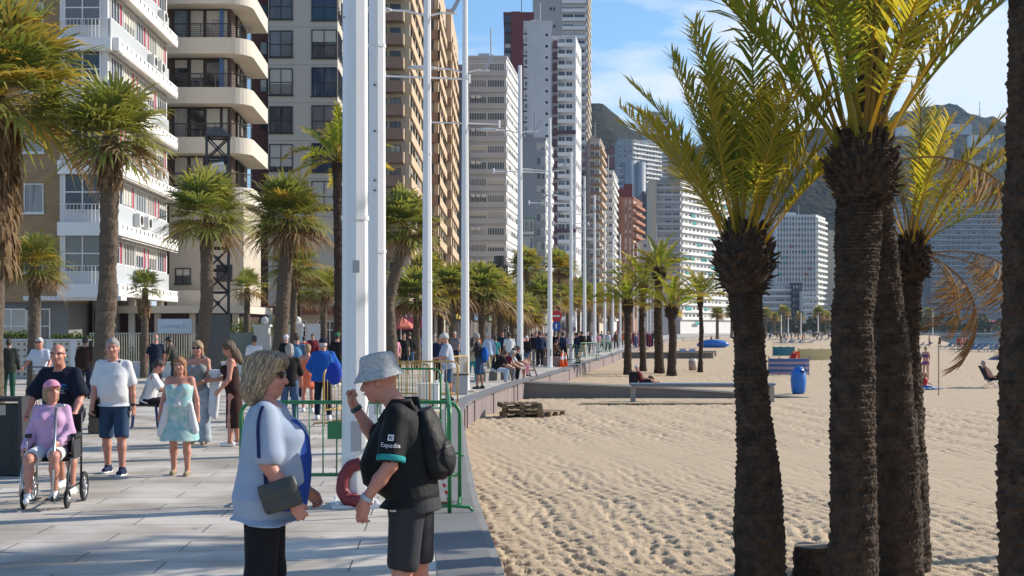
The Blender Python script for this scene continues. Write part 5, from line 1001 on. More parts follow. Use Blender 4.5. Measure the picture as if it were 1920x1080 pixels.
for i, (x, Y, r, z, l) in enumerate([(465, 64, (1.5, .8, .8), 1.6, 'rounded clipped hedge bush over the green slatted fence'), (525, 66, (.8, .6, .8), 1.7, 'leafy bush behind the white gate pier'), (30, 53, (1.0, .5, .5), 1.35, 'low yellow green shrub above the pierced wall, left'), (128, 54, (1.2, .5, .45), 1.3, 'thin dark shrub above the pierced wall, right'), (215, 55.5, (1.0, .6, 1.3), .1, 'dark shrub behind the railing by the tall palm'), (322, 52.5, (.8, .5, .9), .1, 'bright green shrub in front of the railing'), (440, 52, (.7, .5, .8), .1, 'green shrub right of the lattice pedestal'), (250, 56, (1.2, .6, 1.2), .1, 'tangled shrub behind the railing'), (350, 55.5, (.9, .5, 1.0), .1, 'shrub under the white information board')]):
    leafy('shrub', l, 'shrub', (X(x, Y), Y, z), r, 1300, shrub, i + 3, 'shrubs before the buildings')
for x, Y, l in ((452, 51, 'low white planter wall right of the lattice tower'), (303, 50.5, 'low grey white planter kerb in front of the railing')):
    t = thing('planter_wall', l, 'planter', (X(x, Y), Y, 0)); MB().box((0, 0, .28), (1.5 if x > 400 else 3.4, .3, .56)).obj('wall_body', wh, t); MB().box((0, 0, .585), (1.56 if x > 400 else 3.46, .36, .05)).obj('coping', wh, t)
# ---- beach things
p = onS(1497, 738); t = thing('blue_barrel_bin', 'bright blue barrel shaped litter bin on the sand', 'bin', p)
MB().tube([(0, 0, 0), (0, 0, .12), (0, 0, .5), (0, 0, .82), (0, 0, .96), (0, 0, .99)], [.22, .265, .30, .275, .2, .17], 22).obj('body', M_['bluep'], t, True); MB().tube([(0, 0, .985), (0, 0, 1.04)], [.18, .14], 20).obj('lid', M_['bluep'], t, True); MB().box((.1, -.245, .86), (.16, .05, .1)).obj('opening', mat('navy_dark', (.01, .03, .10), .6), t)
p = onS(1299, 694); t = thing('litter_bin', 'small beige pink litter bin between the beach palms', 'bin', p); MB().tube([(0, 0, 0), (0, 0, .55)], [.24, .27], 14).obj('body', mat('beige_bin', (.42, .33, .28), .7), t, True); MB().tube([(0, 0, .55), (0, 0, .68)], [.28, .18], 14).obj('lid', mat('beige_bin_lid', (.55, .48, .42), .6), t)
stripe_m = mat('striped_canvas', (.05, .13, .32), .75, stripes=(1.15, (.42, .25, .28), .62, 'Z'), noise=(1.2, .2))
def windbreak(label, xa, xb, y, h, m, segs=4, bend=.25):
    a, c = onS(xa, y), onS(xb, y); t = thing('windbreak', label, 'windbreak', a, 0, 'beach windbreaks'); L = c.x - a.x; pts = [(L * i / segs, -bend * math.sin(math.pi * i / segs)) for i in range(segs + 1)]
    b = MB(); 
    for i in range(segs):
        for k in range(4):
            u0, u1 = k / 4, (k + 1) / 4; q = [Vector(pts[i]).lerp(Vector(pts[i + 1]), u) for u in (u0, u1)]; sag = [.03 * math.sin(math.pi * u) for u in (u0, u1)]
            b.add([(q[0].x, q[0].y - sag[0], .05), (q[1].x, q[1].y - sag[1], .05), (q[1].x, q[1].y - sag[1], h - sag[1]), (q[0].x, q[0].y - sag[0], h - sag[0])], [(0, 1, 2, 3)])
    b.obj('canvas', m, t, True); b = MB()
    for q in pts: b.tube([(q[0], q[1] + .02, -.1), (q[0], q[1] + .02, h + .1)], .022, 6)
    b.obj('stakes', M_['timber'], t)
windbreak('blue and red striped windbreak behind the blue barrel bin', 1441, 1517, 704, .95, stripe_m)
windbreak('pale yellow windbreak beyond the striped one', 1496, 1560, 676, .95, mat('yellow_canvas', (.60, .50, .25), .8, noise=(.8, .15)), 3)
t = windbreak('teal and navy windbreak, low, left of the man in red', 1449, 1490, 668, .9, mat('teal_canvas', (.03, .16, .20), .8), 3)
def lounger(p, label, m, grp='blue sun loungers by the water'):
    t = thing('sun_lounger', label, 'lounger', p, .2, grp); b = MB(); b.box((0, 0, .32), (1.3, .6, .08)); b.box((.85, 0, .5), (.6, .6, .07), rot=Matrix.Rotation(R_(-38), 3, 'Y')); b.obj('bed', m, t); b = MB()
    for x in (-.5, .5):
        for y in (-.25, .25): b.tube([(x, y, 0), (x, y, .3)], .025, 5)
    b.tube([(-.5, 0, .29), (.5, 0, .29)], .02, 5); b.box((-.5, 0, .29), (.04, .5, .03)); b.box((.5, 0, .29), (.04, .5, .03)); b.obj('underframe', FR_W, t); return t
lb = mat('lounger_blue', (.10, .18, .30), .6); l0 = None; i = 0
for row, (y, xa, xb, n) in enumerate([(660, 1790, 1875, 13), (654, 1760, 1870, 13), (646, 1452, 1520, 8), (640, 1440, 1550, 10), (651, 1715, 1735, 3)]):
    for k in range(n):
        x = xa + (xb - xa) * (k + .5) / n; p = onS(x, y); p.y += random.uniform(-1.5, 1.5)
        l = 'blue sun lounger standing empty in the %s row of loungers' % ['nearer shoreline', 'farther shoreline', 'middle beach', 'far beach', 'short tree side'][row]
        if l0 is None: l0 = lounger(p, l, lb, 'sun loungers in the nearer shoreline row')
        else: dup(l0, p, random.uniform(-.3, .5), l, 'sun loungers in the %s row' % ['nearer shoreline', 'farther shoreline', 'middle beach', 'far beach', 'short tree side'][row])
p = onS(1337, 652); t = thing('covered_boat', 'blue tarpaulin covered boat on the sand behind the slim beach palm', 'boat', p); MB().tube([(-2.2, 0, .35), (-1.6, 0, .5), (0, 0, .55), (1.6, 0, .5), (2.2, 0, .4)], [.15, .5, .62, .5, .1], 10).obj('tarpaulin', M_['bluep'], t, True); MB().box((0, 0, .12), (3.2, .8, .24)).obj('hull', mat('hull_blue', (.03, .10, .25), .5), t)
p = onS(1760, 742); t = thing('net_post', 'thin bare wooden post standing in the sand', 'post', p); MB().tube([(0, 0, -.2), (0, 0, 1.95)], .028, 8).obj('post_body', mat('pale_planks', (0.50, 0.40, 0.24), 0.85, noise=(4, 0.5)), t); MB().tube([(0, 0, 1.95), (0, 0, 2.0)], .04, 8).obj('post_cap', FR_D, t)
p = onS(1893, 726); t = thing('beach_parasol', 'navy blue beach parasol beside the seated sunbather', 'parasol', p); MB().tube([(0, 0, -.1), (-.05, 0, 1.5)], .02, 6).obj('pole', FR_W, t)
b = MB(); b.tube([(-.05, 0, 1.18), (-.05, 0, 1.3), (-.05, 0, 1.42), (-.05, 0, 1.5)], [.85, .65, .35, .03], 10); b.obj('canopy', mat('navy_canvas', (.03, .06, .15), .75), t)
for x, l in ((1280, 'blue litter stand, left one of two by the far bench'), (1298, 'blue litter stand, right one of two by the far bench')):
    p = onS(x, 672); t = thing('litter_stand', l, 'litter stand', p); MB().box((0, 0, .45), (.5, .3, .7)).obj('bag', mat('pale_blue_bag', (.25, .35, .55), .6), t); MB().box((0, 0, .85), (.6, .4, .06)).obj('ring_frame', FR_W, t)
# ------------------------------------------------------------------ people: signed-distance bodies turned into one continuous surface each
def V3(*a): return np.array(a, float)
def cone(a, b, ra, rb, k=.03, flat=None): return ('cone', np.array(a, float), np.array(b, float), ra, rb, k)
def ell(c, r, Rm=None, k=.03): return ('ell', np.array(c, float), np.array(r, float), Rm, k)
def colm(o, Rm, secs, k=.03): return ('col', np.array(o, float), Rm, secs, k)
def prim_d(p, P):
    if p[0] == 'cone':
        a, b = p[1], p[2]; ba = b - a; t = np.clip(((P - a) @ ba) / (ba @ ba + 1e-9), 0, 1); return np.linalg.norm(P - a - t[..., None] * ba, axis=-1) - (p[3] + (p[4] - p[3]) * t)
    if p[0] == 'ell':
        q = P - p[1]; q = q @ p[3] if p[3] is not None else q; r = p[2]; k0 = np.linalg.norm(q / r, axis=-1); k1 = np.linalg.norm(q / (r * r), axis=-1) + 1e-9; return k0 * (k0 - 1) / k1
    q = P - p[1]; q = q @ p[2] if p[2] is not None else q; S = np.array(p[3]); z = q[..., 2]
    cx, cy, rx, ry = (np.interp(z, S[:, 0], S[:, j]) for j in (1, 2, 3, 4))
    d = (np.sqrt(((q[..., 0] - cx) / rx) ** 2 + ((q[..., 1] - cy) / ry) ** 2) - 1) * np.minimum(rx, ry); return np.maximum(d, np.maximum(S[0, 0] - z, z - S[-1, 0]))
def prim_bb(p):
    if p[0] == 'cone': r = max(p[3], p[4]); return np.minimum(p[1], p[2]) - r, np.maximum(p[1], p[2]) + r
    if p[0] == 'ell': r = p[2].max() if p[3] is not None else p[2]; return p[1] - r, p[1] + r
    S = np.array(p[3]); mx = max((np.abs(S[:, 1]) + S[:, 3]).max(), (np.abs(S[:, 2]) + S[:, 4]).max()); c = np.array([[x, y, z] for x in (-mx, mx) for y in (-mx, mx) for z in (S[0, 0], S[-1, 0])])
    if p[2] is not None: c = c @ p[2].T
    return p[1] + c.min(0), p[1] + c.max(0)
def sdf_mesh(name, prims, h, m, cuts=(), subs=(), wr=0.0, wsc=14, seed=0, stretch=(1, 1, 1)):
    bbs = [prim_bb(p) for p in prims]; pad = .05 + 2 * h; lo = np.min([b[0] for b in bbs], 0) - pad; hi = np.max([b[1] for b in bbs], 0) + pad
    n = np.ceil((hi - lo) / h).astype(int) + 1; ax = [lo[i] + np.arange(n[i]) * h for i in range(3)]; f = np.full(n, .3)
    def region(b, pd):
        s = np.clip(np.floor((b[0] - pd - lo) / h).astype(int), 0, n); e = np.clip(np.ceil((b[1] + pd - lo) / h).astype(int) + 1, 0, n); sl = tuple(slice(a, c) for a, c in zip(s, e))
        return sl, np.stack(np.meshgrid(ax[0][sl[0]], ax[1][sl[1]], ax[2][sl[2]], indexing='ij'), -1)
    for p, b in zip(prims, bbs):
        k = p[-1]; sl, P = region(b, k + 2 * h + .02); d = prim_d(p, P); g = f[sl]
        if k > 0: hh = np.clip(.5 + .5 * (g - d) / k, 0, 1); f[sl] = g + (d - g) * hh - k * hh * (1 - hh)
        else: f[sl] = np.minimum(g, d)
    for p in subs:
        sl, P = region(prim_bb(p), .06); d = prim_d(p, P); f[sl] = np.maximum(f[sl], -d)
    if wr or cuts:
        P = np.stack(np.meshgrid(*ax, indexing='ij'), -1)
        if wr: f += wr * snoise(P * np.array(stretch), wsc, seed, 2)
        for pt, nr in cuts: nr = np.array(nr, float); nr /= np.linalg.norm(nr); f = np.maximum(f, (P - np.array(pt)) @ nr)
    s = f < 0; c = np.zeros(n - 1, int)
    for a in (0, 1):
        for b in (0, 1):
            for d in (0, 1): c += s[a:n[0] - 1 + a, b:n[1] - 1 + b, d:n[2] - 1 + d]
    mix = (c > 0) & (c < 8); I, J, K = np.nonzero(mix); idx = np.full(mix.shape, -1); idx[mix] = np.arange(len(I)); acc = np.zeros((len(I), 3)); cnt = np.zeros(len(I))
    cor = [(a, b, d) for a in (0, 1) for b in (0, 1) for d in (0, 1)]
    for u in cor:
        for v in cor:
            if sum(v) - sum(u) == 1 and all(y >= x for x, y in zip(u, v)):
                fa = f[I + u[0], J + u[1], K + u[2]]; fb = f[I + v[0], J + v[1], K + v[2]]; x = (fa < 0) != (fb < 0); t = np.where(x, fa / np.where(x, fa - fb, 1), 0)
                acc += np.where(x[:, None], np.array(u) + t[:, None] * (np.array(v) - np.array(u)), 0); cnt += x
    P = lo + (np.stack([I, J, K], 1) + acc / cnt[:, None]) * h; Q = []
    for a in range(3):
        b, d = (a + 1) % 3, (a + 2) % 3; s0 = np.moveaxis(s, a, 0); e = s0[:-1] != s0[1:]; e = np.moveaxis(e, 0, a); E = np.stack(np.nonzero(e), 1); E = E[(E[:, b] > 0) & (E[:, d] > 0) & (E[:, b] < n[b] - 1) & (E[:, d] < n[d] - 1)]
        ub = np.eye(3, dtype=int)[b]; ud = np.eye(3, dtype=int)[d]; q = np.stack([idx[tuple((E - o).T)] for o in (ub + ud, ud, 0 * ub, ub)], 1); fl = s[tuple(E.T)]; q[~fl] = q[~fl][:, ::-1]; Q.append(q)
    Q = np.concatenate(Q); Q = Q[(Q >= 0).all(1)]
    return npmesh(name, P, [Q], m)
skinm = [mat('skin_tanned', (.48, .25, .165), .5, noise=(9, .25), c2=(.40, .17, .12)), mat('skin_fair', (.60, .35, .26), .5, noise=(9, .3), c2=(.52, .24, .18)), mat('skin_brown', (.32, .17, .11), .5, noise=(9, .25)), mat('skin_ruddy', (.52, .24, .17), .5, noise=(10, .4), c2=(.42, .14, .10))]
def cloth(n, c, **k): return mat(n, c, k.pop('rough', .85), noise=k.pop('noise', (5, .22)), bump=k.pop('bump', (70, .15, .004)), spec=.2, **k)
EYE = mat('eye_dark', (.015, .012, .012), .3); LIP = mat('lips', (.33, .12, .10), .5); GLS = mat('black_lens', (.01, .008, .008), .12)
HAIR = {k: mat('hair_' + k, c, .55, noise=(26, .95), c2=c2, stretch=(3.5, 3.5, .35), bump=(60, .9, .015)) for k, c, c2 in (('grey', (.42, .40, .37), (.22, .20, .18)), ('white', (.66, .64, .60), (.42, .40, .38)), ('brown', (.07, .045, .03), (.025, .015, .01)), ('dark', (.018, .015, .013), (.035, .03, .028)), ('blond', (.42, .29, .15), (.22, .14, .07)), ('ginger', (.42, .20, .08), (.24, .10, .04)), ('mixed', (.52, .37, .21), (.17, .13, .10)), ('longbrown', (.16, .09, .05), (.06, .035, .02)))}
def dvec(p, o, side): return V3(side * math.sin(R_(o)), math.sin(R_(p)) * math.cos(R_(o)), -math.cos(R_(p)) * math.cos(R_(o)))
def hand_prims(w, d, across, pn, sc=1.0, curl=30, spread=4, k=.006, thumb=35):
    """palm, four unequal bent fingers and a thumb; d: hand direction, across: towards the thumb, pn: towards the palm side"""
    d, across, pn = (x / np.linalg.norm(x) for x in (d, across, pn)); P = []; k2 = .012
    P.append(cone(w, w + d * .03 * sc, .024 * sc, .030 * sc, .02)); Rm = np.stack([across, d, pn], 1)
    P.append(ell(w + d * .052 * sc, V3(.042, .054, .018) * sc, Rm, k2))
    for i, (off, ln) in enumerate(((.029, .072), (.010, .080), (-.010, .075), (-.028, .060))):
        b0 = w + d * .088 * sc + across * off * sc - pn * .002; c1 = R_(curl + i * 4); c2 = R_(curl * 2.1 + i * 6); dd = d + across * math.sin(R_((1.5 - i) * spread)); dd /= np.linalg.norm(dd)
        m1 = b0 + (dd * math.cos(c1) + pn * math.sin(c1)) * ln * .5 * sc; e = m1 + (dd * math.cos(c2) + pn * math.sin(c2)) * ln * .5 * sc; P += [cone(b0, m1, .0098 * sc, .009 * sc, k), cone(m1, e, .0088 * sc, .0075 * sc, .003)]
    t0 = w + d * .028 * sc + across * .030 * sc + pn * .006; td = across * math.sin(R_(thumb)) + d * math.cos(R_(thumb)) + pn * .45; td /= np.linalg.norm(td); t1 = t0 + td * .040 * sc; td2 = td + pn * .4 - across * .25; td2 /= np.linalg.norm(td2)
    P += [cone(t0, t1, .013 * sc, .011 * sc, .012), cone(t1, t1 + td2 * .032 * sc, .0105 * sc, .0085 * sc, .004)]; return P
def person(label, pos, H, face, skin=0, hair=('grey', 'short'), top=None, bottom=None, shoes=None, hat=None, glasses=None, thigh=((4, 3), (-4, 3)), shin=((2, 2), (-6, 2)), uarm=((4, 9), (4, 9)), farm=((18, 4), (18, 4)),
           lean=3, headp=4, heady=0, girth=1.0, belly=.02, female=False, bust=0.0, vox=.014, seat=None, group=None, hfwd=0.0, cat='person', detail=False, curl=(35, 35), foot=None, handsc=1.0, twist=0, hdir=(None, None), scale=None):
    """pairs are (left, right); angles in degrees (forward pitch, outward); seat = hip height when sitting"""
    u = H / 1.75; t = thing('person', label, cat, pos, R_(face), group); Sd = (-1, 1); J = {}
    hipz = .92; w = (.94 if female else 1.0) * girth; dl = [dvec(thigh[i][0], thigh[i][1], Sd[i]) for i in (0, 1)]; ds = [dvec(shin[i][0], shin[i][1], Sd[i]) for i in (0, 1)]
    hw = .088 * (1 + .3 * (girth - 1)); hips = [V3(s * hw, 0, 0) for s in Sd]; kn = [hips[i] + dl[i] * .43 for i in (0, 1)]; an = [kn[i] + ds[i] * .41 for i in (0, 1)]
    drop = -min(a[2] for a in an); hz = seat / u if seat else drop + .085
    off = V3(0, 0, hz); hips = [h + off for h in hips]; kn = [h + off for h in kn]; an = [h + off for h in an]
    RL = np.array(Matrix.Rotation(R_(-lean), 3, 'X') @ Matrix.Rotation(R_(twist), 3, 'Z')); O = V3(0, 0, hz); T = lambda x, y, z: O + RL @ V3(x, y, z)
    shw = (.152 if female else .170) * (1 + .25 * (girth - 1)); sh = [T(s * shw, -.005, .482) for s in Sd]; nb = T(0, -.005, .55); hc = T(0, .03 + hfwd, .70) if not hfwd else T(0, .03 + hfwd, .685)
    ua = [dvec(uarm[i][0], uarm[i][1], Sd[i]) for i in (0, 1)]; fa = [dvec(farm[i][0], farm[i][1], Sd[i]) for i in (0, 1)]; el = [sh[i] + ua[i] * .29 for i in (0, 1)]; wr = [el[i] + fa[i] * .25 for i in (0, 1)]
    RH = np.array(Matrix.Rotation(R_(heady), 3, 'Z') @ Matrix.Rotation(R_(-headp), 3, 'X')); HP = lambda x, y, z: hc + RH @ V3(x, y, z)
    sk = skinm[skin]; h = vox / u
    ts = [(-.10, 0, -.005, .150 * w, .105 * w), (0, 0, -.012, .172 * w, .122 * w), (.10, 0, belly * .6, (.150 if female else .160) * w, .105 * w + belly), (.22, 0, belly * .7, (.142 if female else .158) * w, .103 * w + belly), (.36, 0, .008 + belly * .25, .165 * w, .113 * w + belly * .3), (.45, 0, 0, .150 * w, .095 * w), (.52, 0, 0, .095 * w, .068 * w)]
    B = [colm(O, RL, ts, .05), cone(sh[0], sh[1], .050, .050, .05), cone(T(0, -.012, .48), hc + RH @ V3(0, -.018, -.04), .064 if not female else .055, .056 if not female else .048, .03)]
    if bust: B += [ell(T(s * .075, .10 + belly * .3, .355), V3(.075, .06 + bust, .075), RL, .05) for s in Sd]
    # head
    B += [ell(HP(0, -.014, .035), V3(.076, .098, .088), RH, .03), ell(HP(0, .030, -.045), V3(.058, .064, .070), RH, .04), ell(HP(0, .055, -.095), V3(.030, .030, .022), RH, .025)]
    if vox < .02:
        B += [cone(HP(0, .082, .012), HP(0, .108, -.028), .010, .0155, .012), ell(HP(0, .076, .030), V3(.050, .016, .012), RH, .02), ell(HP(0, .085, -.060), V3(.025, .014, .014), RH, .012)] + [ell(HP(s * .077, -.008, -.012), V3(.010, .022, .032), RH, .01) for s in Sd] + [ell(HP(s * .038, .062, -.030), V3(.028, .026, .026), RH, .02) for s in Sd] + [ell(HP(s * .018, .085, -.033), V3(.010, .011, .009), RH, .008) for s in Sd]
    for i in (0, 1):
        s = Sd[i]; g_ = .92 + .08 * girth
        B += [cone(hips[i] + V3(0, 0, -.01), kn[i], .084 * g_, .054 * g_, .05), cone(kn[i], kn[i] + ds[i] * .14, .054 * g_, .055 * g_, .03), cone(kn[i] + ds[i] * .14, an[i], .055 * g_, .036, .03), cone(sh[i], el[i], .052 * g_, .041 * g_, .03), cone(el[i], el[i] + fa[i] * .10, .040 * g_, .040 * g_, .02), cone(el[i] + fa[i] * .10, wr[i], .040 * g_, .026, .02)]
        ft = V3(0, 1, 0) if foot is None else np.array(foot[i], float); ft = ft / np.linalg.norm(ft); J['ft%d' % i] = ft
        B += [cone(an[i] + V3(0, 0, -.035) - ft * .03, an[i] + V3(0, 0, -.05) + ft * .12, .036, .026, .03), cone(an[i], an[i] + V3(0, 0, -.04), .036, .036, .02)]
        hd = fa[i] if hdir[i] is None else np.array(hdir[i][0], float); ac = V3(-s * .25, 1, .1) if hdir[i] is None else np.array(hdir[i][1], float); ac = ac - hd * (ac @ hd) / (hd @ hd); pn = np.cross(hd, ac) * s
        if hdir[i] is None and pn @ V3(-s, 0, 0) < 0: pn = -pn
        if hdir[i] is not None and len(hdir[i]) > 2: pn = np.array(hdir[i][2], float)
        B += hand_prims(wr[i], hd, ac, pn, handsc * (.94 if female else 1.0), curl[i], k=.005 if vox < .01 else .01)
    link('body', sdf_mesh('body', B, h, sk), t).scale = (u,) * 3
    def part(name, prims, m, cuts=(), subs=(), wr_=.0, seed=1, vx=None, **kw):
        o = link(name, sdf_mesh(name, prims, (vx or vox) / u, m, cuts, subs, wr_, kw.pop('wsc', 14), seed, kw.pop('stretch', (1, 1, 1))), t); o.scale = (u,) * 3; return o
    # top garment: (kind, material, options)
    J.update(T=T, HP=HP, sh=sh, el=el, wr=wr, hips=hips, kn=kn, an=an, O=O, RL=RL, RH=RH, hc=hc, fa=fa, ua=ua, u=u, t=t, part=part, Sd=Sd)
    if top:
        kind, m, o = top; e = o.get('ease', .014); hem = o.get('hem', -.06); fl = o.get('flare', 0.0)
        secs = [(hem, 0, belly * o.get('hb', .2), .178 * w + e + fl, .125 * w + e + fl + belly * o.get('hb', .2))] + [(z, cx, cy, rx + e + fl * max(0, .3 - z) * 2, ry + e + fl * max(0, .3 - z) * 2) for z, cx, cy, rx, ry in ts if z > hem + .02]
        P = [colm(O, RL, secs, .03)]
        if kind != 'dress' and kind != 'tank': P += [cone(T(0, -.005, .505), sh[0], .050 + e * .5, .046 + e * .4, .03), cone(T(0, -.005, .505), sh[1], .050 + e * .5, .046 + e * .4, .03)]
        if bust: P += [ell(T(s * .075, .10 + belly * .3, .355), V3(.080, .066 + bust, .08), RL, .05) for s in Sd]
        if kind in ('dress', 'tank'): secs[-1] = (.40, 0, 0, .168 * w + e, .105 * w + e); P[0] = colm(O, RL, [q for q in secs if q[0] <= .41], .03)
        sl = o.get('sleeve', .55); cuts = []; wv = o.get('wr', .004)
        main = None
        if kind not in ('dress', 'tank') and sl:
            for i in (0, 1):
                ls = .29 * min(sl, 1); P.append(cone(sh[i], sh[i] + ua[i] * ls, .047 + e * .4, .047 + e * .5 + o.get('sw', .008), .025))
                if sl > 1: P.append(cone(el[i], el[i] + fa[i] * .24 * (sl - 1), .050 + e * .7, .036 + e * .6, .03))
        if kind == 'tank': P += [cone(T(s * .09, .03, .40), T(s * .10, 0, .55), .035, .03, .03) for s in Sd]
        subs_ = []
        if kind not in ('dress', 'tank'):
            subs_ = [ell(T(0, .02, .575), V3(.072, .075, .05), RL)]
            for i in (0, 1):
                if sl <= 1: q = sh[i] + ua[i] * (.29 * sl + .02); subs_.append(cone(q + ua[i] * .040, q + ua[i] * .055, .056, .056))
        J['top'] = part(kind if kind in ('dress', 'jacket', 'shirt') else {'tank': 'top', 'tee': 'shirt', 'polo': 'shirt', 'blouse': 'blouse'}.get(kind, 'shirt'), P, m, cuts, subs_, wv, 3, stretch=o.get('stretch', (1, 1, .6)))
    if bottom:
        kind, m, o = bottom; e = o.get('ease', .012); ln = o.get('len', 1.0)     # len: 0..1 thigh, 1..2 shin
        P = [colm(O, RL, [(-.10, 0, -.008, .155 * w + e, .112 * w + e), (0, 0, -.012, .176 * w + min(e, .006), .125 * w + min(e, .006)), (.09, 0, belly * .5, .158 * w, .108 * w + belly * .8)], .03)]; subs_ = []
        if kind == 'skirt': P.append(colm(O, None, [(-o.get('drop', .4), 0, .02, .20 * w + o.get('flare', .05), .15 * w + o.get('flare', .05)), (0, 0, -.01, .18 * w + e, .13 * w + e)], .03))
        else:
            for i in (0, 1):
                l1 = min(ln, 1.0); k_ = hips[i] + dl[i] * .43 * l1; P.append(cone(hips[i] + V3(0, 0, -.01), k_, .094 * g_ + e * .6, (.094 - .03 * l1) * g_ + e, .02))
                if ln > 1: P.append(cone(kn[i], kn[i] + ds[i] * .41 * (ln - 1), .066 * g_ + e * .8, (.050 + o.get('wide', 0)) + e * .6, .04))
                d_, end = (dl[i], k_) if ln <= 1 else (ds[i], kn[i] + ds[i] * .41 * (ln - 1)); subs_.append(cone(end + d_ * .085, end + d_ * .10, .09, .09))
        J['bottom'] = part('shorts' if kind == 'shorts' else kind, P, m, (), subs_, o.get('wr', .004), 5, stretch=(1, 1, .5))
    if shoes:
        m, o = shoes
        for i in (0, 1):
            ft = J['ft%d' % i]; z0 = an[i][2] - .085; a = an[i]
            P = [cone(a + V3(0, 0, -.045) - ft * .045, a + V3(0, 0, -.055) + ft * .13, .043, .036, .03)]
            if o.get('high', 1): P.append(cone(a + V3(0, 0, .0), a + V3(0, 0, -.05), .044, .046, .03))
            part('shoe', P, m, [(a + V3(0, 0, -.088), (0, 0, -1))], vx=min(vox, .012))
            if o.get('sole') and vox < .02: part('sole', [cone(a + V3(0, 0, -.078) - ft * .05, a + V3(0, 0, -.078) + ft * .145, .046, .038, .02)], o['sole'], [(a + V3(0, 0, -.066), (0, 0, 1)), (a + V3(0, 0, -.089), (0, 0, -1))], vx=min(vox, .010))
    hs, hst = hair; hm = HAIR[hs]; face_cut = [ell(HP(0, .120, -.020), V3(.10, .070, .108), RH), ell(HP(0, .05, -.10), V3(.10, .09, .075), RH)]; P = None
    if hst == 'short': P = [ell(HP(0, -.016, .040), V3(.081, .104, .091), RH, .02), ell(HP(0, -.055, -.02), V3(.074, .062, .07), RH, .03)]
    elif hst == 'fringe': P = [ell(HP(0, -.016, .045), V3(.088, .108, .093), RH, .02), ell(HP(0, -.055, -.02), V3(.078, .066, .08), RH, .03), ell(HP(-.02, .06, .085), V3(.06, .05, .03), RH, .02)]
    elif hst == 'ring': P = [ell(HP(0, -.045, -.01), V3(.082, .075, .055), RH, .02)]
    elif hst == 'bob': P = [ell(HP(0, -.012, .046), V3(.092, .112, .093), RH, .03), ell(HP(0, -.06, -.05), V3(.092, .080, .12), RH, .05), ell(HP(0, .06, .085), V3(.075, .052, .042), RH, .03)]; face_cut = [ell(HP(0, .125, -.035), V3(.11, .070, .098), RH), cone(HP(-.13, .055, -.13), HP(.13, .055, -.13), .075, .075)]
    elif hst == 'long': P = [ell(HP(0, -.014, .042), V3(.092, .112, .095), RH, .03), ell(HP(0, -.065, -.09), V3(.098, .065, .17), RH, .05), cone(HP(0, -.085, -.12), HP(0, -.10, -.30), .08, .045, .04)]
    elif hst == 'tied': P = [ell(HP(0, -.016, .040), V3(.083, .105, .092), RH, .02), ell(HP(0, -.12, .05), V3(.045, .045, .045), RH, .02)]
    if P and not (hat and hat[0] == 'bucket' and hst == 'none'): part('hair', P, hm, [(HP(0, 0, .045), RH @ V3(0, -.05, 1))] if hat else (), face_cut, .009 if vox < .02 else .004, 7, vx=min(vox, .009) if vox < .02 else None, wsc=80, stretch=(1, 1, .3))
    if hat:
        hk, m = hat[:2]
        if hk == 'cap': part('cap', [ell(HP(0, -.012, .05), V3(.096, .116, .092), RH, .01), ell(HP(0, .125, .048), V3(.075, .085, .012), RH, .02)], m, [(HP(0, 0, .036), -(RH @ V3(0, -.05, 1)))], vx=min(vox, .012))
        if hk == 'bucket':
            S = [(.02, 0, 0, .140, .158), (.045, 0, 0, .126, .144), (.075, 0, -.005, .104, .122), (.10, 0, -.008, .098, .114), (.150, 0, -.008, .089, .104), (.165, 0, -.008, .078, .092)]; o = part('bucket_hat', [colm(hc + RH @ V3(0, -.005, -.010), RH, S, 0), ell(HP(0, -.013, .150), V3(.078, .092, .018), RH, .012)], m, (), [colm(hc + RH @ V3(0, -.005, -.02), RH, [(-.02, 0, 0, .125, .145), (.05, 0, 0, .112, .128), (.06, 0, 0, .10, .115)], 0)], .0022, 4, vx=.006, wsc=26); J['hat'] = o
    if vox < .02 and hst != 'x':
        if glasses: part('sunglasses' if glasses == 'sun' else 'spectacles', ([ell(HP(s * .036, .090, .012), V3(.032, .012, .022), RH, .004) for s in Sd] if glasses == 'sun' else []) + [cone(HP(-.07, .082, .02), HP(.07, .082, .02), .006, .006, .002), cone(HP(-.068, .082, .02), HP(-.08, -.01, .015), .005, .005, .002), cone(HP(.068, .082, .02), HP(.08, -.01, .015), .005, .005, .002)], GLS, vx=.005)
        if glasses != 'sun':
            for s in Sd: b = MB(); b.ell((HP(s * .033, .083, .010)) * u, (.012 * u, .008 * u, .007 * u), 8, 5); b.obj('eye', EYE, t, True)
        b = MB(); b.ell(HP(0, .095, -.062) * u, (.020 * u, .007 * u, .005 * u), 8, 5, rot=Matrix(RH.tolist())); b.obj('mouth', LIP, t, True)
    return J
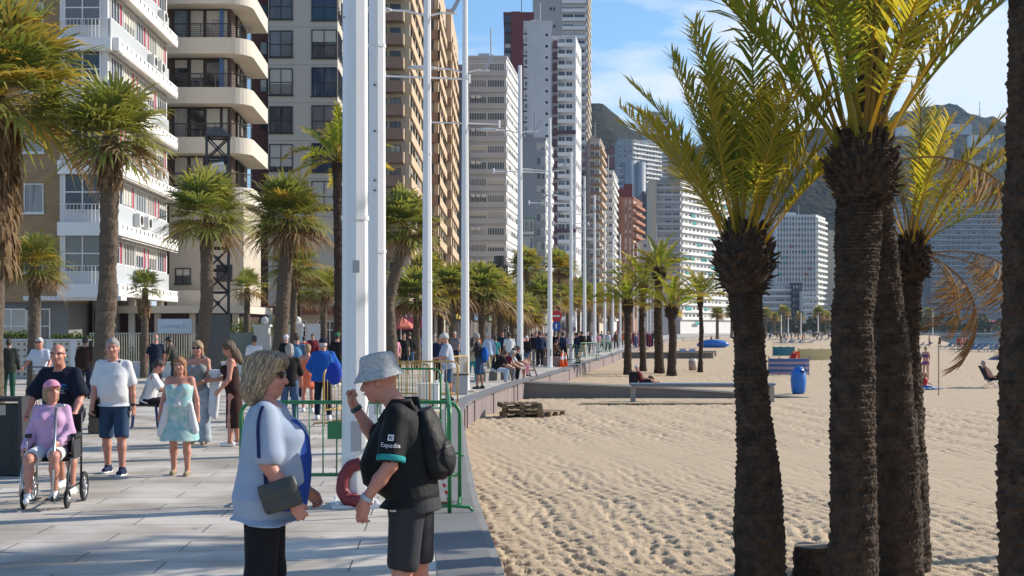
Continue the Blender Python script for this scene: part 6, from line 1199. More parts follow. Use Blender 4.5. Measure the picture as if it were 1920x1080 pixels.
def strands(J, n, m, seed=1, ln=(.05, .13)):
    """loose locks laid over a head of hair, running down and back"""
    o = [c for c in J['t'].children if c.name.startswith('hair')][0]; me = o.data; bv = BVHTree.FromPolygons([tuple(v.co) for v in me.vertices], [tuple(p.vertices) for p in me.polygons]); rs = random.Random(seed); V = []; Q = []
    vs = [v.co.copy() for v in me.vertices]; c = Vector(J['hc'] + J['RH'] @ V3(0, -.01, .05)); back = Vector(J['RH'] @ V3(0, -1, 0))
    for _ in range(n):
        p = rs.choice(vs); out = (p - c).normalized(); L_ = rs.uniform(*ln); seg = 5; pts = []; lift = rs.uniform(.001, .007); d0 = Vector((rs.uniform(-.3, .3), rs.uniform(-.3, .3), -1)) + back * rs.uniform(.1, .6)
        for k in range(seg + 1):
            hit = bv.find_nearest(p); nrm = hit[1]; pts.append((hit[0] + nrm * (lift + .004 * (k == seg) + rs.uniform(0, .001)), nrm)); d = d0 - nrm * d0.dot(nrm); p = hit[0] + d.normalized() * L_ / seg
        w = rs.uniform(.0012, .0034); ob = len(V)
        for k, (q, nrm) in enumerate(pts):
            t_ = (pts[min(k + 1, seg)][0] - pts[max(k - 1, 0)][0]).normalized(); s_ = t_.cross(nrm).normalized() * w * (1 - .8 * k / seg); V += [q - s_, q + s_]
        Q += [(ob + 2 * k, ob + 2 * k + 1, ob + 2 * k + 3, ob + 2 * k + 2) for k in range(seg)]
    m2 = bpy.data.meshes.new('loose_hair'); m2.from_pydata([tuple(v) for v in V], [], Q); m2.materials.append(m); q = link('loose_hair', m2, o); return q
def project(name, tris_v, faces, target, origin, right, up, dirn, m, parent, off=.003):
    """lay a flat design on a garment: points (x, y) go to origin + x right + y up, then along dirn onto the target surface"""
    me = target.data; s = target.scale[0]; bv = BVHTree.FromPolygons([tuple(v.co * s) for v in me.vertices], [tuple(p.vertices) for p in me.polygons]); V = []; dirn = Vector(dirn).normalized()
    for x, y in tris_v:
        p = Vector(origin) + Vector(right) * x + Vector(up) * y; hit = bv.ray_cast(p - dirn * .3, dirn, 1.0); V.append(hit[0] - dirn * off if hit[0] is not None else p)
    m2 = bpy.data.meshes.new(name); m2.from_pydata([tuple(v) for v in V], [], faces); m2.materials.append(m); return link(name, m2, parent)
def text_geo(txt, size, sub=1):
    fc = bpy.data.curves.new('lettering', 'FONT'); fc.body = txt; fc.size = size; fc.align_x = 'CENTER'; fc.resolution_u = 3; fm = bpy.data.objects.new('tmp', fc); COL.objects.link(fm); bpy.context.view_layer.update()
    me = bpy.data.meshes.new_from_object(fm.evaluated_get(bpy.context.evaluated_depsgraph_get())); bpy.data.objects.remove(fm); return [(v.co.x, v.co.y) for v in me.vertices], [tuple(p.vertices) for p in me.polygons]
def quad_grid(x0, x1, y0, y1, nx=6, ny=4, shear=0):
    v = [(x0 + (x1 - x0) * i / nx + shear * (j / ny), y0 + (y1 - y0) * j / ny) for j in range(ny + 1) for i in range(nx + 1)]; return v, [(j * (nx + 1) + i, j * (nx + 1) + i + 1, (j + 1) * (nx + 1) + i + 1, (j + 1) * (nx + 1) + i) for j in range(ny) for i in range(nx)]
# ------------------------------------------------------------------ the couple in front
YW = 7.27; s_ = F / YW
blue_str = cloth('blue_striped_cotton', (.30, .36, .465), stripes=(44, (.345, .405, .51), .5, 'Y'), noise=(4, .15))
W = person('woman with a grey blond bob in a pale blue striped shirt, facing the man', (X(498, YW), YW, 0), 1.76, -86, skin=3, hair=('mixed', 'bob'), female=True, girth=1.20, belly=.055, bust=.035, lean=2, headp=4, hfwd=-.045,
    top=('blouse', blue_str, dict(hem=-.13, ease=.022, flare=.03, sleeve=.80, sw=.02, hb=.6, wr=.010)), bottom=('trousers', cloth('black_cloth', (.012, .012, .016), noise=(5, .3), bump=(10, .5, .02), stretch=(1, 1, .3)), dict(len=1.97, wide=.03, ease=.02)), shoes=(M_['black'], {}), glasses='sun',
    uarm=((8, 12), (6, 14)), farm=((40, 4), (33, -2)), curl=(40, 58), vox=.0075, thigh=((2, 3), (-2, 3)), shin=((0, 1), (-3, 1)))
W['part']('undershirt', [colm(W['O'], W['RL'], [(-.06, 0, .075, .15, .158), (.10, 0, .085, .16, .165), (.22, 0, .09, .155, .162), (.34, 0, .085, .13, .150), (.44, 0, .06, .09, .10)], .03)], cloth('royal_blue_jersey', (.025, .07, .33)), [(W['T'](0, .10, 0), W['RL'] @ V3(0, -1, 0))], (), .004, 6)
strands(W, 900, mat('hair_ash', (.27, .20, .14), .5, noise=(30, .9), c2=(.12, .10, .09)), 1); strands(W, 700, mat('hair_pale', (.70, .50, .28), .5, noise=(30, .6)), 2)
# wrist bands
def band(J, i, m, r=.034, wd=.012, back=.02):
    p = (J['wr'][i] - J['fa'][i] * back) * J['u']; d = J['fa'][i]; b = MB(); b.tube([p - d * wd, p + d * wd], r * J['u'], 14); return b.obj('wristband', m, J['t'], True)
band(W, 1, mat('green_band', (.04, .22, .14), .5), .035, .010, .015)
# her cross-body bag hangs at the hip: a thing of its own
def to_world(J, p): return J['t'].matrix_basis @ Vector(p * J['u'])
bagm = mat('grey_green_leather', (.045, .05, .045), .5, noise=(8, .3), bump=(60, .2, .004))
wy = YW - .255; bagc = Vector((X(525, wy), wy, Zp(928, wy))); t = thing('handbag', 'dark grey cross body handbag on a thin navy strap at the woman\'s hip', 'handbag', bagc)
g = [colm(V3(0, 0, 0), np.array(Matrix.Rotation(R_(-18), 3, 'Y')), [(-.085, 0, 0, .095, .030), (-.06, 0, 0, .108, .042), (.03, 0, 0, .108, .038), (.075, 0, 0, .100, .022)], .02)]
link('bag_body', sdf_mesh('bag_body', g, .006, bagm, (), (), .002, 3), t)
link('flap', sdf_mesh('flap', [colm(V3(.0, -.006, 0), np.array(Matrix.Rotation(R_(-18), 3, 'Y')), [(-.02, 0, 0, .104, .040), (.03, 0, 0, .112, .041), (.082, 0, 0, .106, .026)], .01)], .006, bagm), t)
sp = [Vector((X(x, wy + d), wy + d, Zp(y, wy + d))) - bagc for x, y, d in ((497, 925, -.015), (492, 880, -.025), (486, 830, -.02), (484, 790, .0), (490, 765, .035), (503, 742, .11), (508, 733, .17))]
bt_ = BVHTree.FromPolygons([tuple(W['t'].matrix_basis @ (v.co * W['u'])) for v in W['top'].data.vertices], [tuple(p.vertices) for p in W['top'].data.polygons])
pts_ = [Vector((X(x, wy), wy, Zp(y, wy))) for x, y in ((497, 922), (494, 900), (491, 880), (488, 855), (486, 830), (484, 810), (484, 790), (487, 775), (491, 762))]; sp = []
for q in pts_:
    hit = bt_.ray_cast(Vector((q.x, wy - 1, q.z)), Vector((0, 1, 0)), 2.5); sp.append((hit[0] + Vector((0, -.008, 0)) if hit[0] is not None else q) - bagc)
b = MB()
for i in range(len(sp) - 1):
    a, c = sp[i], sp[i + 1]; d = (c - a).normalized(); n_ = Vector((1, 0, 0)) * .008; o_ = Vector((0, -.006, 0)); b.add([a - n_ + o_, a + n_ + o_, c + n_ + o_, c - n_ + o_, a - n_ - o_, a + n_ - o_, c + n_ - o_, c - n_ - o_], [(0, 1, 2, 3), (7, 6, 5, 4), (0, 4, 5, 1), (3, 2, 6, 7), (1, 5, 6, 2), (0, 3, 7, 4)])
b.obj('strap', cloth('navy_strap', (.02, .03, .10)), t)
# the man in the bucket hat
YM = 7.45; blk = cloth('black_sports_jersey', (.010, .011, .012), rough=.7, noise=(4, .4), bump=(13, .55, .02), stretch=(1, 1, .6)); tealc = cloth('turquoise_trim', (.03, .30, .30))
hatm = mat('pale_printed_cotton', (.50, .50, .52), .85, noise=(42, 1.0), c2=(.26, .28, .25), bump=(16, .5, .012))
Mn = person('man in a pale bucket hat and black sports shirt, hand at his mouth', (X(770, YM), YM, 0), 1.74, 84, skin=3, hair=('grey', 'none'), girth=1.14, belly=.085, lean=7, headp=12, hfwd=.075,
    top=('shirt', blk, dict(hem=-.05, ease=.020, sleeve=.80, sw=.02, hb=.25, wr=.009)), bottom=('shorts', cloth('charcoal_shorts', (.035, .036, .042), rough=.7, bump=(12, .55, .02), stretch=(1, 1, .35)), dict(len=.86, ease=.03, wr=.009)), shoes=(M_['black'], dict(sole=M_['white'])), hat=('bucket', hatm),
    uarm=((4, 13), (48, 16)), farm=((36, 0), (150, -10)), curl=(28, 78), vox=.0075, thigh=((4, 3), (-3, 4)), shin=((-2, 2), (-6, 2)), hdir=((V3(.0, .18, -1), V3(.3, 1, .1), V3(.9, -.2, 0)), (V3(-.10, .45, 1), V3(-1, .1, .1), V3(0, -1, .35))))
for i in (0,):
    q = Mn['sh'][i] + Mn['ua'][i] * (.29 * .80 + .020); Mn['part']('sleeve_trim', [cone(q - Mn['ua'][i] * .012, q + Mn['ua'][i] * .012, .084, .0845, 0)], tealc, [(q + Mn['ua'][i] * .016, Mn['ua'][i]), (q - Mn['ua'][i] * .018, -Mn['ua'][i])], (), .0, 2)
# lettering on the near sleeve
ob = Mn['top']; u = Mn['u']; q = (Mn['sh'][0] + Mn['ua'][0] * .150) * u; ax = -Vector(Mn['ua'][0]); rt = Vector((0, -1, 0)); rt = (rt - ax * rt.dot(ax)).normalized(); dr = Vector((1, 0, 0))
tv, tf = text_geo('Expedia', .036); project('lettering', tv, tf, ob, Vector(q) - ax * .030, rt, ax, dr, M_['white'], Mn['t'])
lg = [(-.017, .0), (.017, .0), (.017, .034), (-.017, .034), (-.010, .007), (.010, .007), (.010, .027), (-.010, .027)]
project('emblem', lg, [(0, 1, 5, 4), (1, 2, 6, 5), (2, 3, 7, 6), (3, 0, 4, 7)], ob, Vector(q) + ax * .008, rt, ax, dr, M_['white'], Mn['t'])
project('emblem_arrow', [(-.006, .009), (-.002, .009), (.008, .02), (.008, .025), (.0, .025), (.003, .021)], [(0, 1, 2, 3, 4, 5)], ob, Vector(q) + ax * .008, rt, ax, dr, M_['white'], Mn['t'])
qv, qf = quad_grid(-.024, .024, -.034, .034, 3, 4, .008); bq = Mn['bottom']; qp = (Mn['hips'][0] + V3(0, .06, -.02)) * u; project('shorts_emblem', qv, qf, bq, Vector(qp) + Vector((-.05, .015, -.02)), Vector((0, -1, .1)), Vector((0, .1, 1)), dr, M_['white'], Mn['t'])
# sand-coloured piping on shoulder
for i, (m_) in ((0, mat('steel_band', (.4, .45, .5), .5)), (1, mat('dark_band', (.02, .05, .05), .5))): band(Mn, i, m_, .0365, .013, .02)
# cigarette in the raised hand
wp = to_world(Mn, Mn['wr'][1]); cg = thing('cigarette', 'thin white cigarette between the fingers of the bucket hat man', 'cigarette', Vector((X(681, YM + .02), YM + .02, Zp(740, YM + .02))))
MB().tube([(0, 0, 0), (.032, -.03, .03)], .0042, 8).obj('paper', M_['white'], cg); MB().tube([(.032, -.03, .03), (.046, -.043, .043)], .0044, 8).obj('filter', mat('filter_tan', (.45, .28, .12), .8), cg)
# backpack
RB = np.array(Matrix.Rotation(R_(84), 3, 'Z') @ Matrix.Rotation(R_(-10), 3, 'X')); bp = Vector((X(808, YM), YM, Zp(835, YM))); t = thing('backpack', 'black backpack worn by the bucket hat man', 'backpack', bp)
bpm = cloth('black_nylon', (.013, .013, .014), rough=.6, bump=(16, .6, .02))
link('bag_body', sdf_mesh('bag_body', [colm(V3(0, 0, 0), RB, [(-.20, 0, .0, .125, .05), (-.16, 0, -.015, .145, .085), (-.02, 0, -.01, .145, .085), (.12, 0, .0, .13, .07), (.22, 0, .01, .10, .045)], .04)], .008, bpm, (), (), .011, 22, 18), t)
link('front_pocket', sdf_mesh('front_pocket', [ell(RB @ V3(0, -.075, -.08), V3(.115, .055, .11), RB, .03)], .008, bpm, (), (), .008, 24, 18), t)
b = MB()
for sx in (-1, 1):
    pts = [RB @ V3(sx * .07, .05, .20), RB @ V3(sx * .11, .06, .275), RB @ V3(sx * .13, .15, .285), RB @ V3(sx * .145, .235, .20), RB @ V3(sx * .15, .24, .05), RB @ V3(sx * .13, .12, -.14)]
    b.tube(pts, [.018, .022, .022, .02, .016, .012], 8)
b.obj('strap', bpm, t, True)
b = MB(); b.tube([RB @ V3(-.10, -.10, -.02), RB @ V3(0, -.133, -.018), RB @ V3(.10, -.10, -.02)], .0045, 6); b.tube([RB @ V3(.145, -.02, -.15), RB @ V3(.143, -.02, .0), RB @ V3(.125, -.01, .15)], .0045, 6); b.obj('zip', M_['dark'], t)
# ------------------------------------------------------------------ people on the promenade, nearer ones
def foot_at(x, y, z=0.0): return onz(x, y, z)
wht = cloth('white_cotton', (.68, .68, .70), bump=(13, .5, .02), stretch=(1, 1, .6)); navy = cloth('navy_cotton', (.012, .018, .04)); nshort = cloth('dark_blue_denim', (.03, .06, .12), bump=(12, .5, .02), stretch=(1, 1, .4)); sneak = (cloth('navy_canvas_shoe', (.02, .03, .07)), dict(sole=M_['white'])); wshoe = (M_['white'], {})
dk = cloth('dark_grey_cotton', (.03, .03, .035)); jean = cloth('blue_denim', (.06, .11, .20)); khaki = cloth('khaki_cotton', (.30, .24, .15)); blkc = MATS['black_cloth']
P_ = person('man walking in white polo shirt and dark blue shorts, black strap across', foot_at(214, 889), 1.78, 178, skin=3, hair=('grey', 'short'), girth=1.10, belly=.05, lean=2, headp=0, heady=8, top=('polo', wht, dict(hem=-.04, ease=.022, sleeve=.78, sw=.02, hb=.5)), bottom=('shorts', nshort, dict(len=.97, ease=.028)), shoes=sneak,
    thigh=((10, 4), (-8, 4)), shin=((2, 2), (-14, 2)), uarm=((-8, 10), (8, 10)), farm=((6, 6), (22, 2)), vox=.0115)
band(P_, 0, M_['black'], .037, .014)
def strap_bag(J, label, name='shoulder_bag', x=.20, m=None):
    t = thing(name, label, 'bag', J['t'].location, J['t'].rotation_euler.z); u = J['u']; b = MB()
    for p, q in (((-.10, .04, .535), (-.03, .155, .36)), ((-.03, .155, .36), (.10, .165, .12)), ((.10, .165, .12), (x, .06, -.03))):
        b.tube([J['T'](*p) * u, J['T'](*q) * u], .02, 8)
    b.obj('strap', m or M_['black'], t, True); c = J['T'](x + .02, .0, -.08) * u; MB().box(c, (.07, .22, .24)).obj('bag_body', m or M_['black'], t); return t
strap_bag(P_, 'black cross body bag hanging at the hip of the man in white polo', x=.21)
drs = mat('turquoise_floral_dress', (.10, .40, .42), .85, noise=(11, 1.0), c2=(.62, .66, .62), bump=(50, .2, .005))
P_ = person('woman in a strapless turquoise dress with a white cardigan round her waist', foot_at(338, 891), 1.53, 181, skin=3, hair=('ginger', 'long'), female=True, girth=1.22, belly=.04, bust=.03, lean=1, headp=0, top=('dress', drs, dict(hem=-.40, ease=.02, flare=.06, hb=.8, wr=.008)), shoes=(khaki, dict(high=0)),
    thigh=((6, 2), (-5, 2)), shin=((0, 1), (-8, 1)), uarm=((2, 16), (2, 16)), farm=((10, 8), (12, 10)), vox=.0115)
P_['part']('tied_cardigan', [colm(P_['O'], P_['RL'], [(.10, 0, .03, .215, .185), (.17, 0, .03, .205, .18)], .02), cone(P_['T'](-.02, .20, .14), P_['T'](.02, .205, .13), .04, .04, .02), cone(P_['T'](-.17, .12, .12), P_['T'](-.24, .10, -.25), .05, .06, .03), cone(P_['T'](.16, .13, .12), P_['T'](.25, .08, -.30), .05, .07, .03)], wht, (), (), .006, 3)
# man pushing the wheelchair, woman in it
pw = onz(96, 950); pc = (pw.x, pw.y)
prn = cloth('navy_tshirt', (.010, .014, .028), bump=(13, .5, .02))
P_ = person('bald man in spectacles and a navy printed T-shirt pushing the wheelchair', (X(122, 14.75), 14.75, 0), 1.76, 176, skin=3, hair=('grey', 'ring'), girth=1.16, belly=.05, lean=14, headp=-4, heady=10, glasses='spec', top=('tee', prn, dict(hem=-.05, ease=.03, sleeve=.85, sw=.03, hb=.4)), bottom=('shorts', dk, dict(len=.98, ease=.03)), shoes=wshoe,
    thigh=((14, 4), (-14, 5)), shin=((4, 2), (-22, 2)), uarm=((22, 20), (22, 20)), farm=((42, 0), (42, 0)), curl=(80, 80), vox=.0115)
ob = P_['top']; T_ = P_['T']; u = P_['u']
for (x0, x1, y0, y1, sh_, m_) in ((-.13, .13, .36, .385, .02, mat('print_blue', (.02, .10, .25), .8)), (-.15, .10, .33, .345, .05, MATS['print_blue']), (-.10, .14, .30, .312, .0, mat('print_grey', (.40, .40, .42), .8)), (-.12, .11, .275, .283, .02, MATS['print_grey']), (-.06, .13, .245, .265, .03, MATS['print_grey']), (-.03, .15, .19, .20, .02, MATS['print_blue'])):
    qv, qf = quad_grid(x0, x1, y0 - .3, y1 - .3, 8, 1, sh_); project('shirt_print', qv, qf, ob, Vector(T_(0, .1, .30) * u), Vector((1, 0, 0)), Vector(P_['RL'] @ V3(0, 0, 1)), Vector((0, -1, 0)), m_, P_['t'], .004)
wc = thing('wheelchair', 'black and silver wheelchair carrying the woman in pink', 'wheelchair', (X(98, 13.75), 13.75, 0), R_(187))
def wheel(x, y, r, nm, par, w=.03):
    b = MB(); ps = [(x, y + r * math.cos(a * .2618), r + .005 + r * math.sin(a * .2618)) for a in range(25)]; ps = [(p[0], y + (p[1] - y) * .92, r + (p[2] - r) * .92 + .0) for p in ps]; b.tube(ps, w * .62, 8); o = b.obj(nm, M_['rubber'], par, True)
    b = MB()
    for a in range(8): b.tube([(x, y, r), (x, y + r * .88 * math.cos(a * .785), r + r * .88 * math.sin(a * .785))], .006, 5)
    b.tube([(x - .03, y, r), (x + .03, y, r)], .028, 10); b.tube([(p[0], y + (p[1] - y) * .88, r + (p[2] - r) * .88) for p in ps], .007, 6); b.obj('rim', M_['steel'], o, True)
for sx in (-1, 1): wheel(sx * .27, -.30, .155, 'rear_wheel', wc, .036); wheel(sx * .22, .30, .095, 'front_wheel', wc, .032)
for sx in (-1, 1):
    b = MB(); fx = sx * .235; b.tube([(fx, -.32, .16), (fx, -.32, .95), (fx, -.42, .98)], .013, 8); b.tube([(fx, -.32, .50), (fx, .22, .50), (fx, .34, .36), (fx, .40, .14)], .013, 8); b.tube([(fx, -.30, .2), (fx, .25, .2), (fx, .25, .5)], .012, 8); b.tube([(fx, -.32, .72), (fx, .12, .72), (fx, .12, .5)], .012, 8); b.tube([(fx * .95, .30, .2), (fx * .95, .25, .26)], .02, 8); b.obj('side_frame', M_['dark'] if sx < 0 else M_['steel'], wc, True)
    MB().box((fx, -.08, .745), (.055, .34, .04)).obj('armrest', M_['black'], wc); MB().box((fx * 1.02, -.08, .60), (.012, .32, .2)).obj('side_panel', M_['dark'], wc); MB().box((sx * .12, .43, .115), (.17, .19, .014)).obj('footplate', M_['dark'], wc); MB().tube([(fx, -.40, .98), (fx, -.50, .985)], .019, 8).obj('push_handle', M_['rubber'], wc, True)
MB().box((0, -.04, .50), (.44, .44, .04)).obj('seat', cloth('black_seat_cloth', (.015, .015, .018)), wc); MB().box((0, -.315, .74), (.44, .03, .42)).obj('backrest', MATS['black_seat_cloth'], wc)
pink = cloth('lilac_pink_jersey', (.58, .36, .55), bump=(13, .5, .02)); pnk = cloth('pink_cap_cloth', (.65, .28, .38))
P_ = person('seated woman in a lilac top and pink cap in the wheelchair', (X(96, 13.80), 13.80, 0), 1.60, 187, skin=3, hair=('blond', 'bob'), female=True, girth=1.08, belly=.03, bust=.02, lean=-6, headp=-6, heady=30, hat=('cap', pnk), seat=.575, top=('blouse', pink, dict(hem=-.06, ease=.025, sleeve=1.95)), bottom=('shorts', wht, dict(len=.75, ease=.02)), shoes=wshoe,
    thigh=((86, 5), (82, 9)), shin=((-4, 0), (12, -4)), uarm=((16, 12), (6, 14)), farm=((66, -18), (50, 8)), curl=(85, 30), vox=.0115)
wv = to_world(P_, P_['wr'][0] + P_['fa'][0] * .07); t = thing('crutch', 'grey metal forearm crutch held upright by the woman in the wheelchair', 'crutch'); bt = Vector((X(98, 13.25), 13.25, .13)); dv = wv + Vector((0, -.03, 0)) - bt; tp = bt + dv.normalized() * 1.02
MB().tube([bt, tp], [.012, .016], 8).obj('shaft', M_['steel'], t, True); MB().tube([tp, tp + Vector((.0, .0, .03)), tp + Vector((.10, -.01, .03))], .02, 8).obj('cuff', M_['steel'], t, True); MB().tube([bt - Vector((0, 0, .03)), bt + Vector((0, 0, .02))], .018, 8).obj('rubber_tip', M_['rubber'], t)
# second row
slv = cloth('grey_sleeveless_knit', (.22, .24, .25)); flow = mat('blue_white_flowing', (.16, .24, .32), .85, noise=(9, .9), c2=(.50, .52, .52))
person('woman in sunglasses, a sleeveless grey top and flowing blue trousers', foot_at(372, 833), 1.70, 178, skin=3, hair=('blond', 'long'), female=True, girth=1.0, bust=.015, glasses='sun', top=('tank', slv, dict(hem=-.02)), bottom=('trousers', flow, dict(len=1.95, wide=.05, ease=.03)), shoes=(khaki, dict(high=0)), uarm=((8, 12), (8, 12)), farm=((70, -25), (65, -25)), vox=.014, thigh=((5, 2), (-6, 3)))
P_ = person('long haired woman in a dark brown dress carrying white trousers', foot_at(437, 836), 1.70, 100, skin=3, hair=('longbrown', 'long'), female=True, girth=1.02, bust=.015, headp=22, lean=4, top=('dress', cloth('dark_brown_jersey', (.04, .018, .016)), dict(hem=-.62, ease=.012, flare=.02)), shoes=(M_['white'], dict(high=0)), uarm=((6, 12), (14, 10)), farm=((40, -10), (82, -10)), vox=.014)
wv = to_world(P_, P_['el'][0]); t = thing('white_trousers', 'pair of white trousers draped over the arm of the woman in brown', 'trousers', (X(405, 21), 20.9, .72)); m_ = sdf_mesh('trousers_cloth', [cone((.06, 0, .42), (0, 0, -.25), .055, .05, .03), cone((-.02, .03, .42), (-.06, .02, -.20), .055, .05, .03), cone((.10, 0, .46), (-.06, .02, .46), .05, .05, .03)], .014, wht, (), (), .008, 2); link('trousers_cloth', m_, t)
P_ = person('seated man in a white short sleeved shirt and dark trousers, side on', (X(276, 24.6), 24.6, 0), 1.72, -78, skin=3, hair=('brown', 'short'), girth=1.02, lean=16, headp=26, seat=.52, top=('shirt', wht, dict(hem=-.06, sleeve=.8, sw=.02)), bottom=('trousers', blkc, dict(len=1.92)), shoes=(M_['black'], {}), thigh=((84, 6), (80, 6)), shin=((-4, 0), (-16, 0)), uarm=((30, 10), (30, 10)), farm=((80, -10), (85, -10)), vox=.015)
t = thing('folding_chair', 'chair with blue legs under the seated man in white', 'chair', (X(272, 24.6), 24.6, 0), R_(-78)); MB().box((0, 0, .43), (.42, .42, .03)).obj('seat', M_['dark'], t); MB().box((0, -.21, .72), (.42, .03, .28), rot=Matrix.Rotation(R_(8), 3, 'X')).obj('backrest', M_['dark'], t)
for x in (-.19, .19):
    for y in (-.2, .2): MB().tube([(x, y, .43), (x, y * 1.2, 0)], .015, 6).obj('leg', mat('navy_steel', (.03, .04, .16), .4), t)
person('man in a dark jacket and green trousers at the far left', foot_at(16, 752), 1.66, 8, skin=2, hair=('dark', 'short'), girth=1.05, top=('jacket', cloth('dark_olive_jacket', (.03, .032, .026)), dict(hem=-.14, ease=.035, sleeve=1.95)), bottom=('trousers', cloth('dark_green_trousers', (.02, .07, .05)), dict(len=1.95)), shoes=(M_['black'], {}), thigh=((8, 4), (-8, 4)), vox=.02, farm=((10, 4), (24, 4)))
P_ = person('man in sunglasses and a pale T-shirt standing behind bicycle handlebars', foot_at(76, 768), 1.70, 178, skin=3, hair=('white', 'short'), glasses='sun', girth=1.04, top=('tee', cloth('pale_blue_tee', (.55, .60, .70)), dict(sleeve=.7)), bottom=('shorts', khaki, dict(len=.95)), shoes=(M_['black'], {}), uarm=((18, 20), (18, 20)), farm=((58, 8), (58, 8)), curl=(80, 80), vox=.018)
t = thing('bicycle', 'bicycle with dark handlebars held by the man in sunglasses', 'bicycle', (X(78, 29.2), 29.2, 0), R_(178)); wheel(0, .25, .33, 'front_wheel', t, .035); wheel(0, -.75, .33, 'rear_wheel', t, .035)
b = MB(); b.tube([(0, .25, .33), (0, .12, .95)], .02, 6); b.tube([(0, .12, .85), (0, -.35, .35), (0, -.75, .33)], .018, 6); b.tube([(0, -.35, .35), (0, -.48, .9)], .016, 6); b.tube([(0, .12, .8), (0, -.44, .75)], .016, 6); b.obj('frame', mat('red_enamel', (.4, .05, .03), .4), t, True); MB().tube([(-.32, -.02, 1.0), (-.1, .12, 1.03), (.1, .12, 1.03), (.32, -.02, 1.0)], .014, 8).obj('handlebar', M_['black'], t, True); MB().ell((0, -.5, .93), (.07, .13, .035), 10, 6).obj('saddle', M_['black'], t, True)
person('man in a brown black jacket seen from behind by the pierced wall', foot_at(159, 748), 1.70, 10, skin=2, hair=('dark', 'short'), girth=1.03, top=('jacket', cloth('brown_black_jacket', (.03, .016, .012)), dict(hem=-.1, sleeve=1.9)), bottom=('trousers', navy, dict(len=1.95)), shoes=(M_['black'], {}), vox=.02)
person('bald man in a navy T-shirt standing with his back turned before the railing', foot_at(292, 735), 1.74, 20, skin=3, hair=('grey', 'ring'), girth=1.06, top=('tee', navy, dict(sleeve=.8)), bottom=('trousers', dk, dict(len=1.9)), shoes=(M_['black'], {}), uarm=((5, 16), (10, 16)), farm=((30, 0), (35, 0)), vox=.02)
person('man in a dark cap and olive grey shirt bending by the railing', foot_at(329, 728), 1.68, 80, skin=2, hair=('dark', 'short'), hat=('cap', M_['black']), lean=18, headp=20, top=('tee', cloth('olive_grey_shirt', (.06, .06, .05), noise=(14, .7)), dict(sleeve=.8)), bottom=('trousers', dk, dict(len=1.9)), shoes=(M_['black'], {}), vox=.022)
person('man in a white T-shirt and khaki shorts walking away', foot_at(477, 742), 1.72, 15, skin=3, hair=('brown', 'short'), top=('tee', wht, dict(sleeve=.75)), bottom=('shorts', khaki, dict(len=.95)), shoes=wshoe, vox=.02)
person('grey haired person in black shirt and jeans beyond the bob haired woman', foot_at(543, 797), 1.60, 12, skin=3, hair=('grey', 'bob'), female=True, girth=1.08, top=('blouse', cloth('black_blouse', (.014, .013, .013)), dict(hem=-.10, sleeve=1.3)), bottom=('trousers', jean, dict(len=1.93)), shoes=(M_['black'], {}), uarm=((0, 14), (12, 16)), farm=((8, 6), (20, 6)), vox=.018)
P_ = person('woman in an orange dress with pale hair walking away beside the man in blue', foot_at(577, 772), 1.55, 8, skin=3, hair=('blond', 'fringe'), female=True, top=('dress', mat('orange_red_dress', (.70, .10, .05), .8, noise=(9, .6), c2=(.75, .28, .10)), dict(hem=-.30, ease=.02, flare=.06)), shoes=wshoe, thigh=((10, 2), (-8, 2)), vox=.02)
bj = cloth('royal_blue_jacket', (.012, .10, .42)); P_ = person('broad man in a bright blue jacket, dark cap and navy trousers seen from behind', foot_at(606, 787), 1.70, 6, skin=3, hair=('white', 'ring'), hat=('cap', navy), girth=1.22, belly=.03, top=('jacket', bj, dict(hem=-.10, ease=.045, sleeve=1.8, sw=.02)), bottom=('trousers', navy, dict(len=1.92)), shoes=wshoe, uarm=((14, 22), (14, 22)), farm=((60, -10), (60, -10)), thigh=((8, 3), (-8, 3)), vox=.016)
t = thing('drawstring_bag', 'blue drawstring bag on the back of the man in the bright blue jacket', 'bag', (X(627, 24.6), 24.55, Zp(700, 24.6))); link('bag_body', sdf_mesh('bag_body', [ell((0, 0, 0), (.15, .09, .22), None, .03)], .018, cloth('cobalt_nylon', (.02, .05, .36)), (), (), .008, 5), t); MB().tube([(-.06, -.02, .18), (-.10, .02, .36), (-.05, .10, .42)], .01, 5).obj('cord', navy, t)
P_ = person('man in a denim jacket with a light blue rucksack walking away', foot_at(556, 752), 1.80, 5, skin=3, hair=('brown', 'short'), top=('jacket', cloth('denim_jacket', (.06, .13, .22)), dict(hem=-.08, sleeve=1.9)), bottom=('trousers', navy, dict(len=1.93)), shoes=wshoe, vox=.022)
t = thing('rucksack', 'light blue rucksack on the back of the man in denim', 'rucksack', (X(555, 33), 32.9, Zp(668, 33))); link('bag_body', sdf_mesh('bag_body', [ell((0, 0, 0), (.17, .11, .25), None, .03)], .022, cloth('light_blue_nylon', (.10, .24, .40))), t); MB().tube([(-.1, -.02, .2), (-.1, .1, .3)], .02, 5).obj('strap', navy, t)
P_ = person('man in pale grey T-shirt and blue shorts looking down at his phone', foot_at(841, 752), 1.80, 96, skin=3, hair=('white', 'short'), girth=1.12, belly=.05, lean=7, headp=26, top=('tee', cloth('pale_grey_blue_tee', (.40, .44, .52)), dict(hem=-.10, ease=.03, sleeve=.8, sw=.02, hb=.6)), bottom=('shorts', cloth('blue_shorts', (.03, .08, .19)), dict(len=.95, ease=.03)), shoes=(M_['black'], {}), uarm=((14, 8), (16, 8)), farm=((84, -6), (80, -10)), vox=.016)
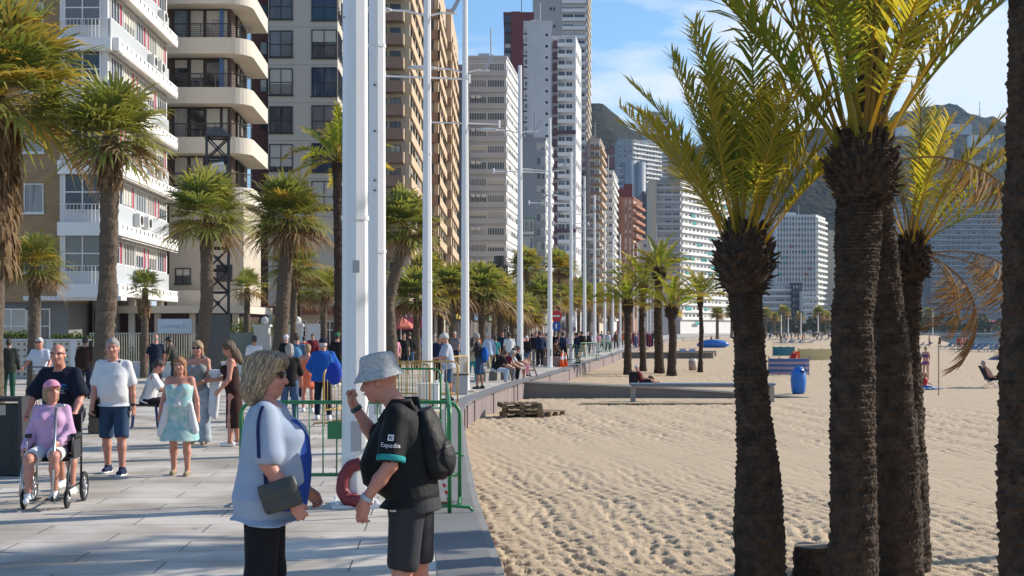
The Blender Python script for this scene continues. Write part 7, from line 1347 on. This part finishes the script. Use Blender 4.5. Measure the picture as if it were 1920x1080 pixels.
wv = to_world(P_, P_['wr'][0] + P_['fa'][0] * .09); t = thing('phone', 'dark phone in the hand of the man in the pale grey T-shirt', 'phone', wv + Vector((0, 0, .03)), R_(96)); MB().box((0, 0, 0), (.075, .15, .01), rot=Matrix.Rotation(R_(35), 3, 'X')).obj('case', M_['black'], t); MB().box((0, -.004, .0075), (.066, .135, .004), rot=Matrix.Rotation(R_(35), 3, 'X')).obj('screen', GLS, t)
P_ = person('man in black top and blue shorts with a rucksack by the second lamp mast', foot_at(899, 729), 1.78, 82, skin=2, hair=('grey', 'short'), lean=6, headp=14, top=('tee', dk, dict(sleeve=.8)), bottom=('shorts', nshort, dict(len=1.02, ease=.03)), shoes=(M_['black'], {}), uarm=((20, 8), (30, 8)), farm=((70, -6), (80, -10)), vox=.02)
t = thing('rucksack', 'bright blue rucksack of the man in black by the second lamp mast', 'rucksack', (X(909, 40.6), 40.6, Zp(665, 40.6))); link('bag_body', sdf_mesh('bag_body', [ell((0, 0, 0), (.12, .15, .25), None, .03)], .022, bj), t); MB().tube([(.0, -.14, .2), (-.2, -.16, .25), (-.3, -.14, .0)], .018, 5).obj('strap', navy, t)
# ------------------------------------------------------------------ the crowd farther along, the seated row, people on the beach
CC = {'black': (.014, .013, .014), 'navy': (.014, .022, .06), 'white': (.70, .70, .71), 'pale blue': (.42, .50, .62), 'grey': (.20, .20, .21), 'red': (.50, .03, .03), 'pink': (.62, .25, .33), 'maroon': (.16, .02, .035), 'teal': (.03, .24, .25), 'olive': (.10, .10, .05), 'beige': (.45, .37, .26), 'blue': (.03, .11, .40), 'purple': (.15, .06, .22), 'orange': (.65, .17, .04), 'brown': (.12, .065, .04), 'cream': (.58, .52, .42), 'green': (.04, .20, .08), 'lilac': (.42, .34, .52), 'denim': (.06, .11, .20), 'khaki': (.30, .24, .15)}
def cc(n): return cloth('crowd_' + n.replace(' ', '_'), CC[n])
rc = random.Random(12)
def stroller(x, Y, top, bot, face, where, hair=None, fem=False, hat=None, H=None, sleeve=.8, i=[0]):
    i[0] += 1; hr = hair or rc.choice(('grey', 'brown', 'dark', 'white')); a = rc.uniform(6, 16); s = rc.choice((-1, 1)); short = bot in ('khaki', 'denim', 'beige') and rc.random() < .6
    lab = '%s in %s and %s %s %s' % ('woman' if fem else 'man', top, bot, 'shorts' if short else 'trousers', where)
    return person(lab, (X(x, Y), Y, 0), H or (rc.uniform(1.58, 1.68) if fem else rc.uniform(1.70, 1.82)), face + rc.uniform(-15, 15), skin=rc.choice((0, 1, 3, 2)), hair=(hr, 'long' if fem and rc.random() < .5 else 'short'), female=fem, girth=rc.uniform(.95, 1.15), hat=('cap', cc(hat)) if hat else None,
        top=('tee' if sleeve < 1 else 'jacket', cc(top), dict(sleeve=sleeve, hem=-.08, ease=.02)), bottom=('shorts' if short else 'trousers', cc(bot), dict(len=.97 if short else 1.92)), shoes=(M_['black'] if i[0] % 2 else M_['white'], {}), thigh=((s * a, 3), (-s * a, 3)), shin=((s * a - 6, 2), (-s * a - 10, 2)), uarm=((-s * a, 10), (s * a, 10)), farm=((-s * a + 18, 4), (s * a + 18, 4)), vox=.03, group='people strolling along the promenade')
ppl = [(536, 44, 'black', 'denim', 5, 'with a white cap behind the grey haired person', None, False, 'white', .8), (570, 50, 'red', 'black', 5, 'under the tilted white menu board', 'dark', True, None, .8), (586, 56, 'maroon', 'navy', 185, 'near the white kiosk', 'dark', False, None, 1.9), (632, 42, 'black', 'navy', 10, 'half hidden behind the nearest mast', 'dark', False, 'green', 1.9), (648, 60, 'navy', 'grey', 180, 'seen behind the nearest mast', None, False, None, .8),
 (742, 50, 'pink', 'black', 30, 'right of the thick white masts', 'dark', True, None, .8), (757, 54, 'black', 'black', 200, 'below the red parasol', 'dark', False, None, .8), (768, 58, 'black', 'denim', 15, 'below the pink awning', 'brown', False, None, 1.9), (782, 66, 'blue', 'navy', 20, 'by the low palm left of the first lamp mast', None, False, None, 1.9), (822, 45, 'navy', 'black', 190, 'beside the man looking at his phone', 'dark', False, None, 1.9), (815, 60, 'beige', 'grey', 5, 'behind the man looking at his phone', None, False, None, .8), (853, 64, 'grey', 'navy', 180, 'right of the phone man, farther off', 'white', False, None, .8), (862, 70, 'white', 'khaki', 175, 'left of the second lamp mast, far off', 'grey', True, None, .8),
 (886, 44, 'beige', 'teal', -20, 'leaning on the second lamp mast', 'brown', True, None, .8), (917, 50, 'pale blue', 'beige', 30, 'with a bald head behind the seated row', 'white', False, None, 1.8), (929, 56, 'teal', 'black', 20, 'behind the bald man in pale blue', 'dark', True, None, .8), (942, 66, 'navy', 'black', 185, 'far behind the seated row', 'dark', False, None, 1.9), (955, 57, 'white', 'navy', 10, 'with dark hair standing behind the seated row', 'dark', False, None, .8), (967, 70, 'grey', 'black', 180, 'just left of the third lamp mast', None, True, None, 1.9),
 (988, 62, 'black', 'denim', 170, 'right of the third lamp mast', 'white', True, None, 1.9), (1004, 66, 'black', 'grey', 190, 'walking in a dark jacket near the fourth lamp mast', 'brown', False, None, 1.9), (1013, 64, 'navy', 'black', 10, 'next to the man in a dark jacket', 'dark', False, None, 1.9), (1023, 74, 'beige', 'brown', 180, 'left of the fourth lamp mast', 'brown', True, None, .8), (1056, 72, 'navy', 'black', 30, 'by the orange cones', 'brown', False, None, 1.9), (1048, 90, 'pink', 'navy', 180, 'under the road sign', 'blond', True, None, .8), (1066, 92, 'lilac', 'beige', 5, 'left of the fifth lamp mast', 'grey', True, None, .8), (1082, 71, 'navy', 'denim', 100, 'leaning on the bright green barrier', 'dark', False, None, 1.9), (1088, 100, 'purple', 'black', 180, 'right of the fifth lamp mast', 'dark', True, None, 1.9),
 (1102, 96, 'black', 'navy', 5, 'between the sixth and seventh lamp masts', 'white', False, None, 1.9), (1109, 110, 'white', 'denim', 180, 'left of the seventh lamp mast', 'brown', True, None, .8), (1122, 104, 'pink', 'white', 190, 'between the seventh and eighth lamp masts', 'grey', True, None, .8), (1128, 120, 'grey', 'black', 5, 'left of the eighth lamp mast, far off', 'dark', False, None, 1.9), (1140, 108, 'pale blue', 'navy', 180, 'left of the ninth lamp mast', 'white', False, None, .8), (1144, 116, 'maroon', 'grey', 175, 'by the farthest green barrier', 'brown', True, None, 1.9), (1155, 122, 'brown', 'black', 5, 'left of the tenth lamp mast', 'dark', False, None, 1.9), (1160, 150, 'red', 'navy', 180, 'beyond the tenth lamp mast', 'dark', False, None, .8), (1170, 135, 'orange', 'beige', 185, 'right of the tenth lamp mast', 'brown', True, None, .8), (1192, 150, 'green', 'grey', 5, 'between the first two beach palms', 'grey', False, None, .8), (1198, 165, 'white', 'beige', 180, 'beside the man in green', 'blond', True, None, .8), (997, 74, 'maroon', 'black', 5, 'just behind the dark jacketed walkers', 'dark', True, None, 1.9), (1018, 84, 'white', 'navy', 180, 'glimpsed before the fourth lamp mast', 'grey', False, None, .8), (1040, 76, 'black', 'black', 10, 'right behind the planter sitter', 'dark', False, None, 1.9), (1076, 84, 'brown', 'grey', 180, 'right beside the fifth lamp mast', 'brown', True, None, 1.9), (1092, 82, 'black', 'beige', 5, 'left of the sixth lamp mast', 'dark', False, None, 1.9), (978, 76, 'pink', 'denim', 180, 'directly behind the third lamp mast', 'blond', True, None, .8), (895, 70, 'orange', 'navy', 180, 'far behind the rucksack man', 'dark', True, None, .8), (908, 80, 'beige', 'black', 5, 'farther behind the rucksack man', 'grey', False, None, 1.9), (846, 84, 'black', 'black', 180, 'far beyond the phone man, in the shade', 'dark', False, None, 1.9), (832, 92, 'red', 'grey', 5, 'left of the far shaded walker', 'dark', True, None, .8), (1116, 126, 'lilac', 'grey', 180, 'just behind the seventh lamp mast', 'grey', True, None, .8), (1134, 136, 'cream', 'navy', 5, 'just behind the eighth lamp mast', 'dark', False, None, 1.9), (1226, 190, 'black', 'denim', 180, 'behind the third beach palm', 'dark', False, None, 1.9)]
for (x, Y, tp, bt, fc_, wh_, hr, fem, ht, sl) in ppl: stroller(x, Y, tp, bt, fc_, wh_, hr, fem, ht, None, sl)
# seated row
bx, by = onz(950, 714).x, onz(950, 714).y
t = thing('stone_bench', 'low pale bench under the row of seated people', 'bench', (bx - .25, by + .9, 0), R_(66)); MB().box((0, 0, .40), (3.6, .45, .09)).obj('seat_slab', M_['conc'], t)
for x in (-1.5, -.5, .5, 1.5): MB().box((x, 0, .177), (.3, .36, .355)).obj('leg', M_['conc'], t)
def seated(x, yf, label, top, bot, hair, fem=False, lean=22, hp=20, skin=0, short=False, sleeve=.8, face=-72, H=1.70, pos=None, seat=.47, group='people seated in a row on the bench', **kw):
    p = pos or onz(x, yf); return person(label, p, H, face, skin=skin, hair=(hair, 'long' if fem else 'short'), female=fem, lean=lean, headp=hp, seat=seat, girth=1.05, top=('tee' if sleeve < 1 else 'jacket', cc(top), dict(sleeve=sleeve, hem=-.05, ease=.02)), bottom=('shorts' if short else 'trousers', cc(bot), dict(len=.9 if short else 1.9)), shoes=(M_['black'], {}), thigh=((82, 8), (80, 8)), shin=((8, 0), (-6, 0)), uarm=((32, 10), (28, 10)), farm=((62, -8), (66, -8)), vox=.024, group=group, **kw)
seated(928, 716, 'person in black bending forward, pale jeans, first in the seated row', 'black', 'pale blue', 'brown', lean=34)
seated(941, 714, 'woman with bare tanned arms hunched over, second in the seated row', 'maroon', 'grey', 'grey', True, lean=38, sleeve=.2)
seated(950, 712, 'man in white with dark hair, third in the seated row', 'white', 'black', 'dark', lean=24)
seated(963, 709, 'big man in black top and shorts, fourth in the seated row', 'black', 'grey', 'brown', lean=14, short=True, skin=3)
seated(974, 707, 'child in pink leggings and grey top, last in the seated row', 'grey', 'pink', 'blond', True, lean=10, H=1.35)
pz = onz(1035, 688); seated(0, 0, 'person in brown patterned jacket sitting on the stone planter', 'brown', 'black', 'dark', lean=20, pos=(pz.x, pz.y + .3, 0), seat=.62, sleeve=1.9, group='people resting')
# beach
p = onS(1206, 722); P_ = person('white haired sunbather in dark red sitting on the sand behind the long bench', (p.x, p.y + .6, SAND), 1.66, -85, skin=3, hair=('white', 'short'), lean=-22, headp=22, seat=.14, top=('tee', cc('maroon'), dict(sleeve=.8)), bottom=('shorts', cc('black'), dict(len=.9)), thigh=((100, 6), (96, 6)), shin=((72, 0), (68, 0)), uarm=((30, 10), (30, 10)), farm=((80, 0), (80, 0)), vox=.02, foot=((0, .3, 1), (0, .3, 1)))
t = thing('rucksack', 'black rucksack standing on the sand behind the white haired sunbather', 'rucksack', (X(1190, p.y), p.y + .5, SAND + .28)); link('bag_body', sdf_mesh('bag_body', [colm((0, 0, 0), None, [(-.28, 0, 0, .20, .13), (.1, 0, 0, .22, .14), (.3, 0, 0, .14, .09)], .04)], .02, bpm, (), (), .01, 3), t); MB().tube([(-.08, 0, .28), (0, 0, .36), (.08, 0, .28)], .015, 6).obj('handle', bpm, t)
p = onS(1222, 720); t = thing('brown_bag', 'small brown bag on the sand in front of the white haired sunbather', 'bag', (p.x + .05, p.y + .9, SAND + .16)); link('bag_body', sdf_mesh('bag_body', [ell((0, 0, 0), (.17, .12, .17), None, .02)], .02, cloth('brown_canvas', (.10, .06, .04)), (), (), .01, 2), t); MB().tube([(-.1, 0, .13), (0, 0, .25), (.1, 0, .13)], .012, 6).obj('handle', M_['black'], t)
p = onS(1488, 690); seated(0, 0, 'sunburnt man sitting in a red orange chair behind the striped windbreak', 'red', 'black', 'brown', lean=-8, hp=10, pos=(p.x, p.y, SAND), seat=.42, face=150, skin=3, sleeve=.3, group='people on the beach')
t = thing('deck_chair', 'red orange beach chair of the sunburnt man', 'chair', (p.x + .1, p.y + .2, SAND), R_(150)); MB().box((0, 0, .38), (.5, .5, .03)).obj('seat', M_['orange'], t); MB().box((0, -.32, .72), (.5, .03, .7), rot=Matrix.Rotation(R_(14), 3, 'X')).obj('backrest', M_['orange'], t)
for x in (-.22, .22): MB().tube([(x, -.22, 0), (x, .2, .38)], .014, 6).obj('leg', M_['steel'], t); MB().tube([(x, .22, 0), (x, -.2, .38)], .014, 6).obj('leg', M_['steel'], t)
p = onS(1736, 714); person('woman in a purple bikini standing on the sand beside a child on a towel', p, 1.66, 150, skin=0, hair=('brown', 'short'), female=True, bust=.015, top=('tank', cc('purple'), dict(hem=.28, ease=.008)), bottom=('shorts', cc('purple'), dict(len=.12, ease=.006)), uarm=((8, 14), (30, 12)), farm=((60, 0), (110, -10)), vox=.024)
p = onS(1732, 730); seated(0, 0, 'child in a red top sitting on a blue towel on the sand', 'red', 'blue', 'blond', True, lean=10, H=1.2, pos=(p.x, p.y, SAND), seat=.12, face=-110, group='people on the beach'); t = thing('beach_towel', 'blue and white beach towel under the child in red', 'towel', (p.x, p.y, SAND + .02)); MB().box((0, 0, .03), (1.3, .9, .05), .2).obj('towel_cloth', mat('towel_blue', (.05, .22, .50), .9, stripes=(1.2, (.6, .6, .62), .6)), t)
p = onS(1857, 727); P_ = person('bare chested sunbather sitting in a folding beach chair by the navy parasol', p, 1.74, -95, skin=0, hair=('grey', 'short'), girth=1.1, belly=.03, lean=-26, headp=10, seat=.40, bottom=('shorts', cc('black'), dict(len=.8)), thigh=((98, 8), (96, 8)), shin=((30, 0), (34, 0)), uarm=((10, 10), (14, 10)), farm=((60, 0), (70, 0)), vox=.022)
t = thing('beach_chair', 'light folding chair under the bare chested sunbather', 'chair', p, R_(-95)); MB().box((0, .1, .34), (.5, .48, .025)).obj('seat', cc('navy'), t); MB().box((0, -.3, .64), (.5, .025, .66), rot=Matrix.Rotation(R_(26), 3, 'X')).obj('backrest', cc('navy'), t)
for x in (-.24, .24): MB().tube([(x, -.3, 0), (x, .25, .36)], .012, 6).obj('leg', M_['steel'], t); MB().tube([(x, .3, 0), (x, -.2, .36)], .012, 6).obj('leg', M_['steel'], t)
for i, (x, y, tp, bt) in enumerate([(1797, 656, 'red', 'black'), (1803, 655, 'pink', 'red'), (1809, 656, 'orange', 'black'), (1814, 658, 'navy', 'navy'), (1722, 650, 'black', 'navy'), (1743, 652, 'beige', 'brown'), (1762, 652, 'black', 'black'), (1464, 646, 'navy', 'beige'), (1505, 642, 'red', 'brown'), (1532, 640, 'white', 'navy'), (1334, 652, 'black', 'black'), (1540, 637, 'pink', 'beige')]):
    p = onS(x, y); person('far bather in %s and %s %s' % (tp, bt, ['in the group at the waterline', 'second in the group at the waterline', 'third in the group at the waterline', 'last in the group at the waterline', 'left of the dry hanging frond', 'reaching up left of the net post', 'right of the net post by the water', 'among the far loungers', 'between the loungers and the town', 'near the yellow windbreak, far off', 'by the covered boat', 'beside the beige block, far off'][i]), p, 1.7, rc.uniform(0, 360), skin=0, hair=('brown', 'short'), top=('tee', cc(tp), dict(sleeve=.6)), bottom=('shorts', cc(bt), dict(len=.9)), vox=.05, group='far bathers')
# masses too small and too many to count
def specks(name, label_kind, x0, x1, y0, y1, n, hh, cols, seed, z=0.0):
    rs = random.Random(seed); b = MB(); ms = [cc(c) for c in cols]
    for i in range(n):
        y = rs.uniform(y0, y1); p = onz(rs.uniform(x0, x1), y, z); h = hh * rs.uniform(.8, 1.1); m = rs.randrange(len(ms)); b.tube([p, p + Vector((0, 0, h * .45)), p + Vector((0, 0, h * .5)), p + Vector((0, 0, h * .82)), p + Vector((0, 0, h * .86))], [.12, .16, .2, .22, .08], 6, m); b.ell(p + Vector((0, 0, h * .93)), (.1, .1, .12), 6, 4, 0)
    b.obj(name, ms, kind='stuff')
specks('distant_crowd', 0, 1000, 1225, 637, 652, 110, 1.7, ['beige', 'black', 'navy', 'white', 'maroon', 'grey', 'pink', 'denim'], 3)
specks('distant_bathers', 0, 1420, 1560, 629, 636, 60, 1.7, ['beige', 'black', 'brown', 'white', 'navy'], 5, SAND)
# dry trees and bushes at the foot of the far buildings
rs_ = np.random.RandomState(2); V = []; Q = []; T = []
for i in range(130):
    x = rs_.uniform(1390, 1900); Y = rs_.uniform(560, 700); h = rs_.uniform(4, 11); c = np.array([X(x, Y), Y, h * .6])
    for k in range(70):
        p = rs_.normal(size=3); p /= np.linalg.norm(p); q = c + p * np.array([h * .4, h * .4, h * .42]) * rs_.uniform(.5, 1); a = rs_.normal(size=3) * .55; b_ = rs_.normal(size=3) * .55; o = len(V); V += [q - a, q + b_, q + a, q - b_]; T += [rs_.rand() * .5] * 4; Q.append((o, o + 1, o + 2, o + 3))
me = bpy.data.meshes.new('far_trees'); me.from_pydata([tuple(v) for v in V], [], Q); me.materials.append(mat('far_tree_leaf', (.035, .055, .022), .8, attr='tint', c2=(.10, .11, .04))); a_ = me.attributes.new('tint', 'FLOAT', 'POINT'); a_.data.foreach_set('value', np.array(T, dtype=np.float32)); link('far_trees', me, kind='stuff')
# haze over the whole place
hzm = bpy.data.materials.new('air_haze'); hzm.use_nodes = True; hn = hzm.node_tree.nodes; hn.clear(); ho = hn.new('ShaderNodeOutputMaterial'); hv = hn.new('ShaderNodeVolumePrincipled'); hv.inputs['Density'].default_value = 0.00008; hv.inputs['Color'].default_value = (.62, .79, 1.0, 1); hv.inputs['Anisotropy'].default_value = 0.0; hzm.node_tree.links.new(hv.outputs[0], ho.inputs['Volume'])
MB().box((0, 2350, 219), (8100, 5500, 443)).obj('haze', hzm, kind='stuff')
